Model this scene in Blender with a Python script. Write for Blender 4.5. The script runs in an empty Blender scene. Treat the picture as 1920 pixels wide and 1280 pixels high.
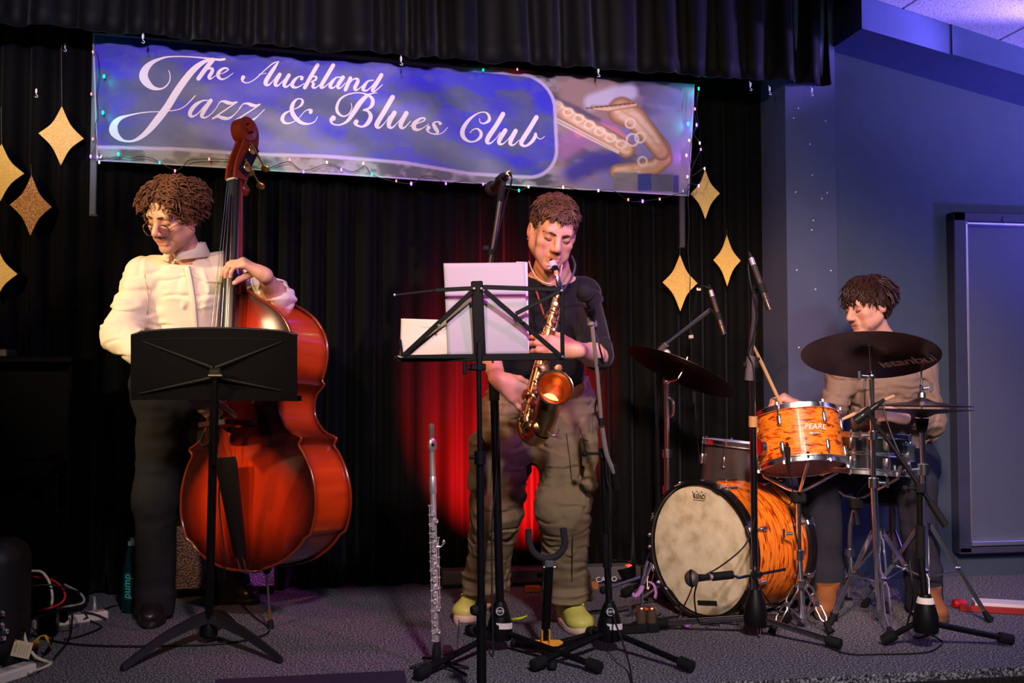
import bpy, bmesh, math, random
import numpy as np
from mathutils import Vector, Matrix, Euler, Quaternion
random.seed(7); rng = np.random.default_rng(7)
SC = bpy.context.scene
COL = SC.collection
PI = math.pi

# ------------------------------------------------------------------ camera
CAM_H, YAW, PITCH, FPX = 0.93, math.radians(9.7), math.radians(2.4), 1900.0
cd = bpy.data.cameras.new('camera'); cam = bpy.data.objects.new('camera', cd); COL.objects.link(cam)
cd.sensor_width = 36.0; cd.lens = 36.0*FPX/1920.0; cd.clip_start = 0.05
FWD = Vector((math.sin(YAW)*math.cos(PITCH), math.cos(YAW)*math.cos(PITCH), math.sin(PITCH)))
RGT = Vector((math.cos(YAW), -math.sin(YAW), 0)); UPV = RGT.cross(FWD)
CPOS = Vector((0, 0, CAM_H))
cam.matrix_world = Matrix.Translation(CPOS) @ Matrix((RGT, UPV, -FWD)).transposed().to_4x4()
SC.camera = cam

# ------------------------------------------------------------------ view, world, stage lights
SC.view_settings.view_transform = 'Standard'; SC.view_settings.look = 'None'
SC.view_settings.exposure = 0.0; SC.view_settings.gamma = 1.0; SC.view_settings.use_curve_mapping = False
W = bpy.data.worlds.new('hall_dimness'); SC.world = W; W.use_nodes = True
W.node_tree.nodes['Background'].inputs[0].default_value = (0.55, 0.6, 1.0, 1)
W.node_tree.nodes['Background'].inputs[1].default_value = 0.012

def lamp(name, kind, loc, power, color, target=None, size=0.1, angle=40, blend=0.5, size_y=None):
    l = bpy.data.lights.new(name, kind); o = bpy.data.objects.new(name, l); COL.objects.link(o)
    o.location = loc; l.energy = power; l.color = color
    if kind == 'SPOT':
        l.spot_size = math.radians(angle); l.spot_blend = blend; l.shadow_soft_size = size
    elif kind == 'AREA':
        l.size = size
        if size_y: l.shape = 'RECTANGLE'; l.size_y = size_y
    else: l.shadow_soft_size = size
    if target is not None:
        o.rotation_euler = (Vector(target)-Vector(loc)).to_track_quat('-Z', 'Y').to_euler()
    return o
# front-of-house lamps hang from the hall ceiling in front of the stage; one wall fill is added
lamp('stage_lamp_warm_left', 'SPOT', (-3.3, 1.9, 2.6), 560, (1.0, 0.78, 0.44), (-1.10, 3.75, 1.45), 0.06, 26, 0.7)
lamp('stage_lamp_warm_far_left', 'SPOT', (-2.9, 1.2, 2.4), 330, (1.0, 0.72, 0.38), (-1.75, 4.6, 1.85), 0.08, 22, 0.5)
lamp('stage_lamp_warm_bass', 'SPOT', (-2.4, 1.0, 2.8), 190, (1.0, 0.46, 0.22), (-0.60, 3.7, 0.95), 0.09, 24, 0.9)
lamp('stage_lamp_orange', 'SPOT', (-1.7, 1.3, 2.6), 300, (1.0, 0.30, 0.10), (0.62, 3.7, 1.40), 0.06, 22, 0.7)
lamp('stage_lamp_warm_wide', 'SPOT', (-1.2, -0.4, 2.6), 360, (1.0, 0.72, 0.42), (0.55, 4.6, 1.75), 0.12, 37, 0.5)
for bx_ in (-1.1, -0.08, 0.95): lamp('stage_lamp_banner', 'SPOT', (bx_*0.4, -0.4, 2.2), 800, (0.86, 0.72, 1.0), (bx_, 4.6, 2.36), 0.10, 15.5, 0.9)
lamp('stage_lamp_pink', 'SPOT', (0.3, 0.2, 2.8), 800, (1.0, 0.64, 0.48), (2.0, 3.95, 0.85), 0.16, 30, 0.7)
lamp('stage_lamp_violet', 'SPOT', (2.2, 1.0, 2.9), 400, (0.48, 0.16, 1.0), (0.75, 3.7, 1.5), 0.06, 26, 0.7)
lamp('stage_lamp_violet_left', 'SPOT', (1.2, 0.8, 2.9), 170, (0.55, 0.26, 1.0), (-0.45, 3.9, 1.4), 0.08, 20, 0.8)
lamp('stage_lamp_violet_right', 'SPOT', (3.6, 2.2, 2.7), 230, (0.30, 0.16, 1.0), (2.3, 3.9, 0.7), 0.08, 34, 0.8)
lamp('stage_lamp_floor', 'SPOT', (0.6, -0.6, 3.0), 620, (0.98, 0.86, 0.94), (0.9, 3.6, 0.0), 0.15, 58, 1.0)
lamp('wall_fill_light', 'SPOT', (2.6, -0.8, 2.6), 300, (0.72, 0.86, 1.0), (3.0, 4.5, 1.5), 0.3, 44, 0.9)  # added neutral fill that lifts the side wall, not a known lamp
lamp('wash_lamp_blue', 'SPOT', (4.9, 2.7, 0.25), 700, (0.17, 0.13, 1.0), (4.0, 4.3, 2.9), 0.10, 76, 0.9)
lamp('wash_lamp_ceiling', 'SPOT', (5.4, 1.4, 1.2), 1250, (0.46, 0.34, 1.0), (4.2, 3.6, 2.95), 0.10, 56, 0.9)
lamp('stage_lamp_red', 'SPOT', (0.82, 4.10, 0.05), 3600, (1.0, 0.006, 0.006), (0.80, 4.76, 0.60), 0.03, 62, 0.9)
lamp('stage_lamp_violet_valance', 'SPOT', (3.3, 3.75, 2.35), 170, (0.34, 0.22, 1.0), (1.3, 4.44, 2.75), 0.04, 44, 0.6)
lamp('stage_lamp_magenta', 'SPOT', (1.6, 1.4, 2.9), 170, (0.9, 0.12, 0.6), (-0.15, 4.0, 0.0), 0.05, 20, 0.8)
# ------------------------------------------------------------------ where a sight line meets the stage
def ray(px, py): return FWD + RGT*((px-960.0)/FPX) + UPV*((640.0-py)/FPX)
def P(px, py, d): return CPOS + ray(px, py)*d                      # at distance d from the lens
def FL(px, py, z=0.0):
    r = ray(px, py); return CPOS + r*((z-CAM_H)/r.z)
def PY(px, py, y):
    r = ray(px, py); return CPOS + r*(y/r.y)
def FD(px, d, z=0.0):                                               # floor point under column px at distance d
    p = P(px, 700, d); return Vector((p.x, p.y, z))
def V(*a): return Vector(a)
def camdir(x, y, z): return (RGT*x + Vector((0, 0, 1))*y + Vector((FWD.x, FWD.y, 0)).normalized()*z)
def col(r, g, b):
    f = lambda c: ((c/255.0+0.055)/1.055)**2.4 if c > 10 else c/255.0/12.92
    return (f(r), f(g), f(b), 1.0)

# ------------------------------------------------------------------ materials
MATS = {}
def mat(name, color, rough=0.6, metal=0.0, spec=0.5, noise=0.0, nscale=40, bump=0.0, bscale=200, emit=None, estr=0, coat=0, sheen=0, trans=0, aniso=None, ior=1.45):
    if name in MATS: return MATS[name]
    m = bpy.data.materials.new(name); m.use_nodes = True; MATS[name] = m
    nt = m.node_tree; b = nt.nodes['Principled BSDF']
    b.inputs['Base Color'].default_value = color if len(color) == 4 else (*color, 1)
    b.inputs['Roughness'].default_value = rough; b.inputs['Metallic'].default_value = metal
    b.inputs['Specular IOR Level'].default_value = spec; b.inputs['IOR'].default_value = ior
    if coat: b.inputs['Coat Weight'].default_value = coat; b.inputs['Coat Roughness'].default_value = 0.12
    if sheen: b.inputs['Sheen Weight'].default_value = sheen; b.inputs['Sheen Roughness'].default_value = 0.4
    if trans: b.inputs['Transmission Weight'].default_value = trans
    if emit: b.inputs['Emission Color'].default_value = (*emit[:3], 1); b.inputs['Emission Strength'].default_value = estr
    if noise or bump:
        tc = nt.nodes.new('ShaderNodeTexCoord')
        if noise:
            n = nt.nodes.new('ShaderNodeTexNoise'); n.inputs['Scale'].default_value = nscale; n.inputs['Detail'].default_value = 4
            nt.links.new(tc.outputs['Object'], n.inputs['Vector'])
            mx = nt.nodes.new('ShaderNodeMix'); mx.data_type = 'RGBA'
            c = Vector(color[:3])
            mx.inputs[6].default_value = (*(c*(1-noise)), 1); mx.inputs[7].default_value = (*(c*(1+noise)), 1)
            nt.links.new(n.outputs['Fac'], mx.inputs[0]); nt.links.new(mx.outputs[2], b.inputs['Base Color'])
        if bump:
            n2 = nt.nodes.new('ShaderNodeTexNoise'); n2.inputs['Scale'].default_value = bscale; n2.inputs['Detail'].default_value = 3
            nt.links.new(tc.outputs['Object'], n2.inputs['Vector'])
            bp = nt.nodes.new('ShaderNodeBump'); bp.inputs['Strength'].default_value = bump; bp.inputs['Distance'].default_value = 0.004
            nt.links.new(n2.outputs['Fac'], bp.inputs['Height']); nt.links.new(bp.outputs['Normal'], b.inputs['Normal'])
    return m
def ramp_mat(name, stops, tex='NOISE', scale=10, stretch=(1, 1, 1), rough=0.5, coat=0, metal=0, detail=6, distortion=0.0, spec=0.5, bump=0, rot=(0, 0, 0)):
    if name in MATS: return MATS[name]
    m = mat(name, (0.5, 0.5, 0.5), rough, metal, spec, coat=coat); nt = m.node_tree; b = nt.nodes['Principled BSDF']
    tc = nt.nodes.new('ShaderNodeTexCoord'); mp = nt.nodes.new('ShaderNodeMapping'); mp.inputs['Scale'].default_value = stretch
    mp.inputs['Rotation'].default_value = rot
    nt.links.new(tc.outputs['Object'], mp.inputs[0])
    if tex == 'NOISE':
        t = nt.nodes.new('ShaderNodeTexNoise'); t.inputs['Scale'].default_value = scale; t.inputs['Detail'].default_value = detail; t.inputs['Distortion'].default_value = distortion
    else:
        t = nt.nodes.new('ShaderNodeTexVoronoi'); t.inputs['Scale'].default_value = scale
    nt.links.new(mp.outputs[0], t.inputs['Vector'])
    r = nt.nodes.new('ShaderNodeValToRGB'); e = r.color_ramp.elements
    while len(e) < len(stops): e.new(0.5)
    for i, (p, c) in enumerate(stops): e[i].position = p; e[i].color = c
    nt.links.new(t.outputs[0], r.inputs[0]); nt.links.new(r.outputs[0], b.inputs['Base Color'])
    if bump:
        bp = nt.nodes.new('ShaderNodeBump'); bp.inputs['Strength'].default_value = bump; bp.inputs['Distance'].default_value = 0.004
        nt.links.new(t.outputs[0], bp.inputs['Height']); nt.links.new(bp.outputs['Normal'], b.inputs['Normal'])
    return m
def attr_mat(name, rough=0.5, coat=0, spec=0.5, attr='col', metal=0):
    if name in MATS: return MATS[name]
    m = mat(name, (0.5, 0.5, 0.5), rough, metal, spec, coat=coat); nt = m.node_tree
    a = nt.nodes.new('ShaderNodeAttribute'); a.attribute_name = attr
    nt.links.new(a.outputs['Color'], nt.nodes['Principled BSDF'].inputs['Base Color']); return m

# ------------------------------------------------------------------ objects
OFF = {}
def offs(o): return OFF[o.name] if o is not None else Vector((0, 0, 0))
def meta(o, label, cat, group=None, kind=None):
    if label: o['label'] = label
    if cat: o['category'] = cat
    if group: o['group'] = group
    if kind: o['kind'] = kind
    return o
def thing(name, label, cat, loc, group=None, parent=None):
    o = bpy.data.objects.new(name, None); COL.objects.link(o); o.location = loc; o.empty_display_size = 0.05
    OFF[o.name] = Vector(loc); return meta(o, label, cat, group)
def link_mesh(name, verts, faces, material, parent=None, smooth=35, base=None):
    """verts in stage coordinates; base gives a top-level mesh its own origin"""
    off = offs(parent) if parent is not None else (Vector(base) if base is not None else Vector((0, 0, 0)))
    v = np.asarray(verts, dtype=np.float64).reshape(-1, 3) - np.array(off)
    me = bpy.data.meshes.new(name)
    if isinstance(faces, np.ndarray):
        me.vertices.add(len(v)); me.vertices.foreach_set('co', v.astype(np.float32).ravel())
        k = faces.shape[1]; me.loops.add(faces.size); me.loops.foreach_set('vertex_index', faces.astype(np.int32).ravel())
        me.polygons.add(len(faces)); me.polygons.foreach_set('loop_start', np.arange(0, faces.size, k, dtype=np.int32))
        me.update(calc_edges=True)
    else:
        me.from_pydata([tuple(x) for x in v], [], faces)
    if isinstance(material, (list, tuple)):
        for mm in material: me.materials.append(mm)
    elif material: me.materials.append(material)
    me.validate()
    if smooth:
        me.polygons.foreach_set('use_smooth', np.ones(len(me.polygons), dtype=bool))
        if smooth < 180: me.set_sharp_from_angle(angle=math.radians(smooth))
    me.update()
    o = bpy.data.objects.new(name, me); COL.objects.link(o)
    if parent is not None: o.parent = parent
    else: o.location = off
    OFF[o.name] = off
    return o
def vcol(o, colors):
    a = o.data.color_attributes.new('col', 'FLOAT_COLOR', 'POINT')
    c = np.ones((len(o.data.vertices), 4), dtype=np.float32); c[:, :3] = colors[:, :3]
    a.data.foreach_set('color', c.ravel())

def frame(z, x=None):
    z = Vector(z).normalized()
    if x is None: x = Vector((1, 0, 0)) if abs(z.x) < 0.9 else Vector((0, 1, 0))
    x = (Vector(x) - z*Vector(x).dot(z)).normalized(); y = z.cross(x)
    return Matrix((x, y, z)).transposed()
def mtx(loc, z=(0, 0, 1), x=None): return Matrix.Translation(loc) @ frame(z, x).to_4x4()
def crom(pts, n=8, closed=False):
    pts = np.asarray(pts, float); m = len(pts); out = []
    if closed: idx = lambda i: pts[i % m]; segs = m
    else: idx = lambda i: pts[min(max(i, 0), m-1)]; segs = m-1
    for i in range(segs):
        p0, p1, p2, p3 = idx(i-1), idx(i), idx(i+1), idx(i+2)
        if not closed:
            if i == 0: p0 = 2*p1-p2
            if i == m-2: p3 = 2*p2-p1
        for k in range(n):
            t = k/n
            out.append(0.5*((2*p1)+(-p0+p2)*t+(2*p0-5*p1+4*p2-p3)*t*t+(-p0+3*p1-3*p2+p3)*t**3))
    if not closed: out.append(pts[-1])
    return np.array(out)

class MB:
    def __init__(s): s.v = []; s.f = []
    def add(s, verts, faces):
        b = len(s.v); s.v.extend([Vector(v) for v in verts]); s.f.extend([tuple(i+b for i in f) for f in faces]); return s
    def tube(s, pts, r, n=10, caps=True, closed=False, sm=0, flat=None):
        if sm: 
            if not np.isscalar(r): 
                rr = crom(np.array([[x, 0, 0] for x in r]), sm, closed)[:, 0]; r = list(np.maximum(rr, 1e-5))
            pts = crom([tuple(p) for p in pts], sm, closed)
        pts = [Vector(p) for p in pts]; m = len(pts)
        if np.isscalar(r): r = [r]*m
        T = []
        for i in range(m):
            a = pts[(i-1) % m] if (closed or i > 0) else pts[i]; b = pts[(i+1) % m] if (closed or i < m-1) else pts[i]
            t = (b-a); T.append(t.normalized() if t.length > 1e-9 else Vector((0, 0, 1)))
        u = Vector((0, 0, 1)) if abs(T[0].z) < 0.9 else Vector((1, 0, 0))
        u = (u - T[0]*u.dot(T[0])).normalized(); vs = []
        fx, fy = flat if flat else (1, 1)
        for i in range(m):
            u = (u - T[i]*u.dot(T[i]))
            u = u.normalized() if u.length > 1e-6 else T[i].orthogonal().normalized()
            w = T[i].cross(u)
            for k in range(n):
                a = 2*PI*k/n; vs.append(pts[i] + (u*math.cos(a)*fx + w*math.sin(a)*fy)*r[i])
        fs = []
        for i in range(m if closed else m-1):
            j = (i+1) % m
            for k in range(n):
                k2 = (k+1) % n; fs.append((i*n+k, i*n+k2, j*n+k2, j*n+k))
        if caps and not closed:
            fs.append(tuple(range(n-1, -1, -1))); fs.append(tuple((m-1)*n+k for k in range(n)))
        return s.add(vs, fs)
    def rod(s, a, b, r, n=12, r2=None): return s.tube([a, b], [r, r if r2 is None else r2], n)
    def lathe(s, prof, M, n=32, a0=0, a1=2*PI):
        full = abs(a1-a0-2*PI) < 1e-6; cnt = n if full else n+1
        vs = []; ring = []
        for (r, z) in prof:
            if r < 1e-7: ring.append([len(vs)]); vs.append(M @ Vector((0, 0, z)))
            else:
                ring.append(list(range(len(vs), len(vs)+cnt)))
                for k in range(cnt):
                    a = a0+(a1-a0)*k/n; vs.append(M @ Vector((r*math.cos(a), r*math.sin(a), z)))
        fs = []
        for i in range(len(prof)-1):
            A, B = ring[i], ring[i+1]
            if len(A) == 1 and len(B) == 1: continue
            for k in range(n):
                k2 = (k+1) % cnt if full else k+1
                if len(A) == 1: fs.append((A[0], B[k2], B[k]))
                elif len(B) == 1: fs.append((A[k], A[k2], B[0]))
                else: fs.append((A[k], A[k2], B[k2], B[k]))
        return s.add(vs, fs)
    def box(s, M, size, b=0.0, seg=1):
        if not isinstance(M, Matrix): M = Matrix.Translation(M)
        bm = bmesh.new(); bmesh.ops.create_cube(bm, size=1.0); bmesh.ops.scale(bm, vec=size, verts=bm.verts)
        if b: bmesh.ops.bevel(bm, geom=bm.edges[:], offset=b, segments=seg, affect='EDGES', profile=0.5)
        bm.verts.index_update(); s.add([M @ v.co for v in bm.verts], [[v.index for v in f.verts] for f in bm.faces]); bm.free(); return s
    def prism(s, poly, M, t):
        n = len(poly); vs = [M @ Vector((x, y, 0)) for x, y in poly] + [M @ Vector((x, y, t)) for x, y in poly]
        fs = [tuple(range(n-1, -1, -1)), tuple(range(n, 2*n))] + [(i, (i+1) % n, n+(i+1) % n, n+i) for i in range(n)]
        return s.add(vs, fs)
    def ball(s, c, r, n=12, M=None):
        R = (r, r, r) if np.isscalar(r) else r; vs = []; h = n//2
        M3 = M if M is not None else Matrix.Identity(3)
        vs.append(Vector(c)+M3 @ Vector((0, 0, -R[2])))
        for i in range(1, h):
            p = -PI/2+PI*i/h
            for k in range(n):
                a = 2*PI*k/n; vs.append(Vector(c)+M3 @ Vector((R[0]*math.cos(p)*math.cos(a), R[1]*math.cos(p)*math.sin(a), R[2]*math.sin(p))))
        vs.append(Vector(c)+M3 @ Vector((0, 0, R[2]))); fs = []; L = len(vs)-1
        for k in range(n): fs.append((0, 1+(k+1) % n, 1+k)); fs.append((L, 1+(h-2)*n+k, 1+(h-2)*n+(k+1) % n))
        for i in range(h-2):
            for k in range(n): fs.append((1+i*n+k, 1+i*n+(k+1) % n, 1+(i+1)*n+(k+1) % n, 1+(i+1)*n+k))
        return s.add(vs, fs)
    def build(s, name, material, parent=None, smooth=35, base=None, label=None):
        o = link_mesh(name, [tuple(v) for v in s.v], s.f, material, parent, smooth, base)
        if label: o['label'] = label
        return o
def dup(o, name, loc, rot=None, parent=None):
    c = o.copy(); c.name = name; COL.objects.link(c); c.location = loc
    if rot is not None: c.rotation_euler = rot
    if parent is not None: c.parent = parent
    OFF[c.name] = OFF.get(o.name, Vector((0, 0, 0))); return c

# ------------------------------------------------------------------ noise on arrays
def vnoise(p, seed=0):
    p = np.asarray(p, float); i = np.floor(p).astype(np.int64); f = p-i; f = f*f*(3-2*f)
    def h(a, b, c):
        n = (a*374761393 + b*668265263 + c*2147483647 + seed*974711) & 0x7fffffff
        n = ((n ^ (n >> 13))*1274126177) & 0x7fffffff; n = (n ^ (n >> 16)) & 0xffff
        return n/65535.0
    x, y, z = i[:, 0], i[:, 1], i[:, 2]; fx, fy, fz = f[:, 0], f[:, 1], f[:, 2]
    l = lambda a, b, t: a+(b-a)*t
    return l(l(l(h(x, y, z), h(x+1, y, z), fx), l(h(x, y+1, z), h(x+1, y+1, z), fx), fy),
             l(l(h(x, y, z+1), h(x+1, y, z+1), fx), l(h(x, y+1, z+1), h(x+1, y+1, z+1), fx), fy), fz)
def fbm(p, o=3, seed=0):
    s = 0; a = 0.5; t = 0
    for k in range(o): s = s+a*vnoise(p*(2.0**k), seed+k); t += a; a *= 0.5
    return s/t

# ------------------------------------------------------------------ bodies and cloth: smooth blended solids turned into one skin
class Sdf:
    def __init__(s): s.ops = []; s.disp = None
    def cone(s, a, b, ra, rb=None, k=0.02, sub=False):
        a = np.array(a, float); b = np.array(b, float); rb = ra if rb is None else rb
        s.ops.append(('c', a, b, ra, rb, k, sub, (a+b)/2, np.linalg.norm(b-a)/2+max(ra, rb))); return s
    def chain(s, pts, rs, k=0.02):
        for i in range(len(pts)-1): s.cone(pts[i], pts[i+1], rs[i], rs[i+1], k)
        return s
    def ell(s, c, r, M=None, k=0.02, sub=False):
        c = np.array(c, float); r = np.array([r]*3 if np.isscalar(r) else r, float)
        M = np.eye(3) if M is None else np.array(M)
        s.ops.append(('e', c, r, M, None, k, sub, c, r.max())); return s
    def box(s, c, h, M=None, rd=0.01, k=0.02, sub=False):
        c = np.array(c, float); h = np.array(h, float); M = np.eye(3) if M is None else np.array(M)
        s.ops.append(('b', c, h, M, rd, k, sub, c, np.linalg.norm(h))); return s
    def plane(s, p, n):   # keep the side opposite n
        n = np.array(n, float); n /= np.linalg.norm(n); s.ops.append(('p', np.array(p, float), n, None, None, 0, False, None, 0)); return s
    def prim(s, o, X):
        t = o[0]
        if t == 'c':
            a, b, ra, rb = o[1:5]; ab = b-a; L = max(ab @ ab, 1e-9); h = np.clip(((X-a) @ ab)/L, 0, 1)
            q = X-a-h[:, None]*ab; return np.sqrt((q*q).sum(1))-(ra+(rb-ra)*h)
        if t == 'e':
            q = (X-o[1]) @ o[3]; r = o[2]; k0 = np.sqrt(((q/r)**2).sum(1)); k1 = np.sqrt(((q/(r*r))**2).sum(1))+1e-9
            return np.where(k0 < 0.05, -r.min(), k0*(k0-1)/k1)
        if t == 'b':
            q = np.abs((X-o[1]) @ o[3])-(o[2]-o[4]); return np.sqrt((np.maximum(q, 0)**2).sum(1))+np.minimum(q.max(1), 0)-o[4]
    def ev(s, X, c=None, R=None, disp=True):
        d = np.full(len(X), 1.0)
        for o in s.ops:
            if o[0] == 'p': d = np.maximum(d, (X-o[1]) @ o[2]); continue
            if c is not None and np.linalg.norm(o[7]-c)-o[8] > R+o[5]+0.02: continue
            e = s.prim(o, X); k = max(o[5], 1e-5)
            if not o[6]: h = np.clip(0.5+0.5*(d-e)/k, 0, 1); d = d+(e-d)*h-k*h*(1-h)
            else: h = np.clip(0.5-0.5*(d+e)/k, 0, 1); d = d+(-e-d)*h+k*h*(1-h)
        if disp and s.disp is not None: d = d+s.disp(X, d)
        return d
    def mesh(s, h=0.005, B=12):
        A = [o for o in s.ops if o[0] != 'p' and not o[6]]
        lo = np.min([o[7]-o[8] for o in A], 0)-0.03; hi = np.max([o[7]+o[8] for o in A], 0)+0.03
        nb = np.ceil((hi-lo)/(h*B)).astype(int); N = nb*B+1
        D = np.ones(N, dtype=np.float32); hd = B*h*0.5*math.sqrt(3)
        g = np.stack(np.meshgrid(*[np.arange(n) for n in nb], indexing='ij'), -1).reshape(-1, 3)
        cen = lo+(g+0.5)*B*h; dc = s.ev(cen, disp=False)
        loc = np.stack(np.meshgrid(*[np.arange(B+1)]*3, indexing='ij'), -1).reshape(-1, 3)*h
        for gi, c, d0 in zip(g, cen, dc):
            sl = tuple(slice(i*B, i*B+B+1) for i in gi)
            if abs(d0) > hd*1.35+0.03:
                if d0 < 0: D[sl] = np.minimum(D[sl], -1)
                continue
        for gi, c, d0 in zip(g, cen, dc):
            if abs(d0) <= hd*1.35+0.03:
                sl = tuple(slice(i*B, i*B+B+1) for i in gi)
                D[sl] = s.ev(lo+gi*B*h+loc, c, hd).reshape(B+1, B+1, B+1)
        S = D < 0
        cs = np.zeros(N-1, dtype=np.uint8)
        cn = [(i, j, k) for i in (0, 1) for j in (0, 1) for k in (0, 1)]
        for (i, j, k) in cn: cs += S[i:N[0]-1+i, j:N[1]-1+j, k:N[2]-1+k]
        m = np.argwhere((cs > 0) & (cs < 8)); idx = np.full(N-1, -1, dtype=np.int64); idx[tuple(m.T)] = np.arange(len(m))
        vals = np.stack([D[m[:, 0]+i, m[:, 1]+j, m[:, 2]+k] for (i, j, k) in cn], 1)
        acc = np.zeros((len(m), 3)); cnt = np.zeros(len(m))
        for a in range(8):
            for b in range(a+1, 8):
                df = np.array(cn[b])-np.array(cn[a])
                if np.abs(df).sum() != 1: continue
                da, db = vals[:, a], vals[:, b]; mk = (da < 0) != (db < 0)
                t = np.where(mk, da/np.where(mk, da-db, 1), 0)
                acc += np.where(mk[:, None], np.array(cn[a])+df*t[:, None], 0); cnt += mk
        verts = lo+(m+acc/cnt[:, None])*h
        F = []
        for ax in range(3):
            o1, o2 = [(1, 2), (2, 0), (0, 1)][ax]
            sa = [slice(None)]*3; sb = [slice(None)]*3; sa[ax] = slice(0, -1); sb[ax] = slice(1, None)
            A_, B_ = S[tuple(sa)], S[tuple(sb)]
            e = np.argwhere(A_ != B_); e = e[(e[:, o1] > 0) & (e[:, o2] > 0) & (e[:, o1] < N[o1]-1) & (e[:, o2] < N[o2]-1)]
            fl = A_[tuple(e.T)]
            def cell(d1, d2):
                c = e.copy(); c[:, o1] -= d1; c[:, o2] -= d2; return idx[tuple(c.T)]
            q = np.stack([cell(1, 1), cell(0, 1), cell(0, 0), cell(1, 0)], 1)
            q[~fl] = q[~fl][:, ::-1]; F.append(q)
        F = np.concatenate(F); F = F[(F >= 0).all(1)]
        return verts, F
    def build(s, name, material, parent, h=0.005, base=None):
        v, f = s.mesh(h); return link_mesh(name, v, f, material, parent, 180, base)

def on_mesh(o, px, py, lift=0.0):
    from mathutils.bvhtree import BVHTree
    if '_bvh' not in on_mesh.__dict__: on_mesh._bvh = {}
    if o.name not in on_mesh._bvh: on_mesh._bvh[o.name] = BVHTree.FromPolygons([v.co+(OFF[o.name]) for v in o.data.vertices], [tuple(p.vertices) for p in o.data.polygons])
    h = on_mesh._bvh[o.name].ray_cast(CPOS, ray(px, py).normalized()); return (h[0]+h[1]*lift) if h[0] is not None else P(px, py, 3.8)
def seamline(name, o, pts, r, m, flat=None):
    MB().tube([on_mesh(o, x, y, r*0.3) for x, y in pts], r, 6, sm=3, flat=flat).build(name, m, o, 180)
BLACKMETAL = mat('black_painted_metal', col(11, 11, 13), 0.5, 0.0, 0.2, bump=0.05)
RUBBER = mat('black_rubber', col(17, 17, 18), 0.75, 0, 0.3)
CHROME = mat('chrome', (0.85, 0.85, 0.88), 0.22, 1.0)
STEEL = mat('brushed_steel', (0.55, 0.55, 0.57), 0.3, 1.0)
WHITEPL = mat('white_plastic', col(215, 205, 195), 0.45)
CABLE = mat('black_cable_rubber', col(16, 16, 17), 0.5)
# ------------------------------------------------------------------ the setting
YC, YW, YV, YB, YE = 4.76, 4.51, 4.50, 4.60, 3.05       # curtain, side wall, valance, banner, stage edge
def struct(name, mb, m, parent=None, smooth=35):
    o = mb.build(name, m, parent, smooth); o['kind'] = 'structure'; return o
carpet = ramp_mat('stage_carpet', [(0.34, col(30, 28, 32)), (0.5, col(84, 82, 88)), (0.64, col(168, 164, 170))], scale=150, rough=0.95, detail=5, spec=0.1, bump=0.6)
carpet2 = ramp_mat('edge_carpet', [(0.30, col(20, 20, 16)), (0.5, col(36, 36, 30)), (0.7, col(58, 56, 48))], scale=200, rough=0.95, detail=3, spec=0.1, bump=0.6)
wallblue = mat('dark_blue_wall_paint', col(66, 76, 96), 0.55, 0, 0.3, noise=0.12, nscale=9, bump=0.25, bscale=160)
struct('floor', MB().box((0.6, (YE+4.95)/2, -0.03), (10, 4.95-YE, 0.06)), carpet)
struct('trim_1', MB().box((0.6, YE-0.012, -0.235), (10, 0.024, 0.41)), carpet2)
struct('floor_hall', MB().box((0.6, 0.2, -0.475), (10, 5.7, 0.05)), mat('hall_floor', col(40, 38, 38), 0.6))
struct('wall_back', MB().box((0.6, 4.97, 1.3), (10, 0.06, 3.6)), mat('back_wall_paint', col(12, 12, 14), 0.8))
xw0 = PY(1563, 700, YW).x; xc0 = PY(1478, 700, YW-0.05).x
struct('wall_right', MB().box((xw0+2.0, YW+0.1, 1.5), (4.1, 0.2, 3.4)), wallblue)
struct('wall_column', MB().box(((xw0+xc0)/2, YW+0.09, 1.6), (xw0-xc0, 0.28, 3.2)), mat('column_paint', col(74, 80, 108), 0.55, 0, 0.3, noise=0.15, nscale=7, bump=0.25, bscale=160))
# sloping beam against the side wall and the hall ceiling above it
yb = YW-0.31
bl0, bl1 = PY(1563, 97, YW), PY(1920, 200, YW); bt0, bt1 = PY(1640, 0, yb), PY(1920, 92, yb)
sl = (bl1.z-bl0.z)/(bl1.x-bl0.x); zb = lambda x: bl0.z+(x-bl0.x)*sl
st = (bt1.z-bt0.z)/(bt1.x-bt0.x); zt = lambda x: bt0.z+(x-bt0.x)*st
x0, x1, xm = xw0, xw0+4.0, PY(1795, 700, yb).x
b = MB()
for a, c, yo in ((x0, xm, 0.0), (xm, x1, 0.008)):
    vs = [(x, y, z) for x, zs in ((a, (zb(a), zt(a)+0.02)), (c, (zb(c), zt(c)+0.02))) for y in (yb-yo, YW) for z in zs]
    b.add(vs, [(0, 1, 3, 2), (4, 6, 7, 5), (0, 4, 5, 1), (2, 3, 7, 6), (1, 5, 7, 3), (0, 2, 6, 4)])
struct('trim_2', b, mat('beam_paint', col(70, 82, 120), 0.5, 0, 0.3, noise=0.2, nscale=6, bump=0.2))
ceil = struct('ceiling', MB().add([(x0, -1.0, zt(x0)+0.06), (x1, -1.0, zt(x1)+0.06), (x1, YW, zt(x1)+0.06), (x0, YW, zt(x0)+0.06),
     (x0, -1.0, zt(x0)+0.10), (x1, -1.0, zt(x1)+0.10), (x1, YW, zt(x1)+0.10), (x0, YW, zt(x0)+0.10)],
     [(0, 1, 2, 3), (7, 6, 5, 4), (0, 4, 5, 1), (1, 5, 6, 2), (2, 6, 7, 3), (3, 7, 4, 0)]), mat('ceiling_gap', col(60, 60, 70), 0.9))
xa, xb_ = PY(1692, 16, yb).x, PY(1872, 74, yb).x; pw = xb_-xa
tile = ramp_mat('ceiling_tile', [(0.25, col(120, 120, 125)), (0.45, col(205, 205, 210)), (1, col(215, 215, 220))], scale=120, rough=0.9, detail=4, bump=0.3)
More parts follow.
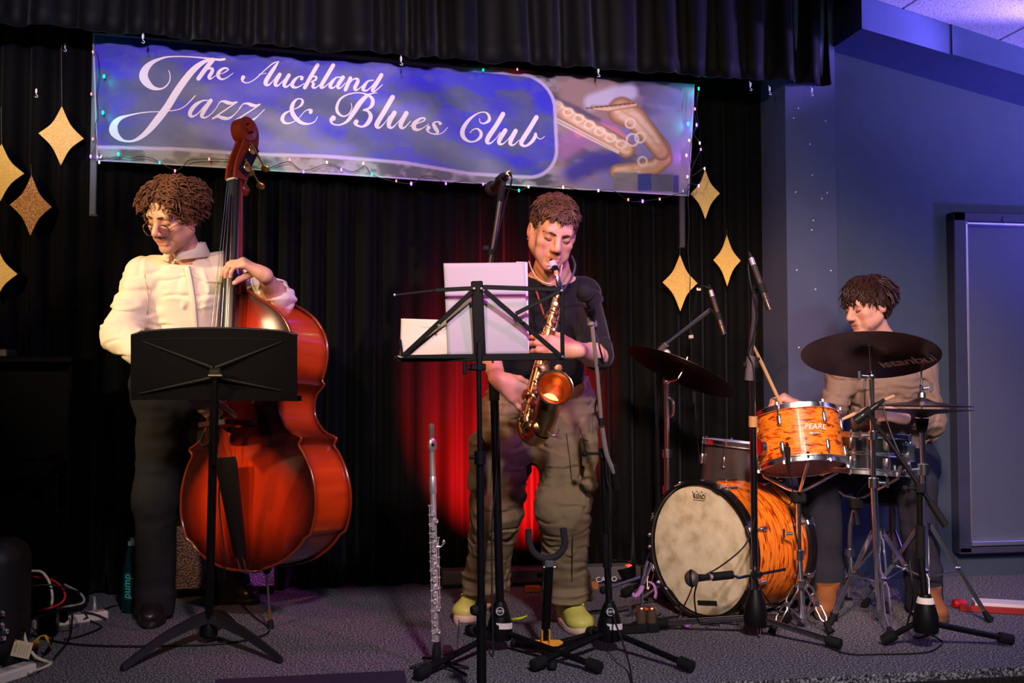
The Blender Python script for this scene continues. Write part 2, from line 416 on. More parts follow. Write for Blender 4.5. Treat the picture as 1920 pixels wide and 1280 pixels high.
for i in range(-1, 6):
    for j in range(4):
        a, c = xa+i*pw+0.006, xa+(i+1)*pw-0.006
        if a < x0: a = x0+0.01
        if c < a: continue
        y1 = yb-0.004-j*1.2; y0 = y1-1.19
        M_ = [(x, y, zt(x)+dz) for x in (a, c) for y in (y0, y1) for dz in (0.0, 0.055)]
        o = MB().add(M_, [(0, 1, 3, 2), (4, 6, 7, 5), (0, 4, 5, 1), (2, 3, 7, 6), (1, 5, 7, 3), (0, 2, 6, 4)]).build('ceiling_panel', tile, ceil)
# shuttered opening in the side wall
wx0, wx1, wx2 = PY(1779, 700, YW).x, PY(1801, 700, YW).x, PY(1801, 700, YW).x+1.3
wt0, wt1 = PY(1850, 403, YW).z, PY(1850, 420, YW).z; wb1, wb0 = PY(1850, 1019, YW).z, PY(1850, 1031, YW).z
frm = mat('opening_frame_paint', col(58, 60, 82), 0.45, 0, 0.4, noise=0.2, nscale=12)
win = struct('window_1', MB().box(((wx1+wx2)/2, YW-0.004, (wt1+wb1)/2), (wx2-wx1, 0.03, wt1-wb1), 0.002), mat('grey_shutter_panel', col(84, 88, 108), 0.42, 0, 0.5, bump=0.2, bscale=300))
MB().box(((wx0+wx1)/2, YW-0.03, (wt0+wb0)/2), (wx1-wx0, 0.07, wt0-wb0), 0.004).build('frame_side', frm, win)
MB().box(((wx0+wx2)/2, YW-0.03, (wt0+wt1)/2), (wx2-wx0, 0.07, wt0-wt1), 0.004).build('frame_top', frm, win)
MB().box(((wx0+wx2)/2, YW-0.03, (wb0+wb1)/2-0.005), (wx2-wx0, 0.07, wb1-wb0), 0.004).build('frame_bottom', frm, win)
alum = mat('aluminium_edge', (0.62, 0.62, 0.7), 0.35, 0.9)
MB().box((wx1+0.008, YW-0.035, (wt1+wb1)/2), (0.012, 0.05, wt1-wb1), 0.002).build('edge_strip', alum, win)
MB().box(((wx1+wx2)/2, YW-0.035, wt1-0.008), (wx2-wx1, 0.05, 0.012), 0.002).build('edge_strip', alum, win)
MB().box(((wx1+wx2)/2, YW-0.04, wb1+0.012), (wx2-wx1, 0.06, 0.022), 0.003).build('sill_rail', alum, win)
MB().lathe([(0, 0.004), (0.016, 0.004), (0.018, 0), (0, 0)], mtx(PY(1884, 411, YW-0.066), (0, -1, 0)), 16).build('latch_plate', frm, win)
# paint flecks on column and wall
MB_ = MB()
for (px, py) in [(1497, 203), (1488, 221), (1548, 227), (1519, 270), (1523, 328), (1492, 360), (1551, 361), (1541, 372), (1525, 413), (1522, 431), (1494, 506), (1558, 507), (1529, 542), (1498, 651)]:
    p = PY(px, py, YW-0.051); MB_.ball(p, (0.004, 0.0015, 0.004), 6)
flk = MB_.build('paint_fleck', mat('white_fleck', col(225, 225, 235), 0.6), bpy.data.objects['wall_column']); flk['kind'] = 'stuff'

# ------------------------------------------------------------------ drapes
velvet = mat('black_velvet', col(7, 7, 8), 0.8, 0, 0.10, sheen=0.06)
velvet2 = mat('black_valance_velvet', col(7, 7, 9), 0.65, 0, 0.2, sheen=0.16)
def drape(name, label, xs0, xs1, y, ztop, zbot, amp, nfold, seed, m, nz=14, flare=0.0, n=1500):
    x = np.linspace(xs0, xs1, n); r = np.random.default_rng(seed)
    ph = np.cumsum(0.6+0.8*vnoise(np.stack([x*3.1, x*0+seed, x*0], 1), seed)); ph = ph/ph[-1]*nfold*2*PI
    am = amp*(0.35+0.9*vnoise(np.stack([x*2.3, x*0+9+seed, x*0], 1), seed+3))
    vs = []
    for k in range(nz):
        t = k/(nz-1); sh = np.sin(ph + 0.5*np.sin(t*2.2+x*1.7)*(1-flare*0))
        fold = np.sign(sh)*np.abs(sh)**0.75
        zz = ztop+(zbot(x)-ztop)*t
        yy = y - am*fold*(0.75+0.35*t) - flare*t**6*0.03*(0.6+0.4*np.sin(ph*0.5))
        if k == nz-1: zz = zz - 0.012*np.maximum(sh, 0) + 0.012*vnoise(np.stack([x*9, x*0, x*0], 1), 5)
        vs.append(np.stack([x, yy, zz], 1))
    vs = np.concatenate(vs); i = np.arange(n-1)
    F = np.concatenate([np.stack([k*n+i, k*n+i+1, (k+1)*n+i+1, (k+1)*n+i], 1) for k in range(nz-1)])
    o = link_mesh(name, vs, F, m, None, 180, base=((xs0+xs1)/2, y, float(np.min(zbot(x)))))
    md = o.modifiers.new('cloth_thickness', 'SOLIDIFY'); md.thickness = 0.006
    return meta(o, label, 'curtain')
xend = PY(1480, 700, YC-0.02).x
back_drape = drape('stage_curtain', 'black velvet curtain hanging in folds across the back of the stage', -3.6, xend, YC, 3.0, lambda x: x*0+0.012, 0.032, 46, 3, velvet)
hz = lambda x: np.interp(x, [PY(0, 55, YV).x, PY(640, 108, YV).x, PY(1280, 150, YV).x, PY(1555, 170, YV).x], [PY(0, 55, YV).z, PY(640, 108, YV).z, PY(1280, 150, YV).z, PY(1555, 170, YV).z])
front_drape = drape('valance_curtain', 'short black velvet valance hanging along the top of the stage above the banner', -3.2, PY(1556, 100, YV-0.06).x, YV-0.06, 3.3, hz, 0.04, 34, 11, velvet2, 12, 1.0)
# white hooks along the valance hem
hk = None
hm = mat('hook_plastic', col(230, 230, 235), 0.4)
for i, (px, py, lb) in enumerate([(68, 172, 'small pale hook on the black curtain left of the banner'), (122, 86, 'tiny pale hook under the valance above the gold star left of the banner'), (268, 70, 'tiny pale hook under the valance over the left end of the banner'),
        (752, 112, 'small white hook on the valance hem above the word Auckland'), (1122, 134, 'small white hook on the valance hem above the printed saxophone'),
        (1407, 160, 'small white hook on the valance hem right of the banner corner'), (1443, 168, 'small white hook on the valance hem between two others near the column'), (1522, 170, 'small white hook on the valance hem in front of the column')]):
    yy = YV-0.115 if py > 0 else YV
    if i == 0: yy = YC-0.09
    hit = on_mesh(back_drape if i < 2 else front_drape, px, py-(0 if i < 2 else 18)); p = PY(px, py, hit.y-0.008)
    m_ = MB().box(p+V(0, 0, 0.004), (0.009, 0.006, 0.020), 0.002)
    m_.tube([p+V(0, 0, 0.006), p+V(0, 0.006, 0.016), p+V(0, 0.014, 0.024)], 0.0016, 6); m_.tube([p+V(0, 0, -0.004), p+V(0, 0, -0.012), p+V(0.007, -0.001, -0.018), p+V(0.004, -0.002, -0.025), p+V(-0.005, -0.002, -0.022)], 0.0016, 6, sm=3)
    meta(m_.build('curtain_hook', hm, None, base=p), lb, 'hook', 'white hooks on the black drapes')
# ------------------------------------------------------------------ club banner
def bq(px, py): return PY(px, py, YB)
TL, TR, BL, BR = bq(173, 60), bq(1302, 158), bq(180, 301), bq(1292, 368)
def banner_fold(X, Z):
    p = np.stack([X*1.6+Z*1.2, Z*1.0-X*0.15, X*0], 1)
    f = 0.020*(fbm(p*1.7, 2, 4)-0.5)+0.010*(fbm(np.stack([X*2.2+Z*2.6, Z*3-X*1.1, X*0+3], 1)*1.5, 2, 8)-0.5)
    return f
nu, nv = 640, 130
u, v = np.meshgrid(np.linspace(0, 1, nu), np.linspace(0, 1, nv), indexing='ij')
q = (np.array(TL)*((1-u)*(1-v))[..., None]+np.array(TR)*(u*(1-v))[..., None]+np.array(BL)*((1-u)*v)[..., None]+np.array(BR)*(u*v)[..., None]).reshape(-1, 3)
q[:, 1] += banner_fold(q[:, 0], q[:, 2])
# photo-pixel position of each print point, only used to lay out the printed picture on the cloth
def topx(X):
    d = X-np.array(CPOS); z = d @ np.array(FWD); return 960+FPX*(d @ np.array(RGT))/z, 640-FPX*(d @ np.array(UPV))/z
flat = q.copy(); flat[:, 1] = YB
bx, by = topx(flat)
def srgbarr(a): a = np.asarray(a, float)/255; return np.where(a > 0.04, ((a+0.055)/1.055)**2.4, a/12.92)
def mixc(a, b, t): return a*(1-t)[:, None]+b*t[:, None]
def sstep(e0, e1, x): t = np.clip((x-e0)/(e1-e0), 0, 1); return t*t*(3-2*t)
def segd(x, y, pts):
    d = np.full(len(x), 1e9); tt = np.zeros(len(x)); n = len(pts)-1
    for i in range(n):
        a = np.array(pts[i]); b = np.array(pts[i+1]); e = b-a; h = np.clip(((x-a[0])*e[0]+(y-a[1])*e[1])/max(e@e, 1e-9), 0, 1)
        dd = np.hypot(x-a[0]-h*e[0], y-a[1]-h*e[1]); m = dd < d; d = np.where(m, dd, d); tt = np.where(m, (i+h)/n, tt)
    return d, tt
w2 = np.stack([bx/120, by/60, bx*0], 1)
n1 = fbm(w2+0.8*fbm(w2*1.3, 2, 30)[:, None], 4, 31); n2 = fbm(np.stack([(bx+by*1.1)/90, (by-bx*0.45)/34, bx*0], 1), 3, 12); n3 = fbm(np.stack([bx/26, by/16, bx*0], 1), 4, 55)
blue = srgbarr([50, 43, 182]); slate = srgbarr([66, 74, 124]); deep = srgbarr([36, 30, 204])
cpan = mixc(np.tile(slate, (len(bx), 1)), np.tile(blue, (len(bx), 1)), sstep(0.38, 0.6, n1))
cpan = mixc(cpan, np.tile(deep, (len(bx), 1)), sstep(0.55, 0.68, n2)*0.8*sstep(350, 700, bx))
cpan = mixc(cpan, np.tile(srgbarr([104, 98, 128]), (len(bx), 1)), sstep(0.56, 0.72, n3)*0.25)
cout = mixc(np.tile(srgbarr([70, 66, 72]), (len(bx), 1)), np.tile(srgbarr([150, 140, 140]), (len(bx), 1)), sstep(0.4, 0.65, n3))
cpic = mixc(np.tile(srgbarr([150, 120, 110]), (len(bx), 1)), np.tile(srgbarr([128, 118, 170]), (len(bx), 1)), sstep(0.4, 0.6, n1))
cpic = mixc(cpic, np.tile(srgbarr([70, 60, 90]), (len(bx), 1)), sstep(0.55, 0.7, n2)*0.8)
cpic = mixc(cpic, np.tile(srgbarr([150, 140, 185]), (len(bx), 1)), sstep(1190, 1260, bx)*0.7)
cpic = mixc(cpic, np.tile(srgbarr([56, 40, 140]), (len(bx), 1)), sstep(30, 5, segd(bx, by, [(1075, 325), (1110, 305), (1150, 300)])[0]))
cpic = mixc(cpic, np.tile(srgbarr([160, 100, 150]), (len(bx), 1)), sstep(30, 12, segd(bx, by, [(1050, 280), (1090, 255), (1140, 245)])[0])*0.8)
cpic = mixc(cpic, np.tile(srgbarr([215, 130, 130]), (len(bx), 1)), sstep(12, 5, segd(bx, by, [(1085, 250), (1120, 240), (1150, 245), (1172, 262)])[0])*0.7)
cpic = mixc(cpic, np.tile(srgbarr([200, 190, 205]), (len(bx), 1)), sstep(22, 8, segd(bx, by, [(1110, 192), (1150, 178), (1180, 172)])[0])*0.8)
# printed horn: body tube with keys, bow and flared bell
gold = srgbarr([214, 160, 110]); gdk = srgbarr([96, 62, 48]); glt = srgbarr([250, 225, 190])
def limb(c, pts, ra, rb):
    d, t = segd(bx, by, pts); r = ra+(rb-ra)*t; k = np.clip(d/r, 0, 1)
    cc = mixc(np.tile(gold, (len(bx), 1)), np.tile(gdk, (len(bx), 1)), sstep(0.45, 1.0, k)*0.75)
    cc = mixc(cc, np.tile(glt, (len(bx), 1)), sstep(0.35, 0.1, np.abs(k-0.3))*0.5*sstep(0.35, 0.65, n3))
    return mixc(c, cc, sstep(r+1.5, r-1.5, d))
cpic = limb(cpic, [(1030, 195), (1080, 225), (1130, 252), (1175, 280)], 14, 16)
for k in range(7):
    xk = 1045+k*20; yk = 198+k*12
    cpic = mixc(cpic, np.tile(glt, (len(bx), 1)), sstep(2.5, 1.0, np.abs(np.hypot((bx-xk)/1.3, by-yk)-7))*0.7)
for o_ in (-16, 13, 19): cpic = mixc(cpic, np.tile(glt, (len(bx), 1)), sstep(2.2, 1.0, segd(bx, by, [(1035, 205+o_), (1100, 240+o_*0.9), (1160, 275+o_*0.6)])[0])*0.7)
cpic = limb(cpic, [(1158, 322), (1195, 318), (1228, 312), (1245, 298), (1240, 278), (1222, 258)], 15, 18)
cpic = limb(cpic, [(1240, 285), (1215, 250), (1190, 222), (1166, 208)], 16, 27)
cpic = limb(cpic, [(1112, 202), (1140, 204), (1190, 195)], 5, 6)
cpic = mixc(cpic, np.tile(gdk, (len(bx), 1)), sstep(2.0, 0.8, segd(bx, by, [(1100, 203), (1140, 199), (1192, 193)])[0]))
for (cx_, cy_, r_) in ((1182, 231, 9), (1200, 258, 9), (1186, 262, 11), (1205, 302, 8)):
    cpic = mixc(cpic, np.tile(glt, (len(bx), 1)), sstep(2.4, 1.0, np.abs(np.hypot(bx-cx_, by-cy_)-r_))*0.8)
for (xa_, xb2, c_) in ((1150, 1196, (128, 122, 116)), (1196, 1222, (40, 48, 120)), (1222, 1262, (96, 90, 110)), (1262, 1273, (60, 40, 140))):
    m_ = sstep(xa_-1, xa_+1, bx)*sstep(xb2+1, xb2-1, bx)*sstep(321+(xa_-1150)*0.05, 324+(xa_-1150)*0.05, by)*sstep(357+(xa_-1150)*0.05, 354+(xa_-1150)*0.05, by)
    cpic = mixc(cpic, np.tile(srgbarr(c_), (len(bx), 1))*(0.6+0.8*n3)[:, None], m_)
# rounded panel and its pale outline
def panel_sd():
    bot = np.interp(bx, [170, 330, 450, 600, 760, 880, 960, 1100], [275, 279, 288, 293, 305, 325, 331, 336]); rgt = np.interp(by, [150, 200, 260, 340], [1036, 1040, 1043, 1046]); top = np.interp(bx, [170, 1100], [60, 152])
    r = 55; qx = bx-(rgt-r); qy = np.maximum(by-(bot-r), (top+r)-by)
    return np.hypot(np.maximum(qx, 0), np.maximum(qy, 0))+np.minimum(np.maximum(qx, qy), 0)-r
sd = panel_sd()
c = mixc(cout, cpic, sstep(1025, 1060, bx)); c = mixc(c, cpan, sstep(1.5, -1.5, sd))
c = mixc(c, np.tile(srgbarr([190, 170, 205]), (len(bx), 1)), sstep(4.0, 2.2, np.abs(sd)))
edge = np.minimum(np.minimum(u, 1-u)*1120, (1-v)*220).ravel()
c = mixc(c, np.tile(srgbarr([205, 200, 215]), (len(bx), 1)), sstep(3.5, 1.5, edge)*0.8)
idx = np.arange(nu*nv).reshape(nu, nv)
F = np.stack([idx[:-1, :-1], idx[:-1, 1:], idx[1:, 1:], idx[1:, :-1]], -1).reshape(-1, 4)
banner = thing('club_banner', 'wide blue vinyl jazz club banner with white script and a printed saxophone', 'banner', bq(735, 335))
cl = link_mesh('banner_cloth', q, F, attr_mat('banner_print', 0.38, 0, 0.5), banner, 180); vcol(cl, c)
md = cl.modifiers.new('cloth_thickness', 'SOLIDIFY'); md.thickness = 0.0012; md.offset = 0
# white script lettering, each stroke (x, y, width) along the pen path
R1 = lambda x, y: (190+x/5.818, 80+y/5.818)
R2 = lambda x, y: (440+x/5.818, 90+y/5.818)
R3 = lambda x, y: (740+x/5.818, 130+y/5.818)
GLY = [
(R1, [(735,305,8),(750,350,10),(745,420,12),(700,480,16),(640,505,22),(560,490,50),(490,430,85),(460,360,95),(490,280,75),(560,215,45),(650,175,25),(740,155,16),(900,152,12),(1080,165,14),(1200,180,22),(1290,188,26),(1345,182,24)]),
(R1, [(1230,180,10),(1120,212,42),(1015,290,66),(920,400,74),(820,540,78),(720,700,80),(620,830,80),(520,950,65),(430,1030,45),(340,1072,25),(250,1070,26),(180,1030,60),(133,960,95),(145,885,75),(205,825,45),(290,795,22),(400,770,14),(520,755,10),(620,752,9),(740,745,9),(840,730,10),(910,695,11),(970,640,11),(1025,580,10)]),
(R1, [(1215,190,50),(1130,300,50),(1062,395,48)]),
(R1, [(1080,370,8),(1130,310,14),(1180,284,22),(1213,292,35),(1205,330,40),(1178,375,38),(1190,400,22),(1225,380,10),(1275,345,8)]),
(R1, [(1270,350,8),(1330,335,10),(1383,300,16),(1365,280,20),(1320,290,28),(1280,330,38),(1277,372,38),(1310,402,24),(1360,392,12),(1440,335,7)]),
(R1, [(1180,635,10),(1110,635,18),(1030,680,40),(975,750,45),(972,795,40),(1005,805,22),(1060,770,12),(1120,700,10),(1180,640,12)]),
(R1, [(1195,635,45),(1150,700,45),(1102,780,45),(1102,812,32),(1140,818,18),(1200,780,9),(1260,710,8)]),
(R1, [(1260,705,8),(1300,650,12),(1340,645,28),(1380,658,40),(1430,665,30),(1482,650,14)]), (R1, [(1482,652,14),(1350,740,14),(1215,832,18)]), (R1, [(1215,834,12),(1270,808,26),(1330,825,40),(1390,828,30),(1450,790,12),(1530,700,8)]),
(R1, [(1505,720,8),(1550,672,12),(1600,668,28),(1640,683,40),(1690,690,28),(1732,675,14)]), (R1, [(1732,678,14),(1600,765,14),(1462,850,18)]), (R1, [(1462,850,12),(1520,828,26),(1580,846,40),(1640,848,30),(1700,810,12),(1780,730,8)]),
(R2, [(95,322,44),(85,345,34),(92,370,18),(130,384,12),(175,372,10),(240,330,10),(330,245,10),(420,170,14),(482,148,10)]),
(R2, [(482,148,10),(440,210,35),(380,300,45),(340,370,48),(347,402,38),(380,400,18),(430,350,9),(460,305,8)]), (R2, [(268,290,7),(345,278,7)]),
(R2, [(492,292,42),(450,370,42),(447,408,35),(477,410,18),(530,360,10),(580,300,8)]), (R2, [(592,300,42),(545,385,42),(547,422,32),(577,422,18),(632,372,8)]),
(R2, [(732,338,40),(738,318,22),(705,314,14),(660,345,32),(627,400,42),(645,430,32),(690,430,16),(760,390,8)]),
(R2, [(905,190,42),(840,300,44),(765,435,42)]), (R2, [(800,370,8),(850,320,12),(888,318,22),(883,350,24),(840,372,12),(862,392,30),(852,425,32),(880,438,18),(940,395,8)]),
(R2, [(1075,195,44),(1000,320,44),(947,410,42),(952,436,30),(985,425,14),(1040,380,8)]),
(R2, [(1170,325,10),(1110,328,16),(1058,380,38),(1042,428,36),(1075,438,18),(1120,400,10),(1170,335,10)]), (R2, [(1182,325,42),(1132,400,42),(1127,436,32),(1157,438,14),(1210,385,8)]),
(R2, [(1262,335,42),(1208,460,40)]), (R2, [(1225,420,8),(1290,350,14),(1333,342,26),(1343,370,40),(1312,435,40),(1322,463,26),(1360,445,10),(1410,400,8)]),
(R2, [(1515,355,10),(1455,367,20),(1412,420,40),(1402,458,36),(1440,468,18),(1490,425,10),(1535,370,10)]), (R2, [(1600,300,44),(1540,400,44),(1503,462,38),(1530,474,18),(1612,405,8)]),
(R2, [(905,755,8),(870,810,12),(810,832,18),(735,822,35),(665,768,48),(624,690,48),(634,620,42),(672,568,22),(718,558,14),(742,580,26),(732,620,28),(690,655,14),(620,682,10),(548,722,30),(520,778,40),(548,820,28),(610,822,14),(690,780,9),(760,700,9),(805,678,16),(835,685,32),(828,705,40)]),
(R2, [(1075,770,60),(1052,790,38),(1062,825,20),(1100,842,16),(1160,840,18),(1230,800,32),(1290,720,50),(1360,610,55),(1430,535,40),(1490,502,16),(1552,492,8)]),
(R2, [(1270,605,8),(1277,660,10),(1240,728,14),(1180,748,18),(1124,706,32),(1116,640,32),(1152,562,24),(1230,512,16),(1340,492,12),(1430,507,18),(1496,550,36),(1504,610,42),(1468,658,28),(1400,680,12),(1456,692,26),(1484,750,46),(1455,818,46),(1400,860,24),(1345,852,24),(1315,825,40),(1328,805,46)]),
(R2, [(1722,540,52),(1640,680,52),(1562,810,54),(1550,856,45),(1585,868,20),(1650,800,9),(1690,740,8)]),
(R2, [(1742,710,50),(1690,800,52),(1683,856,42),(1720,868,20),(1790,800,9),(1850,720,9)]), (R2, [(1872,715,50),(1815,820,52),(1817,866,40),(1850,870,18),(1920,800,8)]),
(R3, [(165,620,8),(230,600,10),(318,562,16),(326,538,20),(280,540,24),(218,590,48),(210,638,48),(250,662,28),(310,640,10),(370,600,8)]),
(R3, [(368,638,44),(356,668,26),(390,698,14),(445,708,18),(466,685,36),(440,640,42),(422,602,32),(440,580,16),(478,578,18),(495,595,36)]), (R3, [(430,708,8),(470,712,10),(525,692,9),(577,638,7)]),
(R3, [(925,540,8),(932,580,12),(975,592,18),(1028,558,34),(1022,502,26),(978,470,12),(900,486,14),(804,560,34),(742,660,48),(745,735,46),(802,786,24),(870,788,18),(930,745,32),(940,692,32),(900,650,16),(850,662,10),(820,696,8)]),
(R3, [(1180,490,50),(1110,610,50),(1022,740,52),(1008,796,42),(1042,808,20),(1100,760,9),(1150,690,8)]),
(R3, [(1205,668,48),(1147,760,50),(1138,806,40),(1172,818,18),(1230,770,9),(1290,690,8)]), (R3, [(1318,673,48),(1267,770,50),(1262,816,38),(1297,826,16),(1360,770,8)]),
(R3, [(1545,525,50),(1470,650,50),(1388,780,50),(1386,822,38),(1430,836,24),(1495,790,36),(1535,725,38),(1530,695,24),(1545,730,14),(1580,760,9),(1610,753,8),(1635,730,6)]),
]
vs, fs = [], []
for fn, st_ in GLY:
    pts = crom([(*fn(x, y), w/5.818) for x, y, w in st_], 7); n = len(pts)
    t = np.gradient(pts[:, :2], axis=0); t /= np.linalg.norm(t, axis=1)[:, None]+1e-9; nn = np.stack([-t[:, 1], t[:, 0]], 1); hw = pts[:, 2:3]/2
    L, Rr = pts[:, :2]+nn*hw, pts[:, :2]-nn*hw; b0 = len(vs)
    for k in range(n): vs += [L[k], Rr[k]]
    fs += [(b0+2*k, b0+2*k+1, b0+2*k+3, b0+2*k+2) for k in range(n-1)]
    for e, sgn in ((0, -1), (n-1, 1)):
        b1 = len(vs); c0 = pts[e, :2]; r0 = pts[e, 2]/2; a0 = math.atan2(nn[e, 1], nn[e, 0])
        vs += [c0+r0*np.array([math.cos(a0+PI*j/6*-sgn), math.sin(a0+PI*j/6*-sgn)]) for j in range(7)]
        fs.append(tuple(range(b1, b1+7)))
W3 = np.array([PY(x, y, YB) for x, y in vs]); W3[:, 1] += banner_fold(W3[:, 0], W3[:, 2])-0.0022
let = link_mesh('script_lettering', W3, fs, mat('white_print', col(240, 226, 232), 0.4), banner, 0)
let['label'] = 'white script lettering with a tall swash initial'
for px in (186, 1284):
    MB().lathe([(0.006, 0), (0.011, 0.001), (0.011, 0.003), (0.006, 0.004)], mtx(PY(px, 292 if px < 500 else 358, YB-0.018), (0, 1, 0)), 14).build('eyelet', STEEL, banner)
# straps the banner hangs from
for (px0, px1, y0, y1, lb) in ((173, 184, 62, 407, 'thin grey pole hanging behind the left end of the banner'), (1270, 1282, 368, 465, 'thin dark pole hanging below the right end of the banner')):
    a, b_ = PY((px0+px1)/2, y0 if px0 < 500 else 170, YB+0.03), PY((px0+px1)/2, y1, YB+0.03)
    m_ = MB().box(((a.x+b_.x)/2, YB+0.014, (a.z+b_.z)/2), (0.027, 0.018, a.z-b_.z), 0.003)
    pole = thing('banner_pole', lb, 'pole', (b_.x, YB+0.014, b_.z), 'poles that hold the banner')
    m_.build('pole_bar', mat('grey_strap' if px0 < 500 else 'dark_strap', col(95, 100, 105) if px0 < 500 else col(60, 52, 58), 0.5), pole)
    MB().box((b_.x, YB+0.014, b_.z+0.004), (0.031, 0.022, 0.012), 0.003).build('end_cap', mat('pole_cap', col(50, 52, 55), 0.5), pole)

# ------------------------------------------------------------------ fairy lights round the banner
fl = thing('fairy_lights', 'string of tiny coloured fairy lights running round the banner edge', 'lights', PY(735, 335, YB-0.03))
wirem = mat('dark_wire', col(14, 18, 16), 0.5)
FY = YB-0.03
path = [(178, 75), (174, 95), (182, 100), (186, 140), (181, 175), (183, 215), (178, 240), (180, 270), (172, 292), (186, 300), (222, 293), (245, 297), (262, 293), (285, 297), (300, 305), (328, 319), (345, 310), (356, 300), (392, 298), (430, 300), (470, 310), (498, 317), (540, 303), (569, 320), (614, 307), (640, 315), (662, 322), (685, 312), (697, 327), (730, 338), (770, 344), (795, 330), (820, 333), (835, 343), (870, 340), (905, 345), (940, 350), (973, 357), (992, 350), (1030, 351), (1060, 350), (1085, 356), (1122, 357), (1150, 357), (1178, 376), (1205, 377), (1238, 372), (1265, 365), (1290, 358), (1296, 330), (1293, 290), (1300, 250), (1306, 234), (1302, 205), (1310, 167)]
pp = [PY(x, y, FY-0.004) for x, y in path]
MB().tube(pp, 0.0016, 6, sm=4).build('wire', wirem, fl)
pp2 = [PY(x, y, FY) for x, y in [(1310, 167), (1306, 205), (1309, 234), (1301, 250), (1312, 268), (1314, 280), (1300, 310), (1296, 330), (1320, 314), (1322, 316), (1310, 345), (1292, 345), (1290, 370), (1292, 420), (1290, 470), (1294, 520), (1293, 560), (1293, 600), (1296, 640), (1297, 690), (1302, 740), (1306, 800), (1312, 870)]]
MB().tube(pp2, 0.0022, 6, sm=4).build('wire', wirem, fl)
MB().tube([PY(1295, 620, FY), PY(1296, 638, FY)], 0.010, 10).build('plug', RUBBER, fl)
MB().tube([PY(1295, 628, FY), PY(1296, 634, FY)], 0.012, 10).build('connector', WHITEPL, fl)
MB().tube([PY(1301, 735, FY), PY(1302, 755, FY)], 0.010, 10).build('plug', RUBBER, fl)
BC = {'r': (1.0, 0.04, 0.05), 'g': (0.0, 0.75, 0.35), 'p': (0.22, 0.03, 1.0), 'w': (1.0, 0.62, 0.25), 'm': (0.7, 0.1, 1.0), 't': (0.0, 0.8, 0.6)}
bulbs = [(174, 97, 'r', 1), (195, 143, 't', 3), (171, 176, 'r', 1), (193, 211, 't', 3), (174, 260, 'r', 1), (170, 293, 'p', 3), (186, 304, 'w', 1.5), (222, 289, 't', 2.5), (299, 305, 'g', 1), (328, 320, 'r', 2), (392, 298, 'r', 1.5), (499, 317, 'g', 2.5), (543, 299, 'r', 1.3), (569, 322, 'p', 2), (613, 304, 'w', 1.2),
 (640, 318, 'p', 3), (681, 306, 'w', 1), (697, 327, 'g', 2.5), (743, 339, 'r', 1), (771, 344, 'p', 4), (836, 344, 'p', 2), (906, 345, 'p', 1.8), (973, 357, 'g', 2.5), (991, 350, 'w', 1.5), (1056, 351, 'w', 2), (1122, 357, 'w', 1.5), (1178, 374, 'r', 2), (1205, 377, 'p', 4), (1237, 373, 'r', 1.8), (1289, 331, 'w', 1), (1287, 291, 'm', 3), (1292, 263, 'w', 1),
 (1290, 232, 't', 3), (1306, 234, 'p', 3.5), (1303, 204, 'r', 2), (1310, 166, 't', 2.5), (1312, 268, 'w', 1.8), (1314, 280, 'p', 2), (1321, 316, 'w', 1), (1310, 348, 'm', 2), (970, 130, 'r', 1), (906, 131, 't', 1)]
me_cache = {}
for (x, y, k, s_) in bulbs:
    p = PY(x, y, FY-0.012 if y > 140 else FY-0.02); key = k
    bm_ = mat('bulb_'+k, BC[k], 0.3, emit=BC[k], estr=18)
    if key not in me_cache:
        me_cache[key] = MB().lathe([(0, -0.007), (0.0028, -0.006), (0.0036, -0.001), (0.0034, 0.003), (0.0022, 0.006), (0, 0.0065)], Matrix.Translation(offs(fl)), 8).build('bulb', bm_, fl); o = me_cache[key]
    else: o = dup(me_cache[key], 'bulb', (0, 0, 0), parent=fl)
    o.location = p-offs(fl); o.scale = (0.7+0.15*s_,)*3
    if s_ >= 2.5:
        lamp('fairy_bulb_glow', 'POINT', p+V(0, -0.006, 0), 0.10*s_, BC[k], size=0.004)
# glitter stars on threads
glit = mat('gold_glitter', col(244, 190, 80), 0.5, 0.05, 0.5)
nt = glit.node_tree; b_ = nt.nodes['Principled BSDF']; tc = nt.nodes.new('ShaderNodeTexCoord'); vo = nt.nodes.new('ShaderNodeTexVoronoi'); vo.inputs['Scale'].default_value = 420
nt.links.new(tc.outputs['Object'], vo.inputs['Vector']); rp = nt.nodes.new('ShaderNodeValToRGB'); e = rp.color_ramp.elements
e[0].color = col(226, 152, 40); e[1].color = col(255, 232, 140); nt.links.new(vo.outputs['Color'], rp.inputs[0]); nt.links.new(rp.outputs[0], b_.inputs['Base Color'])
nm = nt.nodes.new('ShaderNodeBump'); nm.inputs['Strength'].default_value = 0.55; nm.inputs['Distance'].default_value = 0.003; nt.links.new(vo.outputs['Color'], nm.inputs['Height']); nt.links.new(nm.outputs['Normal'], b_.inputs['Normal'])
STARS = [(115, 255, 42, 60, 59, 0, 1.0, 'gold glitter star ornament hanging nearest the left end of the banner', 60), (2, 325, 46, 60, 56, 0, 1.0, 'gold glitter star ornament cut by the photo edge, upper of two', 200), (58, 386, 38, 62, 60, 0, 0.9, 'coppery glitter star ornament hanging below the pair at far left', 308), (-8, 513, 42, 58, 56, 0, 1.0, 'lowest gold glitter star ornament at far left, half cut off by the photo edge', 380),
  (1322, 363, 26, 44, 46, 0, 1.0, 'orange gold glitter star ornament beside the lower right banner corner', 318), (1275, 530, 34, 50, 51, 0, 1.0, 'gold glitter star ornament above the tilted crash cymbal', 430), (1363, 488, 26, 45, 46, 0, 1.0, 'gold glitter star ornament hanging between the two overhead microphones', 430)]
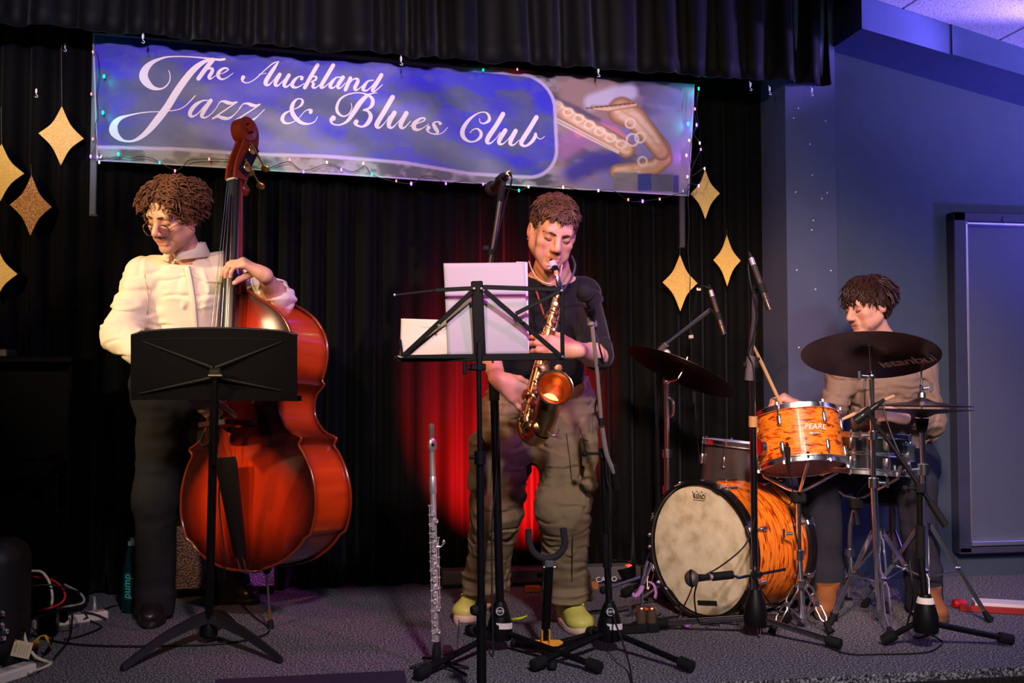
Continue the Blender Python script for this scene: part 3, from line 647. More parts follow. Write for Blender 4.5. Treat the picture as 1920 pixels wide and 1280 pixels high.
for i, (px, py, w, ht, hb, tw, br, lb, ty) in enumerate(STARS):
    yy = YC-0.075; c0 = PY(px, py, yy); sc = (PY(px+10, py, yy)-c0).length/10
    tips = [(0, ht), (w, -3 if i == 0 else 0), (0, -hb), (-w, 3 if i == 0 else 0)]; poly = []
    for a in range(4):
        A, B = np.array(tips[a]), np.array(tips[(a+1) % 4])
        for t in np.linspace(0, 1, 9)[:-1]:
            m_ = A*(1-t)+B*t; k = 1-0.19*math.sin(PI*t); poly.append((m_[0]*k*sc, m_[1]*k*sc))
    M_ = Matrix.Translation(c0) @ Matrix.Rotation(math.radians([4, -8, 10, -3, -14, 6, 3][i]), 4, 'Z') @ frame((0, -1, 0), (1, 0, 0)).to_4x4()
    st_ = thing('glitter_star', lb, 'ornament', c0, 'gold glitter stars hung on the curtain')
    mat_ = glit if i != 2 else ramp_mat('copper_glitter', [(0.3, col(150, 82, 36)), (0.6, col(225, 150, 70)), (0.8, col(255, 230, 170))], tex='VORO', scale=330, rough=0.45, metal=0.15, bump=0.5)
    MB().prism(poly[::-1], M_ @ Matrix.Translation((0, 0, -0.002)), 0.004).build('star_card', mat_, st_, 20)
    MB().tube([c0+V(0, 0, ht*sc-0.002), PY(px, ty, YC-0.02)], 0.0008, 5).build('thread', mat('clear_thread', col(120, 120, 120), 0.4), st_)
# ------------------------------------------------------------------ double bass
bz = camdir(-0.070, 1, 0.10).normalized(); ya = math.radians(28)
bn = camdir(-math.sin(ya), 0, -math.cos(ya)); bn = (bn-bz*bn.dot(bz)).normalized(); bxx = bz.cross(bn)*-1
pin_tip = FL(507, 1178); pin_top = P(500, 1064, 3.86); RIB = 0.205
BO = pin_top+bn*(RIB/2)                                              # bottom centre on the front plate
def BP(x, z, n): return BO+bxx*x+bz*z+bn*n
half = [(0.0,0.0),(0.12,0.006),(0.20,0.03),(0.27,0.09),(0.31,0.18),(0.318,0.26),(0.305,0.34),(0.275,0.41),(0.252,0.445),(0.268,0.468),(0.262,0.474),(0.215,0.498),(0.178,0.55),(0.170,0.60),(0.182,0.645),(0.212,0.672),(0.222,0.682),(0.212,0.70),(0.232,0.75),(0.243,0.81),(0.235,0.87),(0.20,0.935),(0.145,0.985),(0.09,1.02),(0.055,1.05),(0.03,1.06)]
hp = np.array(half)*np.array([1.05, 1.0]); 
sg_ = [hp[:10], hp[9:11], hp[10:17], hp[16:]]; sg_ = [crom([(a, b, 0) for a, b in q], 10)[:, :2] for q in sg_]; hp = np.concatenate(sg_); hp = hp[np.argsort(hp[:, 1], kind='stable')]
zz = hp[:, 1]; ww = hp[:, 0]
zs = np.unique(np.concatenate([np.linspace(0, 1.06, 150), [0.468, 0.474, 0.682], 0.03*np.linspace(0, 1, 8)**2]))
def wid(z):
    z = np.asarray(z); lo = 0.334*np.sqrt(np.clip(1-((0.26-z)/0.26)**2, 0, 1))**0.9
    return np.where(z < 0.12, np.maximum(lo, 0.001), np.interp(z, zz, ww))
wz = wid(zs); wz[0] = 0.06
ns = 25; ss = np.linspace(-1, 1, ns)
bass = thing('double_bass', 'sunburst orange double bass leaning upright behind the black solid music stand', 'double bass', pin_tip)
def plate(name, n0, sgn, arch):
    X = wz[:, None]*ss[None]; Z = zs[:, None]+0*ss[None]
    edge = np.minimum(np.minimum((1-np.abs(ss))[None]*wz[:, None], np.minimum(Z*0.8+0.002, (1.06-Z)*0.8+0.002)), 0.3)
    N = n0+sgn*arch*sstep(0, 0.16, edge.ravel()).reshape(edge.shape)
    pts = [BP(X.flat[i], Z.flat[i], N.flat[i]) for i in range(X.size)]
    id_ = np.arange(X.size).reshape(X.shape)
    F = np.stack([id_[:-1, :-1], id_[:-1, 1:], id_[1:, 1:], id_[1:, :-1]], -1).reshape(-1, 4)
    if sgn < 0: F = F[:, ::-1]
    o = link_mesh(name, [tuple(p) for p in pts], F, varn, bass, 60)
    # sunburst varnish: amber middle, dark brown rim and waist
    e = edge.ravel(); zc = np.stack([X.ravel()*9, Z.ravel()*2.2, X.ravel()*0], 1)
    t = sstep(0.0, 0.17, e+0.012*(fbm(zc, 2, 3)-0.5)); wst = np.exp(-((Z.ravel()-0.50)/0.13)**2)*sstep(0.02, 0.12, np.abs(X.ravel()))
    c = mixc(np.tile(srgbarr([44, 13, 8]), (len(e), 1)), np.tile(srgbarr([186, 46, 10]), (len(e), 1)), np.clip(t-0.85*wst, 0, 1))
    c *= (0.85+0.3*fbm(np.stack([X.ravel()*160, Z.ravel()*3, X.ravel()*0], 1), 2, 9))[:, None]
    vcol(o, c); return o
varn = attr_mat('sunburst_varnish', 0.24, 0.55, 0.5)
plate('front_plate', 0, 1, 0.022); plate('back_plate', -RIB, -1, 0.012)
out = [(w, z) for w, z in zip(wz, zs)]; loop = out[::-1]+[(-w, z) for w, z in out]; loop = np.array(loop); L_ = len(loop)
pts = []; cc = []
for n_ in np.linspace(0, -RIB, 7):
    ins = 0.006
    for (x, z) in loop:
        pts.append(BP(x*(1-ins/0.3), z*0.985+0.006, n_)); 
nr = 7
F = [(k*L_+i, k*L_+i+1, (k+1)*L_+i+1, (k+1)*L_+i) for k in range(nr-1) for i in range(L_-1)]+[(k*L_+L_-1, k*L_, (k+1)*L_, (k+1)*L_+L_-1) for k in range(nr-1)]
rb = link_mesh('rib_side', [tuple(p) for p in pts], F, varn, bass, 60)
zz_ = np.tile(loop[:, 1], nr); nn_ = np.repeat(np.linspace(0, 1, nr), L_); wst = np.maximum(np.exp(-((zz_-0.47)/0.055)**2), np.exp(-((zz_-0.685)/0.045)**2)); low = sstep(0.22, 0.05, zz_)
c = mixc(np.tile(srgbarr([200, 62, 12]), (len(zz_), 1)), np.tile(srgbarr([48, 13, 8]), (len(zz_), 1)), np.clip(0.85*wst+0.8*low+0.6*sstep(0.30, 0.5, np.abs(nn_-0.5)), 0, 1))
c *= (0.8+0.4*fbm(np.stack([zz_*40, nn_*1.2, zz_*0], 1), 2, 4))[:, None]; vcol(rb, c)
edgem = mat('varnished_edge', col(118, 42, 18), 0.2, coat=0.6)
for n_, nm_ in ((0.0, 'front_edging'), (-RIB, 'back_edging')):
    MB().tube([BP(x, z, n_) for x, z in loop[::2]], 0.0055, 8, closed=True).build(nm_, edgem, bass, 180)
ebony = mat('ebony', col(20, 17, 18), 0.3, 0, 0.5, noise=0.2, nscale=30)
maple = mat('red_brown_maple', col(120, 42, 20), 0.28, coat=0.4, noise=0.25, nscale=25)
# neck, fingerboard, strings
ZN, ZE = 1.50, 0.66
def fbp(z): t = (ZN-z)/(ZN-ZE); return 0.012+0.098*t, 0.0215+0.021*t
fb = MB(); rows = 14; pr = 9; vs = []
for i in range(rows):
    z = ZN+(ZE-ZN)*i/(rows-1); n_, w_ = fbp(z)
    for k in range(pr): a = -1+2*k/(pr-1); vs.append(BP(w_*a, z, n_+0.012*(1-a*a)))
    for k in range(pr): a = 1-2*k/(pr-1); vs.append(BP(w_*a, z, n_-0.014))
m2 = 2*pr
fb.add(vs, [(i*m2+k, i*m2+(k+1) % m2, (i+1)*m2+(k+1) % m2, (i+1)*m2+k) for i in range(rows-1) for k in range(m2)]+[tuple(range(m2-1, -1, -1)), tuple((rows-1)*m2+k for k in range(m2))])
fb.build('fingerboard', ebony, bass, 40)
nk = MB(); nk.tube([BP(0, ZN+0.01, -0.012), BP(0, 1.3, 0.0), BP(0, 1.14, 0.012), BP(0, 1.085, 0.0)], [0.021, 0.025, 0.029, 0.034], 16, sm=4)
nk.tube([BP(0, 1.12, 0.01), BP(0, 1.07, -0.03), BP(0, 1.045, -0.10), BP(0, 1.04, -0.17)], [0.034, 0.038, 0.034, 0.028], 14, sm=4)
nk.build('neck', maple, bass, 180)
MB().box(mtx(BP(0, ZN+0.004, 0.018), bz, bxx), (0.046, 0.02, 0.009), 0.002).build('nut', mat('bone', col(200, 185, 160), 0.4), bass)
pbx = [(0.008, 1.505, -0.016), (-0.012, 1.56, -0.026), (-0.045, 1.625, -0.03), (-0.075, 1.68, -0.028)]
for s_ in (-1, 1):
    m_ = MB(); v_ = []
    prof = [(1.505, 0.030, -0.040), (1.55, 0.022, -0.058), (1.60, 0.004, -0.082), (1.65, -0.022, -0.108), (1.69, -0.040, -0.118)]
    for (z, n0, n1) in prof:
        xo, xi = s_*(0.027-0.004*(z-1.5)/0.2), s_*(0.016-0.003*(z-1.5)/0.2)
        v_ += [BP(xo, z, n0), BP(xo, z, n1), BP(xi, z, n1), BP(xi, z, n0)]
    m_.add(v_, [(4*i+k, 4*i+(k+1) % 4, 4*i+4+(k+1) % 4, 4*i+4+k) for i in range(4) for k in range(4)]+[(3, 2, 1, 0), (16, 17, 18, 19)]); m_.build('pegbox_cheek', maple, bass, 30)
MB().tube([BP(0, 1.50, -0.032), BP(0, 1.55, -0.052), BP(0, 1.60, -0.078), BP(0, 1.66, -0.108), BP(0, 1.69, -0.118)], [0.020, 0.018, 0.016, 0.016, 0.017], 10, sm=3).build('pegbox_back', maple, bass)
MB().ball(BP(0, 1.475, -0.045), (0.022, 0.022, 0.030), 14, frame(bz+bn*0.4, bxx)).build('neck_button', maple, bass)
# scroll: a narrowing volute seen from the side
sp = []; rr = []
for i in range(46):
    t = i/45; a = math.radians(215-560*t); R = 0.052*(1-0.80*t)
    sp.append((1.718+R*math.sin(a)*1.05, -0.060+R*math.cos(a)))
m_ = MB()
hw = [0.019+0.020*min(1, i/34) for i in range(46)]; th = [0.016-0.008*(i/45) for i in range(46)]
v_ = []
for i, (z, n_) in enumerate(sp):
    j = min(i+1, 45); k = max(i-1, 0); tz, tn = sp[j][0]-sp[k][0], sp[j][1]-sp[k][1]; q_ = math.hypot(tz, tn); oz, on = -tn/q_, tz/q_
    for (x, o_) in ((hw[i], 1), (-hw[i], 1), (-hw[i]*0.92, -1), (hw[i]*0.92, -1)): v_.append(BP(x, z+oz*th[i]*o_, n_+on*th[i]*o_))
m_.add(v_, [(4*i+k, 4*i+(k+1) % 4, 4*i+4+(k+1) % 4, 4*i+4+k) for i in range(45) for k in range(4)]+[(3, 2, 1, 0), (180, 181, 182, 183)])
m_.rod(BP(-0.041, 1.722, -0.060), BP(0.041, 1.722, -0.060), 0.011, 14)
m_.build('scroll', maple, bass, 50)
brass = mat('brass_gears', col(205, 165, 95), 0.3, 0.9)
for s_ in (-1, 1):
    pl = MB(); pl.box(mtx(BP(s_*0.030, 1.595, -0.050), bxx*s_, (bz*0.9-bn*0.55)), (0.15, 0.05, 0.003), 0.001)
    pl.build('tuner_plate', mat('dark_tuner_plate', col(50, 48, 62), 0.3, 0.8), bass)
    for z, n_ in ((1.555, -0.030), (1.635, -0.062)):
        g = MB(); c_ = BP(s_*0.034, z, n_)
        g.lathe([(0, 0), (0.017, 0), (0.019, 0.003), (0.017, 0.006), (0.006, 0.007), (0, 0.010)], mtx(c_, bxx*s_), 20).build('tuner_gear', brass, bass)
        w = MB(); e1 = BP(s_*0.040, z+0.03, n_+0.012); e2 = BP(s_*0.040, z-0.045, n_-0.055)
        w.tube([e1, e2], 0.0035, 8)
        for k in range(6): w.tube([e1.lerp(e2, 0.12+0.07*k), e1.lerp(e2, 0.155+0.07*k)], 0.0065, 8)
        w.build('tuner_worm', brass, bass)
        tdir = (e2-e1).normalized()
        MB().lathe([(0.004, 0), (0.006, 0.004), (0.018, 0.012), (0.021, 0.024), (0.014, 0.034), (0, 0.037)], mtx(e2, tdir, bxx) @ Matrix.Diagonal((1, 0.35, 1, 1)), 18).build('tuner_key', brass, bass)
gut = mat('steel_string', (0.42, 0.38, 0.36), 0.3, 1.0)
ZB = 0.545
for k in range(4):
    x0_, x1_ = (-0.0135+0.009*k), (-0.057+0.038*k)
    MB().tube([BP(x0_*0.8, 1.60, -0.02), BP(x0_, ZN+0.006, 0.0265), BP(x1_, ZB+0.003, 0.168-0.010*((k-1.5)/1.5)**2), BP(x1_*0.62, 0.40, 0.095)], [0.0012]*4, 6).build('string', gut, bass)
bm_ = MB(); brp = [(-0.085, 0), (-0.045, 0), (-0.035, 0.03), (-0.012, 0.045), (0.012, 0.045), (0.035, 0.03), (0.045, 0), (0.085, 0), (0.078, 0.022), (0.052, 0.05), (0.058, 0.085), (0.074, 0.11), (0.074, 0.138), (0.04, 0.148), (0, 0.152), (-0.04, 0.148), (-0.074, 0.138), (-0.074, 0.11), (-0.058, 0.085), (-0.052, 0.05), (-0.078, 0.022)]
bm_.prism(brp, Matrix.Translation(BP(0, ZB-0.009, 0.018)) @ Matrix((bxx, bn, bxx.cross(bn))).transposed().to_4x4(), 0.018)
bm_.build('bridge', mat('dark_bridge', col(58, 30, 22), 0.45), bass, 25)
tp = MB(); v_ = []
for i, (z, n_, w_) in enumerate([(0.42, 0.105, 0.046), (0.40, 0.102, 0.050), (0.25, 0.075, 0.040), (0.10, 0.050, 0.030), (0.05, 0.042, 0.024)]):
    for k in range(7): a = -1+k/3; v_.append(BP(w_*a, z, n_+0.010*(1-a*a)))
    v_ += [BP(w_, z, n_-0.012), BP(-w_, z, n_-0.012)]
tp.add(v_, [(9*i+k, 9*i+(k+1) % 9, 9*i+9+(k+1) % 9, 9*i+9+k) for i in range(4) for k in range(9)]+[tuple(range(8, -1, -1)), tuple(36+k for k in range(9))]); tp.build('tailpiece', ebony, bass, 40)
MB().tube([BP(-0.015, 0.05, 0.04), BP(-0.012, -0.004, 0.012), BP(0, -0.012, -0.06), BP(0.012, -0.004, 0.012), BP(0.015, 0.05, 0.04)], 0.0025, 6, sm=4).build('tail_wire', STEEL, bass)
for s_ in (-1, 1):       # f-holes
    f_ = crom([(s_*0.105, 0.635), (s_*0.085, 0.645), (s_*0.088, 0.61), (s_*0.118, 0.545), (s_*0.145, 0.48), (s_*0.15, 0.45), (s_*0.13, 0.455)], 6); v_ = []
    for i, p in enumerate(f_):
        t = i/(len(f_)-1); w_ = 0.004+0.006*math.sin(PI*t); v_ += [BP(p[0]-w_, p[1], 0.0228), BP(p[0]+w_, p[1], 0.0228)]
    MB().add(v_, [(2*i, 2*i+1, 2*i+3, 2*i+2) for i in range(len(f_)-1)]).build('f_hole', mat('dark_hollow', col(8, 5, 4), 0.9), bass, 0)
ep = MB(); ep.lathe([(0, 0.02), (0.02, 0.02), (0.022, 0), (0.012, -0.02), (0.006, -0.025)], mtx(pin_top, bz), 16); ep.build('endpin_collar', ebony, bass)
pdir = (pin_tip-pin_top); ex = MB().tube([pin_top, pin_top+pdir*0.85], 0.005, 10); ex.build('endpin_rod', STEEL, bass)
MB().tube([pin_top+pdir*0.68, pin_top+pdir*0.86], 0.007, 10).build('endpin_ferrule', brass, bass)
MB().lathe([(0.008, 0.035), (0.010, 0.03), (0.014, 0.0), (0, 0)], mtx(pin_tip), 14).build('rubber_foot', RUBBER, bass)
MB().lathe([(0.007, 0), (0.009, 0.006), (0.009, 0.016), (0, 0.02)], mtx(pin_top+pdir*0.10), 10).build('endpin_screw', mat('red_tip', col(180, 30, 20), 0.3), bass)
# pickup box clipped on the tailpiece and its lead
MB().box(mtx(BP(0.045, 0.385, 0.075), bz, bxx), (0.030, 0.022, 0.06), 0.003).build('pickup_jack', mat('pickup_black', col(22, 22, 24), 0.3), bass)
MB().tube([BP(0.05, 0.42, 0.085), BP(0.06, 0.445, 0.08)], 0.006, 10).build('jack_plug', CHROME, bass)
MB().tube([BP(0.05, 0.36, 0.075), BP(0.075, 0.25, 0.06), BP(0.075, 0.05, 0.04), BP(0.10, -0.03, 0.02)], 0.003, 6, sm=5).build('pickup_lead', CABLE, bass)
MB().tube([BP(0.125, 0.545, 0.025), BP(0.115, 0.50, 0.05), BP(0.14, 0.475, 0.06), BP(0.17, 0.49, 0.05), BP(0.17, 0.53, 0.03)], 0.006, 8, sm=5).build('strap_loop', RUBBER, bass)
# ------------------------------------------------------------------ people
def A(v): return np.array(v, float)
def headframe(yaw, pitch, roll):
    """yaw turns the face to image-left (+), pitch tips it down (+), roll leans the crown to image-left (+); degrees"""
    y, p, r = map(math.radians, (yaw, pitch, roll))
    f = camdir(-math.sin(y), 0, -math.cos(y)); x = camdir(-math.cos(y), 0, math.sin(y)); z = V(0, 0, 1)   # x = the person's own right
    f, z = f*math.cos(p)-z*math.sin(p), z*math.cos(p)+f*math.sin(p)
    ax = camdir(0, 0, -1); Rm = Matrix.Rotation(r, 3, ax)
    x, f, z = Rm @ x, Rm @ f, Rm @ z
    return np.array(Matrix((x, f, z)).transposed())
def add_head(S, c, M, s=1.0, jaw=1.0, nose=1.0, pout=0.0):
    c = A(c); L = lambda x, y, z: c+M @ (A([x, y, z])*s)
    R3 = lambda a, b, d: A([a, b, d])*s
    S.ell(L(0, -0.014, 0.045), R3(0.076, 0.096, 0.079), M, k=0.02)
    S.ell(L(0, 0.022, -0.012), R3(0.066, 0.070, 0.088), M, k=0.03)
    for q in (-1, 1):
        S.cone(L(q*0.050, 0.0, -0.050), L(q*0.012, 0.066, -0.096), 0.022*s*jaw, 0.019*s*jaw, k=0.03)
        S.ell(L(q*0.043, 0.062, -0.024), R3(0.022, 0.020, 0.018), M, k=0.02)
        S.ell(L(q*0.040, 0.055, -0.062), R3(0.020, 0.020, 0.022), M, k=0.025)
    S.ell(L(0, 0.076, -0.099), R3(0.019, 0.015, 0.016), M, k=0.018)
    S.cone(L(-0.036, 0.079, 0.024), L(0.036, 0.079, 0.024), 0.013*s, k=0.02)
    for q in (-1, 1): S.ell(L(q*0.033, 0.103, 0.003), R3(0.021, 0.018, 0.0125), M, k=0.012, sub=True)
    for q in (-1, 1): S.ell(L(q*0.032, 0.0765, 0.002), R3(0.0155, 0.0125, 0.0115), M, k=0.004)
    S.cone(L(0, 0.088, 0.014), L(0, 0.107+0.006*nose, -0.030), 0.0085*s, 0.0125*s*nose, k=0.012)
    for q in (-1, 1): S.ell(L(q*0.0125, 0.101, -0.036), R3(0.0095, 0.012, 0.0085), M, k=0.008)
    S.ell(L(0, 0.084, -0.058), R3(0.026, 0.012, 0.018), M, k=0.015)
    S.cone(L(-0.019, 0.088+pout, -0.0625), L(0.019, 0.088+pout, -0.0625), 0.0065*s, k=0.007)
    S.cone(L(-0.016, 0.087+pout, -0.0755), L(0.016, 0.087+pout, -0.0755), 0.0078*s, k=0.007)
    S.cone(L(-0.024, 0.098+pout, -0.0690), L(0.024, 0.098+pout, -0.0690), 0.0038*s, k=0.004, sub=True)
    for q in (-1, 1):
        S.ell(L(q*0.079, -0.008, -0.004), R3(0.011, 0.021, 0.032), M, k=0.008)
        S.ell(L(q*0.090, -0.003, -0.002), R3(0.007, 0.011, 0.017), M, k=0.006, sub=True)
def hand(S, w, d, pn, side, curls, spread=0.10, thumb=(0.6, 0.3, 0.35), s=1.0, k=0.006):
    """w wrist, d wrist-to-knuckles, pn the way the palm faces; side +1 puts the thumb on d x pn; curls (knuckle, middle, tip) degrees"""
    w = A(w); d = A(d)/np.linalg.norm(A(d)); pn = A(pn)-d*(A(pn)@d); pn /= np.linalg.norm(pn); lat = np.cross(d, pn)*side
    S.cone(w-d*0.01*s, w+d*0.02*s, 0.027*s, 0.026*s, k=0.012)
    off = [0.029, 0.010, -0.010, -0.028]; ln = [(0.044, 0.027, 0.021), (0.048, 0.030, 0.022), (0.045, 0.028, 0.021), (0.035, 0.022, 0.019)]
    pl = [0.088, 0.090, 0.085, 0.078]; rr = [0.0098, 0.0100, 0.0094, 0.0084]; tips = []
    for i in range(4):
        K = w+(d*pl[i]+lat*off[i])*s; S.cone(w+(d*0.018+lat*off[i]*0.55)*s, K-pn*0.002, 0.015*s, 0.0125*s, k=0.016)
        a = 0; p = K; fd0 = d+lat*spread*(1.5-i)*0.66; fd0 /= np.linalg.norm(fd0); r0 = rr[i]*s
        for j in range(3):
            a += math.radians(curls[i][j]); fd = fd0*math.cos(a)+pn*math.sin(a); q = p+fd*ln[i][j]*s
            S.cone(p, q, r0*(1-0.07*j), r0*(1-0.07*(j+1)), k=k if j else 0.010); p = q
        tips.append(p)
    t0 = w+(d*0.028+lat*0.026+pn*0.008)*s; o_, u_, f_ = thumb
    td = d*0.62+lat*o_+pn*u_; td /= np.linalg.norm(td); t1 = t0+td*0.040*s; S.cone(t0, t1, 0.016*s, 0.0125*s, k=0.014)
    td2 = td+d*0.35+pn*f_-lat*0.2; td2 /= np.linalg.norm(td2); t2 = t1+td2*0.032*s; S.cone(t1, t2, 0.0122*s, 0.0108*s, k=k)
    td3 = td2+pn*f_*0.8-lat*0.35; td3 /= np.linalg.norm(td3); t3 = t2+td3*0.024*s; S.cone(t2, t3, 0.0108*s, 0.009*s, k=k); tips.append(t3)
    return tips
def skin_body(J, s=1.0):
    S = Sdf(); a = lambda n: A(J[n])
    S.cone(a('neck')+(a('head')-a('neck'))*0.55, a('neck'), 0.054*s, 0.060*s, k=0.03)
    S.cone(a('neck'), (a('sr')+a('sl'))/2, 0.062*s, 0.08*s, k=0.04)
    S.cone(a('sr'), a('sl'), 0.062*s, k=0.05); ch = (a('sr')+a('sl'))/2; pe = a('pelvis')
    S.cone(ch+(pe-ch)*0.25, ch+(pe-ch)*0.55, 0.115*s, 0.105*s, k=0.06); S.cone(ch+(pe-ch)*0.55, pe, 0.105*s, 0.115*s, k=0.06)
    for q in 'rl':
        S.cone(a('s'+q), a('e'+q), 0.048*s, 0.037*s, k=0.03); m = a('e'+q)+(a('w'+q)-a('e'+q))*0.3
        S.cone(a('e'+q), m, 0.037*s, 0.040*s, k=0.02); S.cone(m, a('w'+q), 0.040*s, 0.026*s, k=0.02)
        S.cone(a('h'+q), a('k'+q), 0.075*s, 0.052*s, k=0.04); m = a('k'+q)+(a('a'+q)-a('k'+q))*0.3
        S.cone(a('k'+q), m, 0.052*s, 0.054*s, k=0.02); S.cone(m, a('a'+q), 0.054*s, 0.036*s, k=0.02)
        f = a('t'+q)-a('a'+q); g = a('a'+q)+f*0.32; g[2] = 0.045; S.cone(a('a'+q)-A([0, 0, 0.05]), g, 0.026*s, 0.016*s, k=0.02)
    return S
def ridge(X, fr, seed, w=1.0):
    n = fbm(X*A(fr), 2, seed); return (1-np.abs(2*n-1)*1.6)
def creases(amp, frs, seed, w=0.055):
    def f(X, d):
        m = np.abs(d) < 0.04; o = np.zeros(len(X))
        if m.any():
            Y = X[m]; t = 0
            for i, fr in enumerate(frs):
                n = fbm((Y+0.04*(fbm(Y*9, 2, seed+50)-0.5)[:, None])*A(fr), 2, seed+i*7); big = sstep(0.40, 0.62, fbm(Y*5.5, 1, seed+90+i))
                t = t+big*(np.exp(-((n-0.47)/w)**2)-0.8*np.exp(-((n-0.47-1.7*w)/(1.2*w))**2))
            o[m] = amp*t
        return o
    return f
def folds(amp, frs, seed):
    def f(X, d):
        m = np.abs(d) < 0.05; o = np.zeros(len(X))
        if m.any():
            Y = X[m]; t = 0
            for i, fr in enumerate(frs): t = t+ridge(Y, fr, seed+i*7)
            o[m] = -amp*t/len(frs)
        return o
    return f
def skin_color(o, c, M, s, tone, ears=True, stubble=0.0, lips=(0.62, 0.27, 0.22)):
    n = len(o.data.vertices); co = np.empty(n*3, dtype=np.float32); o.data.vertices.foreach_get('co', co); X = co.reshape(-1, 3).astype(float)+A(OFF[o.name])
    q = ((X-A(c)) @ M)/s; x, y, z = q.T; t = srgbarr(tone); C_ = np.tile(t, (n, 1))*(0.92+0.16*fbm(X*A([30, 30, 30]), 2, 3))[:, None]
    near = (np.abs(x) < 0.1) & (np.abs(y) < 0.14) & (np.abs(z) < 0.13)
    red = t*A([1.0, 0.72, 0.68]); dark = t*A([0.30, 0.22, 0.20])
    def blend(mask, colr): 
        nonlocal C_; C_ = mixc(C_, np.tile(colr, (n, 1)), np.where(near, mask, 0))
    ax = np.abs(x)
    blend(0.5*np.exp(-(((ax-0.045)/0.018)**2+((z+0.03)/0.018)**2))*(y > 0.03), red); blend(0.5*np.exp(-((x/0.016)**2+((z+0.034)/0.012)**2))*(y > 0.09), red)
    lm = np.exp(-((x/0.019)**4+((z+0.0690)/0.0105)**4))*(y > 0.075); blend(0.75*lm, t*A([0.95, 0.52, 0.48]))
    blend(0.85*np.exp(-((x/0.022)**4+((z+0.0690)/0.0026)**2))*(y > 0.075), dark)
    blend(0.85*np.exp(-(((ax-0.032)/0.0150)**4+((z+0.0055-((ax-0.032)/0.016)**2*0.003)/0.0026)**2))*(y > 0.06), dark)
    blend(0.35*np.exp(-(((ax-0.032)/0.020)**4+((z-0.002)/0.012)**4))*(y > 0.06), t*A([0.62, 0.45, 0.42]))
    if stubble: blend(stubble*np.exp(-(((z+0.052)/0.008)**2+(x/0.028)**4))*(y > 0.07), dark); blend(0.4*stubble*sstep(-0.05, -0.09, z)*(y > 0.0), t*A([0.6, 0.5, 0.48]))
    for sg in (-1, 1): blend(0.8*np.exp(-(((x-sg*0.007)/0.0035)**2+((z+0.043)/0.003)**2))*(y > 0.09), dark)
    vcol(o, C_)
def skinmat(name): 
    m = attr_mat(name, 0.45, 0, 0.4); b = m.node_tree.nodes['Principled BSDF']; b.inputs['Subsurface Weight'].default_value = 0.10
    b.inputs['Subsurface Radius'].default_value = (0.012, 0.004, 0.002); b.inputs['Subsurface Scale'].default_value = 0.6; return m
def hairmat(name, c, r=0.45): return ramp_mat(name, [(0.3, (*(Vector(c[:3])*0.45), 1)), (0.65, c), (0.9, (*(Vector(c[:3])*1.7), 1))], scale=24, rough=r, detail=5, spec=0.4)
def brows(c, M, s, p, m, lower=0.0, thick=0.0048):
    for q in (-1, 1):
        pts = [A(c)+M @ (A([q*x, y, z])*s) for x, y, z in ((0.010, 0.0955, 0.0225-lower), (0.024, 0.0940, 0.0250-lower*0.8), (0.040, 0.0865, 0.0255-lower*0.5), (0.056, 0.071, 0.0195-lower*0.4))]
        MB().tube(pts, [thick*0.6, thick*0.8, thick*0.65, thick*0.2], 8, sm=4).build('eyebrow', m, p, 180)
        pts = [A(c)+M @ (A([q*x, y, z])*s) for x, y, z in ((0.017, 0.0845, -0.0035), (0.026, 0.0895, -0.0075), (0.035, 0.0895, -0.0078), (0.046, 0.082, -0.003))]
        MB().tube(pts, [0.0008, 0.0014, 0.0014, 0.0008], 6, sm=4).build('eyelashes', m, p, 180)
def locks(c, M, s, p, m, n, length, rad, rule, comb, curl=0.0, curln=1.5, drop=0.02, seed=1, lift=0.004, name='hair', cap=None, npt=7, side=4, twist=0.25):
    """tufts of hair: each a tapering curved strand bundle rooted on the skull; rule(x,y,z) says where hair grows, comb gives its lie"""
    r = np.random.default_rng(seed); mb = MB(); got = 0; V_ = []; F_ = []
    while got < n:
        u = r.normal(size=3); u /= np.linalg.norm(u); q = A([0, -0.014, 0.045])+u*A([0.078, 0.098, 0.081])
        if not rule(*q): continue
        got += 1; nrm = u/A([0.078, 0.098, 0.081]); nrm /= np.linalg.norm(nrm); d = A(comb(*q))+r.normal(size=3)*twist; d -= nrm*(d@nrm); d /= np.linalg.norm(d)+1e-9
        L = length(*q) if callable(length) else length; L *= 0.75+0.5*r.random(); b = np.cross(nrm, d); ph = r.random()*6.28; pts = []; pp_ = q+nrm*lift*(0.2+r.random())
        for k in range(npt):
            t = k/(npt-1); off = curl*(0.3+0.7*t)*(b*math.sin(ph+t*curln*6.28)+nrm*math.cos(ph+t*curln*6.28)); x_ = pp_+off
            pts.append(x_); dd = d*(1-0.2*t)+nrm*(0.22*(1-t)-0.10)+A([0, 0, -drop*t*10]); pp_ = pp_+dd/np.linalg.norm(dd)*L/(npt-1)
            e = (pp_-A([0, -0.014, 0.045]))/A([0.080, 0.100, 0.083]); le = np.linalg.norm(e)
            if le < 1: pp_ = A([0, -0.014, 0.045])+e/le*A([0.080, 0.100, 0.083])
        W_ = [A(c)+M @ (x*s) for x in pts]
        rr = [rad*s*(0.65+0.5*math.sin(PI*min(1, 0.2+0.75*k/(npt-1))))*(1 if k < npt-1 else 0.12) for k in range(npt)]
        mb.tube(W_, rr, side, caps=False, flat=(1.0, 0.6))
    if cap is not None: cv, cf = cap; mb.add([Vector(v) for v in cv], [tuple(f) for f in cf])
    return mb.build(name, m, p, 180)
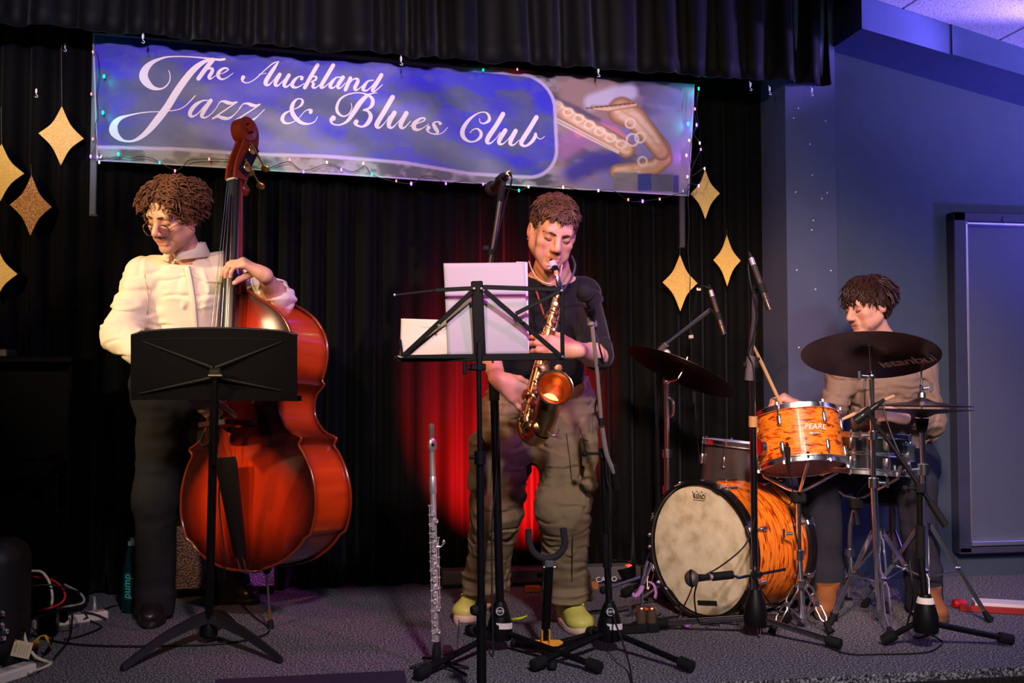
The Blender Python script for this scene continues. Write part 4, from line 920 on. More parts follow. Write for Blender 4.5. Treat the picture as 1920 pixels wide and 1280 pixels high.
def shoe(p, ankle, heel, toe, m_up, m_sole, m_lace=None, h=0.10, w=0.048, name='shoe'):
    heel, toe = A(heel), A(toe); d = toe-heel; L = np.linalg.norm(d); d /= L; up = A([0, 0, 1]); lat = np.cross(up, d); M = np.stack([lat, d, up], 1)
    pt = lambda x, y, z: heel+lat*x+d*y*L+up*z
    so = []; n = 28
    for i in range(n):
        a = 2*PI*i/n; y = 0.5+0.5*math.cos(a); ww = w*(0.80+0.28*math.exp(-((y-0.70)/0.28)**2))*abs(math.sin(a))**0.62*math.copysign(1, math.sin(a)); so.append((ww+0.006*(y > 0.4), y*1.02-0.01))
    mb = MB(); vs = []; k = 4
    for (z, f) in ((0.0, 0.94), (0.006, 1.0), (0.024, 1.0), (0.028, 0.96)): vs += [pt(x*f, 0.5+(y-0.5)*f, z) for x, y in so]
    mb.add(vs, [(j*n+i, j*n+(i+1) % n, (j+1)*n+(i+1) % n, (j+1)*n+i) for j in range(3) for i in range(n)]+[tuple(range(n-1, -1, -1)), tuple(3*n+i for i in range(n))])
    S = Sdf(); S.cone(pt(0, 0.14, 0.046), pt(0, 0.5, 0.044), 0.036, 0.040, k=0.03); S.ell(pt(0.003, 0.76, 0.040), (w*0.96, L*0.235, 0.036), M, k=0.03)
    S.cone(pt(0, 0.18, 0.07), pt(0, 0.22, h), 0.040, 0.044, k=0.03); S.cone(pt(0, 0.62, 0.056), pt(0, 0.32, h-0.005), 0.033, 0.042, k=0.03)
    S.plane(pt(0, 0, h+0.005)+d*L*0.1, up+d*0.10); S.plane(pt(0, 0, 0.018), -up)
    o = S.build(name, m_up, p, 0.004); mb.build('sole', m_sole, o, 50)
    if m_lace:
        for i in range(5):
            y = 0.40+0.066*i; z = h+0.022-(h-0.084)*(y-0.36)/0.30; MB().tube([pt(-0.026, y, z-0.012), pt(-0.012, y+0.01, z), pt(0.012, y-0.01, z), pt(0.026, y, z-0.012)], 0.0036, 7, sm=3).build('lace', m_lace, o)
    return o
# ------------------------------------------------------------------ saxophone player
def PJ(d): return {k: P(*v) for k, v in d.items()}
J = PJ(dict(head=(1036, 436, 3.70), neck=(1034, 512, 3.80), sr=(962, 548, 3.84), sl=(1092, 552, 3.84), er=(912, 652, 3.70), el=(1122, 668, 3.68),
   wr=(934, 710, 3.45), wl=(1080, 656, 3.44), pelvis=(1010, 775, 3.92), hr=(962, 800, 3.92), hl=(1058, 800, 3.92), kr=(932, 950, 3.86), kl=(1056, 955, 3.80),
   ar=(910, 1106, 4.06), al=(1063, 1114, 3.92)))
J['tr'] = FL(872, 1166)+V(0, 0, 0.0); J['tl'] = FL(1096, 1188)
HC, HM, HS = J['head'], headframe(-14, 22, -8), 1.03
sax_man = thing('person', 'person in black t-shirt and olive cargo trousers playing an alto saxophone', 'person', FL(985, 1165))
S = skin_body(J); add_head(S, HC, HM, HS, jaw=1.22, nose=0.98, pout=0.002)
# his left hand above, fingers across the keys; his right hand on the lower stack
hand(S, J['wl'], camdir(-1, 0.10, -0.02), camdir(0.1, -0.15, 1), -1, [(14, 34, 20), (14, 36, 20), (16, 38, 24), (18, 40, 28)], 0.12, (0.5, 0.5, 0.3), 1.0)
hand(S, J['wr'], camdir(0.74, -0.56, -0.10), camdir(-0.1, -0.1, 1), 1, [(8, 26, 14), (10, 30, 16), (14, 32, 16), (18, 34, 18)], 0.16, (0.5, 0.5, 0.3), 1.02)
body = S.build('body', skinmat('skin_fair'), sax_man, 0.0040); skin_color(body, HC, HM, HS, (222, 164, 132), stubble=0.55)
hm_ = hairmat('brown_hair', col(112, 76, 54)); brows(HC, HM, HS, sax_man, mat('dark_brow', col(62, 38, 28), 0.7), 0.009, 0.0046)
rule = lambda x, y, z: z > (0.070 if y > 0.06 else (0.048 if y > 0.035 else (0.002 if y > -0.035 else -0.045))) and not (y > 0.080)
locks(HC, HM, HS, sax_man, hm_, 2100, lambda x, y, z: 0.046 if z > 0.085 else 0.018, 0.0036, rule, lambda x, y, z: (x*4+0.2, 0.9 if z > 0.07 else -0.4, 0.15 if z > 0.07 else -1), 0.003, 0.6, 0.012, 5, 0.004, twist=0.45)
capS = Sdf(); capS.ell(A(HC)+HM @ (A([0, -0.016, 0.050])*HS), A([0.078, 0.096, 0.080])*HS, HM)
capS.plane(A(HC)+HM @ (A([0, 0.052, 0.062])*HS), HM @ A([0, 0.75, -0.62])); capS.plane(A(HC)+HM @ (A([0, 0, -0.03])*HS), HM @ A([0, 0.25, -1]))
capS.build('hair_base', hm_, sax_man, 0.005)
MB().ball(A(HC)+HM @ (A([0.083, -0.004, -0.040])*HS), 0.0045, 8).build('earring', mat('silver', (0.9, 0.88, 0.85), 0.15, 1), sax_man)
# t-shirt with three-quarter sleeves
a = lambda n: A(J[n])
S = Sdf(); ch = (a('sr')+a('sl'))/2
S.cone(a('sr')-A([0, 0, 0.005]), a('sl')-A([0, 0, 0.005]), 0.066, k=0.05); S.cone(a('neck')-A([0, 0, 0.035]), ch-A([0, 0, 0.03]), 0.066, 0.085, k=0.05)
S.cone(ch+(a('pelvis')-ch)*0.22+RGT*-0.035, ch+(a('pelvis')-ch)*0.85+RGT*-0.04, 0.120, 0.122, k=0.08); S.cone(ch+(a('pelvis')-ch)*0.22+RGT*0.035, ch+(a('pelvis')-ch)*0.85+RGT*0.045, 0.120, 0.122, k=0.08)
for q in 'rl': S.cone(a('s'+q), a('s'+q)+(a('e'+q)-a('s'+q))*0.98, 0.064, 0.058, k=0.035)
S.cone(a('neck')+A([0, 0, 0.10])-A(FWD)*0.06, a('neck')+A([0, 0, 0.005])-A(FWD)*0.03, 0.066, 0.066, k=0.012, sub=True)
hem = A(P(1015, 742, 3.74)); S.plane(hem, A([0.02, 0, -1]))
for q in 'rl':
    ed = a('w'+q)-a('e'+q); ed /= np.linalg.norm(ed); S.cone(a('e'+q)+ed*0.02, a('e'+q)+ed*0.14, 0.046, 0.046, k=0.008, sub=True)
S.disp = creases(0.005, [(13, 13, 5), (6, 6, 16)], 21)
tee = S.build('t_shirt', mat('black_jersey', col(27, 24, 26), 0.85, 0, 0.2, sheen=0.15, bump=0.15, bscale=500), sax_man, 0.0055)
# baggy cargo trousers
S = Sdf(); pe = a('pelvis')
S.cone(pe+RGT*-0.075+A([0, 0, 0.02]), pe+RGT*0.075+A([0, 0, 0.02]), 0.105, k=0.05); S.cone(pe+RGT*-0.075+A([0, 0, 0.08]), pe+RGT*0.085+A([0, 0, 0.08]), 0.104, k=0.05)
for q, sg in (('r', -1), ('l', 1)):
    S.cone(a('h'+q)+RGT*sg*0.015, a('k'+q), 0.104, 0.080, k=0.05); S.cone(a('k'+q), a('a'+q)+A([0, 0, 0.04]), 0.080, 0.064, k=0.05)
    S.cone(a('a'+q)+A([0, 0, 0.05]), a('a'+q)-A([0, 0, 0.0])-A(FWD)*0.012, 0.064, 0.068, k=0.02)
    S.plane(a('a'+q)+A([0, 0, 0.012]), (0, 0, -1))
S.box(P(1103, 868, 3.78), (0.012, 0.07, 0.09), np.array(Matrix((RGT, V(FWD.x, FWD.y, 0).normalized(), V(0.06, 0, 1))).transposed()), 0.01, k=0.012)
S.box(P(893, 868, 3.80), (0.012, 0.07, 0.09), np.array(Matrix((RGT, V(FWD.x, FWD.y, 0).normalized(), V(-0.08, 0, 1))).transposed()), 0.01, k=0.012)
S.plane(A(P(1010, 742, 3.74))+A([0, 0, 0.05]), (0, 0, 1))
def tf(X, d):
    o = np.zeros(len(X)); m = np.abs(d) < 0.06
    if m.any():
        Y = X[m]; g = 0.013*ridge(Y, (10, 9, 5.0), 3)+0.008*ridge(Y, (5, 5, 13), 17); low = sstep(0.30, 0.08, Y[:, 2]); up = sstep(0.62, 0.80, Y[:, 2])
        g = g+0.016*(low+0.5*up)*ridge(Y+A([0, 0, 0])*1, (4, 4, 26), 31); o[m] = -g+creases(0.006, [(7, 7, 17), (13, 13, 6)], 77)(Y, d[m])
    return o
S.disp = tf
trs = S.build('cargo_trousers', mat('olive_khaki_cotton', col(132, 112, 84), 0.9, 0, 0.15, noise=0.12, nscale=14, bump=0.3, bscale=400), sax_man, 0.0055)
# pocket seams on the legs
seam = mat('dark_seam', col(66, 52, 40), 0.9)
for pts in ([(1094, 822), (1098, 850), (1090, 875), (1080, 905)], [(1080, 905), (1092, 910), (1102, 912)], [(1086, 800), (1094, 822), (1104, 826)], [(1062, 812), (1072, 900), (1074, 1000), (1072, 1090)], [(1010, 770), (1012, 800), (1008, 822)], [(925, 850), (921, 900), (914, 1000), (908, 1090)]): seamline('seam', trs, pts, 0.0016, seam)
yel = mat('pale_yellow_leather', col(214, 205, 96), 0.5, noise=0.06, nscale=20); sol = mat('pinkish_white_sole', col(226, 190, 168), 0.6); lac = mat('yellow_lace', col(205, 214, 40), 0.7)
shoe(sax_man, a('ar')-A([0, 0, 0.02]), FL(908, 1146), FL(860, 1168), yel, sol, lac, 0.120, 0.057)
shoe(sax_man, a('al')-A([0, 0, 0.02]), FL(1056, 1161), FL(1097, 1193), yel, sol, lac, 0.120, 0.057)
MB().tube([FL(935, 1163, 0.004), FL(950, 1162, 0.005), FL(975, 1159, 0.006), FL(988, 1154, 0.012)], [0.005, 0.006, 0.005, 0.003], 8, sm=4).build('loose_lace', lac, sax_man)
gold_m = mat('gold_chain', (0.95, 0.74, 0.46), 0.35, 0.4)
cn = crom([tuple(P(x, y, d)) for x, y, d in [(992, 490, 3.72), (997, 505, 3.66), (1008, 522, 3.635), (1025, 531, 3.625), (1040, 529, 3.625), (1050, 515, 3.64), (1054, 495, 3.68)]], 6)
MB().tube([V(*p) for p in cn], 0.0028, 8).build('neck_chain', gold_m, sax_man)
# ------------------------------------------------------------------ double bass player
J = PJ(dict(head=(327, 404, 3.80), neck=(350, 486, 3.92), sr=(274, 520, 3.90), sl=(424, 508, 3.98), er=(226, 628, 3.78), el=(522, 560, 3.98),
   wr=(358, 730, 3.57), wl=(494, 514, 3.80), pelvis=(332, 735, 4.02), hr=(304, 760, 4.00), hl=(372, 760, 4.08), kr=(292, 935, 3.98), kl=(420, 930, 4.16),
   ar=(291, 1122, 4.02), al=(432, 1098, 4.34)))
J['tr'] = FL(272, 1172); J['tl'] = FL(470, 1128)
HC, HM, HS = J['head'], headframe(22, 30, -8), 1.04
man = thing('person', 'person in cream shirt and round glasses plucking the double bass', 'person', FL(290, 1150))
S = skin_body(J); add_head(S, HC, HM, HS, jaw=1.0, nose=1.0)
kn = A(P(452, 494, 3.74))
hand(S, J['wl'], camdir(-0.9, 0.50, -0.30), camdir(-0.65, -0.75, 0.15), -1, [(38, 40, 22), (40, 40, 22), (42, 42, 24), (42, 44, 26)], 0.08, (-0.5, 0.9, 0.4), 1.0)
RT = hand(S, J['wr'], camdir(0.74, -0.64, -0.05), camdir(-0.1, -0.3, 1), 1, [(12, 14, 8), (45, 55, 30), (52, 60, 35), (55, 62, 35)], 0.10, (0.5, 0.4, 0.3), 1.0)

body = S.build('body', skinmat('skin_fair'), man, 0.0040); skin_color(body, HC, HM, HS, (224, 168, 138), stubble=0.75)
hm_ = hairmat('curly_brown_hair', col(116, 72, 46)); brows(HC, HM, HS, man, mat('dark_brow', col(62, 38, 28), 0.7), 0.002)
rule = lambda x, y, z: z > (0.088 if y > 0.055 else (0.040 if y > 0.03 else (0.006 if y > -0.02 else -0.035)))
locks(HC, HM, HS, man, hm_, 1300, lambda x, y, z: 0.082 if z > 0.06 else 0.052, 0.0036, rule, lambda x, y, z: (x*10+(1.0 if x > 0 else -1.0), y*7+0.1, -0.2), 0.009, 1.9, 0.03, 9, 0.012, twist=0.4, npt=11, side=4)
capS = Sdf(); capS.ell(A(HC)+HM @ (A([0, -0.020, 0.052])*HS), A([0.085, 0.100, 0.086])*HS, HM)
capS.plane(A(HC)+HM @ (A([0, 0.058, 0.055])*HS), HM @ A([0, 0.8, -0.6])); capS.plane(A(HC)+HM @ (A([0, 0, -0.015])*HS), HM @ A([0, 0.25, -1]))
capS.disp = lambda X, d: -0.008*fbm(X*70, 2, 5); capS.build('hair_base', hm_, man, 0.005)
# glasses slipped down the nose
gl = MB(); gm = mat('glasses_wire', (0.75, 0.6, 0.5), 0.2, 1.0)
HP_ = lambda x, y, z: V(*(A(HC)+HM @ (A([x, y, z])*HS)))
for q in (-1, 1):
    gl.tube([HP_(q*0.034+0.026*math.cos(t), 0.108-0.006*abs(math.cos(t)), -0.020+0.022*math.sin(t)) for t in np.linspace(0, 2*PI, 21)[:-1]], 0.0019, 6, closed=True)
    gl.tube([HP_(q*0.060, 0.102, -0.012), HP_(q*0.072, 0.06, -0.004), HP_(q*0.082, -0.005, 0.008)], 0.0013, 6)
gl.tube([HP_(-0.008, 0.108, -0.016), HP_(0, 0.113, -0.012), HP_(0.008, 0.108, -0.016)], 0.0013, 6); gl = gl.build('glasses', gm, man)
lens = mat('lens_glass', (1, 1, 1), 0.02, trans=1.0, ior=1.1)
for q in (-1, 1):
    MB().lathe([(0, 0.0006), (0.025, 0.0004), (0.025, -0.0004), (0, -0.0006)], Matrix.Translation(HP_(q*0.034, 0.106, -0.020)) @ Matrix((V(*HM[:, 0]), V(*HM[:, 2]), V(*HM[:, 1]))).transposed().to_4x4(), 20).build('lens', lens, gl)
# cream shirt
a = lambda n: A(J[n]); S = Sdf(); ch = (a('sr')+a('sl'))/2
S.cone(a('sr')-A([0, 0, 0.005]), a('sl')-A([0, 0, 0.005]), 0.076, k=0.05); S.cone(a('neck')-A([0, 0, 0.03]), ch-A([0, 0, 0.04]), 0.072, 0.105, k=0.05)
dn = a('pelvis')-ch
S.cone(ch+dn*0.2+RGT*-0.05, ch+dn*0.95+RGT*-0.04, 0.120, 0.120, k=0.08); S.cone(ch+dn*0.2+RGT*0.05, ch+dn*0.95+RGT*0.05, 0.122, 0.125, k=0.08)
S.cone(a('sr'), a('er'), 0.078, 0.066, k=0.04); S.cone(a('er'), a('wr')+(a('er')-a('wr'))*0.12, 0.066, 0.048, k=0.03)
S.cone(a('sl'), a('el'), 0.072, 0.060, k=0.04); e_ = a('wl')-a('el'); S.cone(a('el'), a('el')+e_*0.22, 0.060, 0.056, k=0.03)
S.cone(a('el')+e_*0.32, a('el')+e_*0.75, 0.047, 0.040, k=0.006, sub=True)
S.cone(a('neck')+A([0, 0, 0.10])-A(FWD)*0.075, a('neck')+A([0, 0, 0.005])-A(FWD)*0.035, 0.062, 0.054, k=0.008, sub=True)
S.plane(A(P(330, 735, 3.9)), A([0, 0, -1])); S.disp = creases(0.0055, [(7, 7, 13), (13, 13, 5), (5, 5, 17)], 41)
shirt = S.build('shirt', mat('cream_cotton', col(238, 224, 196), 0.85, 0, 0.2, noise=0.04, nscale=12, bump=0.2, bscale=500), man, 0.0055)
cm_ = mat('cream_cotton', col(238, 224, 196))
nk = a('neck'); fy = A(camdir(-0.25, 0, -1)); rx = A(camdir(1, 0, -0.25))
for sg in (-1, 1):
    v_ = []
    for i in range(9):
        t = i/8; ang = math.radians(8+160*t); o_ = rx*sg*math.sin(ang)*0.070+fy*math.cos(ang)*0.075
        b0 = nk+o_+A([0, 0, 0.012+0.032*t]); t0 = nk+o_*0.95+A([0, 0, 0.045+0.030*t]); u0 = nk+o_*1.22+A([0, 0, 0.000+0.030*t])-A([0, 0, 0.02])*(1-t)+fy*0.012*(1-t)
        v_ += [b0, t0, u0]
    m_ = MB().add([V(*x) for x in v_], [(3*i+k, 3*i+3+k, 3*i+4+k, 3*i+1+k) for i in range(8) for k in (0, 1)]); o = m_.build('collar', cm_, shirt, 60)
    md = o.modifiers.new('cloth_thickness', 'SOLIDIFY'); md.thickness = 0.004
seamline('placket', shirt, [(350, 500), (356, 530), (362, 570), (366, 620), (368, 660)], 0.012, cm_, (1.0, 0.25)); bt_m = mat('pale_button', col(235, 228, 210), 0.4)
for x, y in ((354, 518), (360, 556), (365, 600), (368, 642)): MB().ball(on_mesh(shirt, x, y, 0.006), (0.005, 0.003, 0.005), 8).build('button', bt_m, shirt)
seamline('seam', shirt, [(262, 480), (272, 520), (278, 560), (276, 590)], 0.0018, mat('cream_seam', col(196, 178, 146), 0.9))
# dark trousers and shoes
S = Sdf(); pe = a('pelvis'); S.cone(pe+RGT*-0.06, pe+RGT*0.07, 0.108, k=0.05); S.cone(pe+RGT*-0.06+A([0, 0, 0.06]), pe+RGT*0.07+A([0, 0, 0.06]), 0.110, k=0.05)
for q in 'rl':
    S.cone(a('h'+q), a('k'+q), 0.088, 0.072, k=0.05); S.cone(a('k'+q), a('a'+q), 0.076, 0.066, k=0.04); S.plane(a('a'+q)-A([0, 0, 0.05]), (0, 0, -1)); S.cone(a('a'+q), a('a'+q)-A([0, 0, 0.05]), 0.066, 0.068, k=0.03)
S.disp = folds(0.012, [(9, 9, 4), (5, 5, 14)], 71)
S.build('trousers', mat('black_wool', col(34, 34, 36), 0.9, 0, 0.15), man, 0.007)
bl = mat('black_shoe_leather', col(30, 28, 27), 0.35, coat=0.2); shoe(man, a('ar')-A([0, 0, 0.03]), FL(296, 1150), FL(276, 1180), bl, mat('black_sole', col(22, 20, 20), 0.6), None, 0.09, 0.048)
shoe(man, a('al')-A([0, 0, 0.03]), FL(425, 1122), FL(478, 1134), bl, mat('black_sole', col(22, 20, 20), 0.6), None, 0.09, 0.048)
MB().tube([A(P(433, 781, 3.56))+A([0, 0, 0.0]), P(436, 790, 3.56)], 0.0098, 12).build('ring', gold_m, man) if False else None
# ------------------------------------------------------------------ drummer
J = PJ(dict(head=(1627, 574, 4.32), neck=(1652, 645, 4.40), sr=(1582, 698, 4.36), sl=(1724, 688, 4.40), er=(1553, 800, 4.30), el=(1746, 792, 4.36),
   wr=(1500, 765, 4.14), wl=(1690, 783, 4.20), pelvis=(1668, 868, 4.46), hr=(1628, 875, 4.42), hl=(1708, 872, 4.44), kr=(1540, 895, 4.16), kl=(1716, 905, 4.14),
   ar=(1548, 1064, 4.20), al=(1732, 1070, 4.12)))
J['tr'] = FD(1528, 4.02); J['tl'] = FD(1755, 3.98)
HC, HM, HS = J['head'], headframe(68, 14, 0), 0.97
man = thing('person', 'person in taupe shirt seated behind the drum kit holding drumsticks', 'person', FD(1660, 4.44))
S = skin_body(J, 0.97); add_head(S, HC, HM, HS, jaw=0.95, nose=1.1)
LH = hand(S, J['wl'], camdir(-0.9, 0.28, -0.3), camdir(-0.15, -0.45, 0.85), -1, [(45, 55, 30), (50, 60, 35), (52, 62, 35), (55, 62, 35)], 0.06, (0.2, 0.6, 0.4), 0.95)
RH = hand(S, J['wr'], camdir(-0.85, 0.55, -0.1), camdir(-0.3, -0.85, 0.3), 1, [(45, 60, 35), (50, 62, 35), (52, 62, 35), (55, 62, 35)], 0.06, (0.3, 0.7, 0.4), 0.95)
body = S.build('body', skinmat('skin_fair'), man, 0.0042); skin_color(body, HC, HM, HS, (228, 166, 144), stubble=0.12)
hm_ = hairmat('dark_brown_hair', col(66, 40, 32), 0.35); brows(HC, HM, HS, man, mat('dark_brow', col(62, 38, 28), 0.7), 0.002)
rule = lambda x, y, z: (z > 0.060 if y > 0.03 else (z > -0.02 if abs(x) > 0.04 and y > -0.01 else z > -0.055)) and y < 0.082
locks(HC, HM, HS, man, hm_, 1500, lambda x, y, z: (0.055 if y > 0 else 0.085) if z > 0.06 else 0.062, 0.0036, rule, lambda x, y, z: (x*9, 0.75 if (y > -0.03 and z > 0.05) else -0.5, -0.35 if z > 0.06 else -1), 0.004, 0.6, 0.045, 13, 0.007, twist=0.22, npt=9)
capS = Sdf(); capS.ell(A(HC)+HM @ (A([0, -0.020, 0.046])*HS), A([0.082, 0.100, 0.084])*HS, HM); capS.ell(A(HC)+HM @ (A([0, -0.060, -0.02])*HS), A([0.066, 0.045, 0.06])*HS, HM, k=0.03)
capS.plane(A(HC)+HM @ (A([0, 0.060, 0.055])*HS), HM @ A([0, 0.85, -0.53])); capS.plane(A(HC)+HM @ (A([0, -0.02, -0.02])*HS), HM @ A([0, 0.75, -0.66])) 
capS.build('hair_base', hm_, man, 0.005)
a = lambda n: A(J[n]); S = Sdf(); ch = (a('sr')+a('sl'))/2
S.cone(a('sr'), a('sl'), 0.068, k=0.05); S.cone(a('neck')-A([0, 0, 0.03]), ch-A([0, 0, 0.04]), 0.066, 0.10, k=0.05); dn = a('pelvis')-ch
S.cone(ch+dn*0.2+RGT*-0.05, ch+dn*0.9+RGT*-0.03, 0.112, 0.115, k=0.08); S.cone(ch+dn*0.2+RGT*0.05, ch+dn*0.9+RGT*0.04, 0.112, 0.120, k=0.08)
for q in 'rl': S.cone(a('s'+q), a('e'+q), 0.066, 0.056, k=0.04); e_ = a('w'+q)-a('e'+q); S.cone(a('e'+q), a('e'+q)+e_*0.55, 0.056, 0.046, k=0.03); S.cone(a('e'+q)+e_*0.60, a('e'+q)+e_*0.9, 0.036, 0.034, k=0.006, sub=True)
S.cone(a('el'), a('el')+A([0.02, 0.02, -0.07]), 0.050, 0.020, k=0.02)
S.cone(a('neck')+A([0, 0, 0.10])-A(FWD)*0.05-RGT*0.03, a('neck')+A([0, 0, 0.0])-A(FWD)*0.03-RGT*0.02, 0.058, 0.052, k=0.008, sub=True)
S.disp = creases(0.0055, [(8, 8, 14), (13, 13, 6), (5, 5, 17)], 91)
sh_ = S.build('shirt', mat('taupe_shirt_cotton', col(142, 116, 100), 0.85, 0, 0.2, bump=0.2, bscale=500), man, 0.006)
fz = P(1620, 690, 4.22); MB().tube([P(1624, 700, 4.235), P(1622, 735, 4.225), P(1622, 790, 4.22)], 0.004, 6).build('zip', mat('brass_zip', col(120, 100, 80), 0.4, 0.8), sh_)
MB().box(mtx(P(1622, 722, 4.215)), (0.012, 0.006, 0.035), 0.002).build('zip_pull', mat('grey_zip_pull', col(140, 130, 130), 0.4, 0.5), sh_)
S = Sdf(); S.cone(a('hr'), a('hl'), 0.115, k=0.05)
for q in 'rl':
    S.cone(a('h'+q), a('k'+q), 0.095, 0.074, k=0.05); S.cone(a('k'+q), a('a'+q), 0.074, 0.060, k=0.04); S.plane(a('a'+q)-A([0, 0, 0.115]), (0, 0, -1)); S.cone(a('a'+q), a('a'+q)-A([0, 0, 0.13]), 0.060, 0.066, k=0.03)
S.disp = folds(0.012, [(9, 9, 5), (5, 5, 14)], 61)
S.build('jeans', mat('dark_denim', col(46, 46, 56), 0.9, 0, 0.15, noise=0.15, nscale=60), man, 0.007)
br = mat('brown_suede', col(140, 84, 40), 0.7, noise=0.1, nscale=40); shoe(man, a('ar')-A([0, 0, 0.02]), FD(1552, 4.26), FD(1533, 4.02), br, mat('tan_sole', col(90, 62, 40), 0.7), None, 0.12, 0.046)
shoe(man, a('al')-A([0, 0, 0.02]), FD(1728, 4.18), FD(1752, 3.95), br, mat('tan_sole', col(90, 62, 40), 0.7), None, 0.12, 0.046)
MB().tube([A(J['wl'])+(A(J['el'])-A(J['wl']))*0.10, A(J['wl'])+(A(J['el'])-A(J['wl']))*0.20], 0.036, 18).build('watch_strap', mat('black_strap', col(20, 20, 22), 0.5), man)
wood = mat('hickory', col(222, 176, 120), 0.4, noise=0.08, nscale=30)
def stick(lb, b, t):
    d = (t-b); L = d.length; o = MB().lathe([(0, 0), (0.006, 0.001), (0.0075, 0.006), (0.0075, L*0.72), (0.0045, L*0.955), (0.0032, L*0.965), (0.005, L*0.975), (0.0058, L*0.985), (0.004, L*0.997), (0, L)], mtx(b, d), 16).build('drumstick', wood, None, 40, base=b)
    return meta(o, lb, 'drumstick', 'drumsticks in use')
wr_ = A(J['wr']); k_ = P(1462, 748, 4.06)
stick('upright wooden drumstick in the hand behind the tom drum', P(1470, 770, 4.09), P(1409, 640, 3.98))
stick('wooden drumstick resting low across the snare drum', P(1676, 742, 4.17), P(1566, 792, 3.98))
# drum stool under the drummer
st = thing('drum_stool', 'low black drum stool under the seated drummer', 'stool', FD(1670, 4.47))
c0 = FD(1670, 4.47)
MB().lathe([(0, 0.41), (0.14, 0.41), (0.165, 0.425), (0.165, 0.465), (0.15, 0.48), (0, 0.482)], Matrix.Translation(c0), 28).build('seat', mat('black_vinyl', col(24, 24, 25), 0.5), st)
MB().rod(c0+V(0, 0, 0.13), c0+V(0, 0, 0.41), 0.016).build('pole', CHROME, st)
for k in range(3):
    q = c0+V(math.cos(k*2.094+0.5)*0.24, math.sin(k*2.094+0.5)*0.24, 0.012); lg = MB().rod(c0+V(0, 0, 0.30), q, 0.009).build('leg', CHROME, st); MB().ball(q+V(0, 0, 0.004), 0.016, 10).build('rubber_foot', RUBBER, lg)
# ------------------------------------------------------------------ drum kit
def text_mesh(name, s, M, size, m, parent, extrude=0.0006, shear=0.0, spacing=1.0):
    c = bpy.data.curves.new('lettering_curve', 'FONT'); c.body = s; c.size = size; c.align_x = 'CENTER'; c.align_y = 'CENTER'; c.extrude = extrude; c.shear = shear; c.space_character = spacing; c.resolution_u = 3
    t = bpy.data.objects.new('lettering_tmp', c); COL.objects.link(t); dg = bpy.context.evaluated_depsgraph_get(); dg.update()
    me = t.evaluated_get(dg).to_mesh(); vs = [M @ v.co for v in me.vertices]; fs = [tuple(p.vertices) for p in me.polygons]
    t.evaluated_get(dg).to_mesh_clear(); bpy.data.objects.remove(t); bpy.data.curves.remove(c)
    return link_mesh(name, [tuple(v) for v in vs], fs, m, parent, 0)
def tigermat(name):
    m = ramp_mat(name, [(0.30, col(70, 22, 6)), (0.38, col(150, 50, 10)), (0.43, col(226, 98, 18)), (0.58, col(248, 146, 40)), (0.66, col(236, 112, 22)), (0.72, col(170, 62, 12))], scale=1.0, rough=0.4, coat=0.05, spec=0.25, detail=3, distortion=0.9)
    nt = m.node_tree; at = nt.nodes.new('ShaderNodeAttribute'); at.attribute_name = 'wrap'
    mp = [n for n in nt.nodes if n.type == 'MAPPING'][0]; nt.links.new(at.outputs['Vector'], mp.inputs[0]); return m
def wrap_attr(o, M, k1=3.2, k2=74):
    I = np.array(M.inverted()); co = np.empty(len(o.data.vertices)*3, dtype=np.float32); o.data.vertices.foreach_get('co', co)
    X = co.reshape(-1, 3)+np.array(OFF[o.name]); L = X @ I[:3, :3].T+I[:3, 3]; r = np.hypot(L[:, 0], L[:, 1])
    w = np.stack([L[:, 0]/r*k1, L[:, 1]/r*k1, L[:, 2]*k2], 1).astype(np.float32)
    at = o.data.attributes.new('wrap', 'FLOAT_VECTOR', 'POINT'); at.data.foreach_set('vector', w.ravel())
skinh = ramp_mat('mottled_drum_skin', [(0.30, col(176, 160, 122)), (0.5, col(214, 200, 164)), (0.7, col(228, 216, 184))], scale=16, rough=0.5, detail=7)
hoopblk = mat('black_hoop_lacquer', col(20, 19, 20), 0.25, coat=0.4)
def lug(M):
    m = MB(); m.lathe([(0, -0.022), (0.007, -0.021), (0.0095, -0.012), (0.0085, 0), (0.0095, 0.012), (0.007, 0.021), (0, 0.022)], M, 12); m.box(M @ Matrix.Translation((0, 0, 0)), (0.016, 0.012, 0.040), 0.003); return m
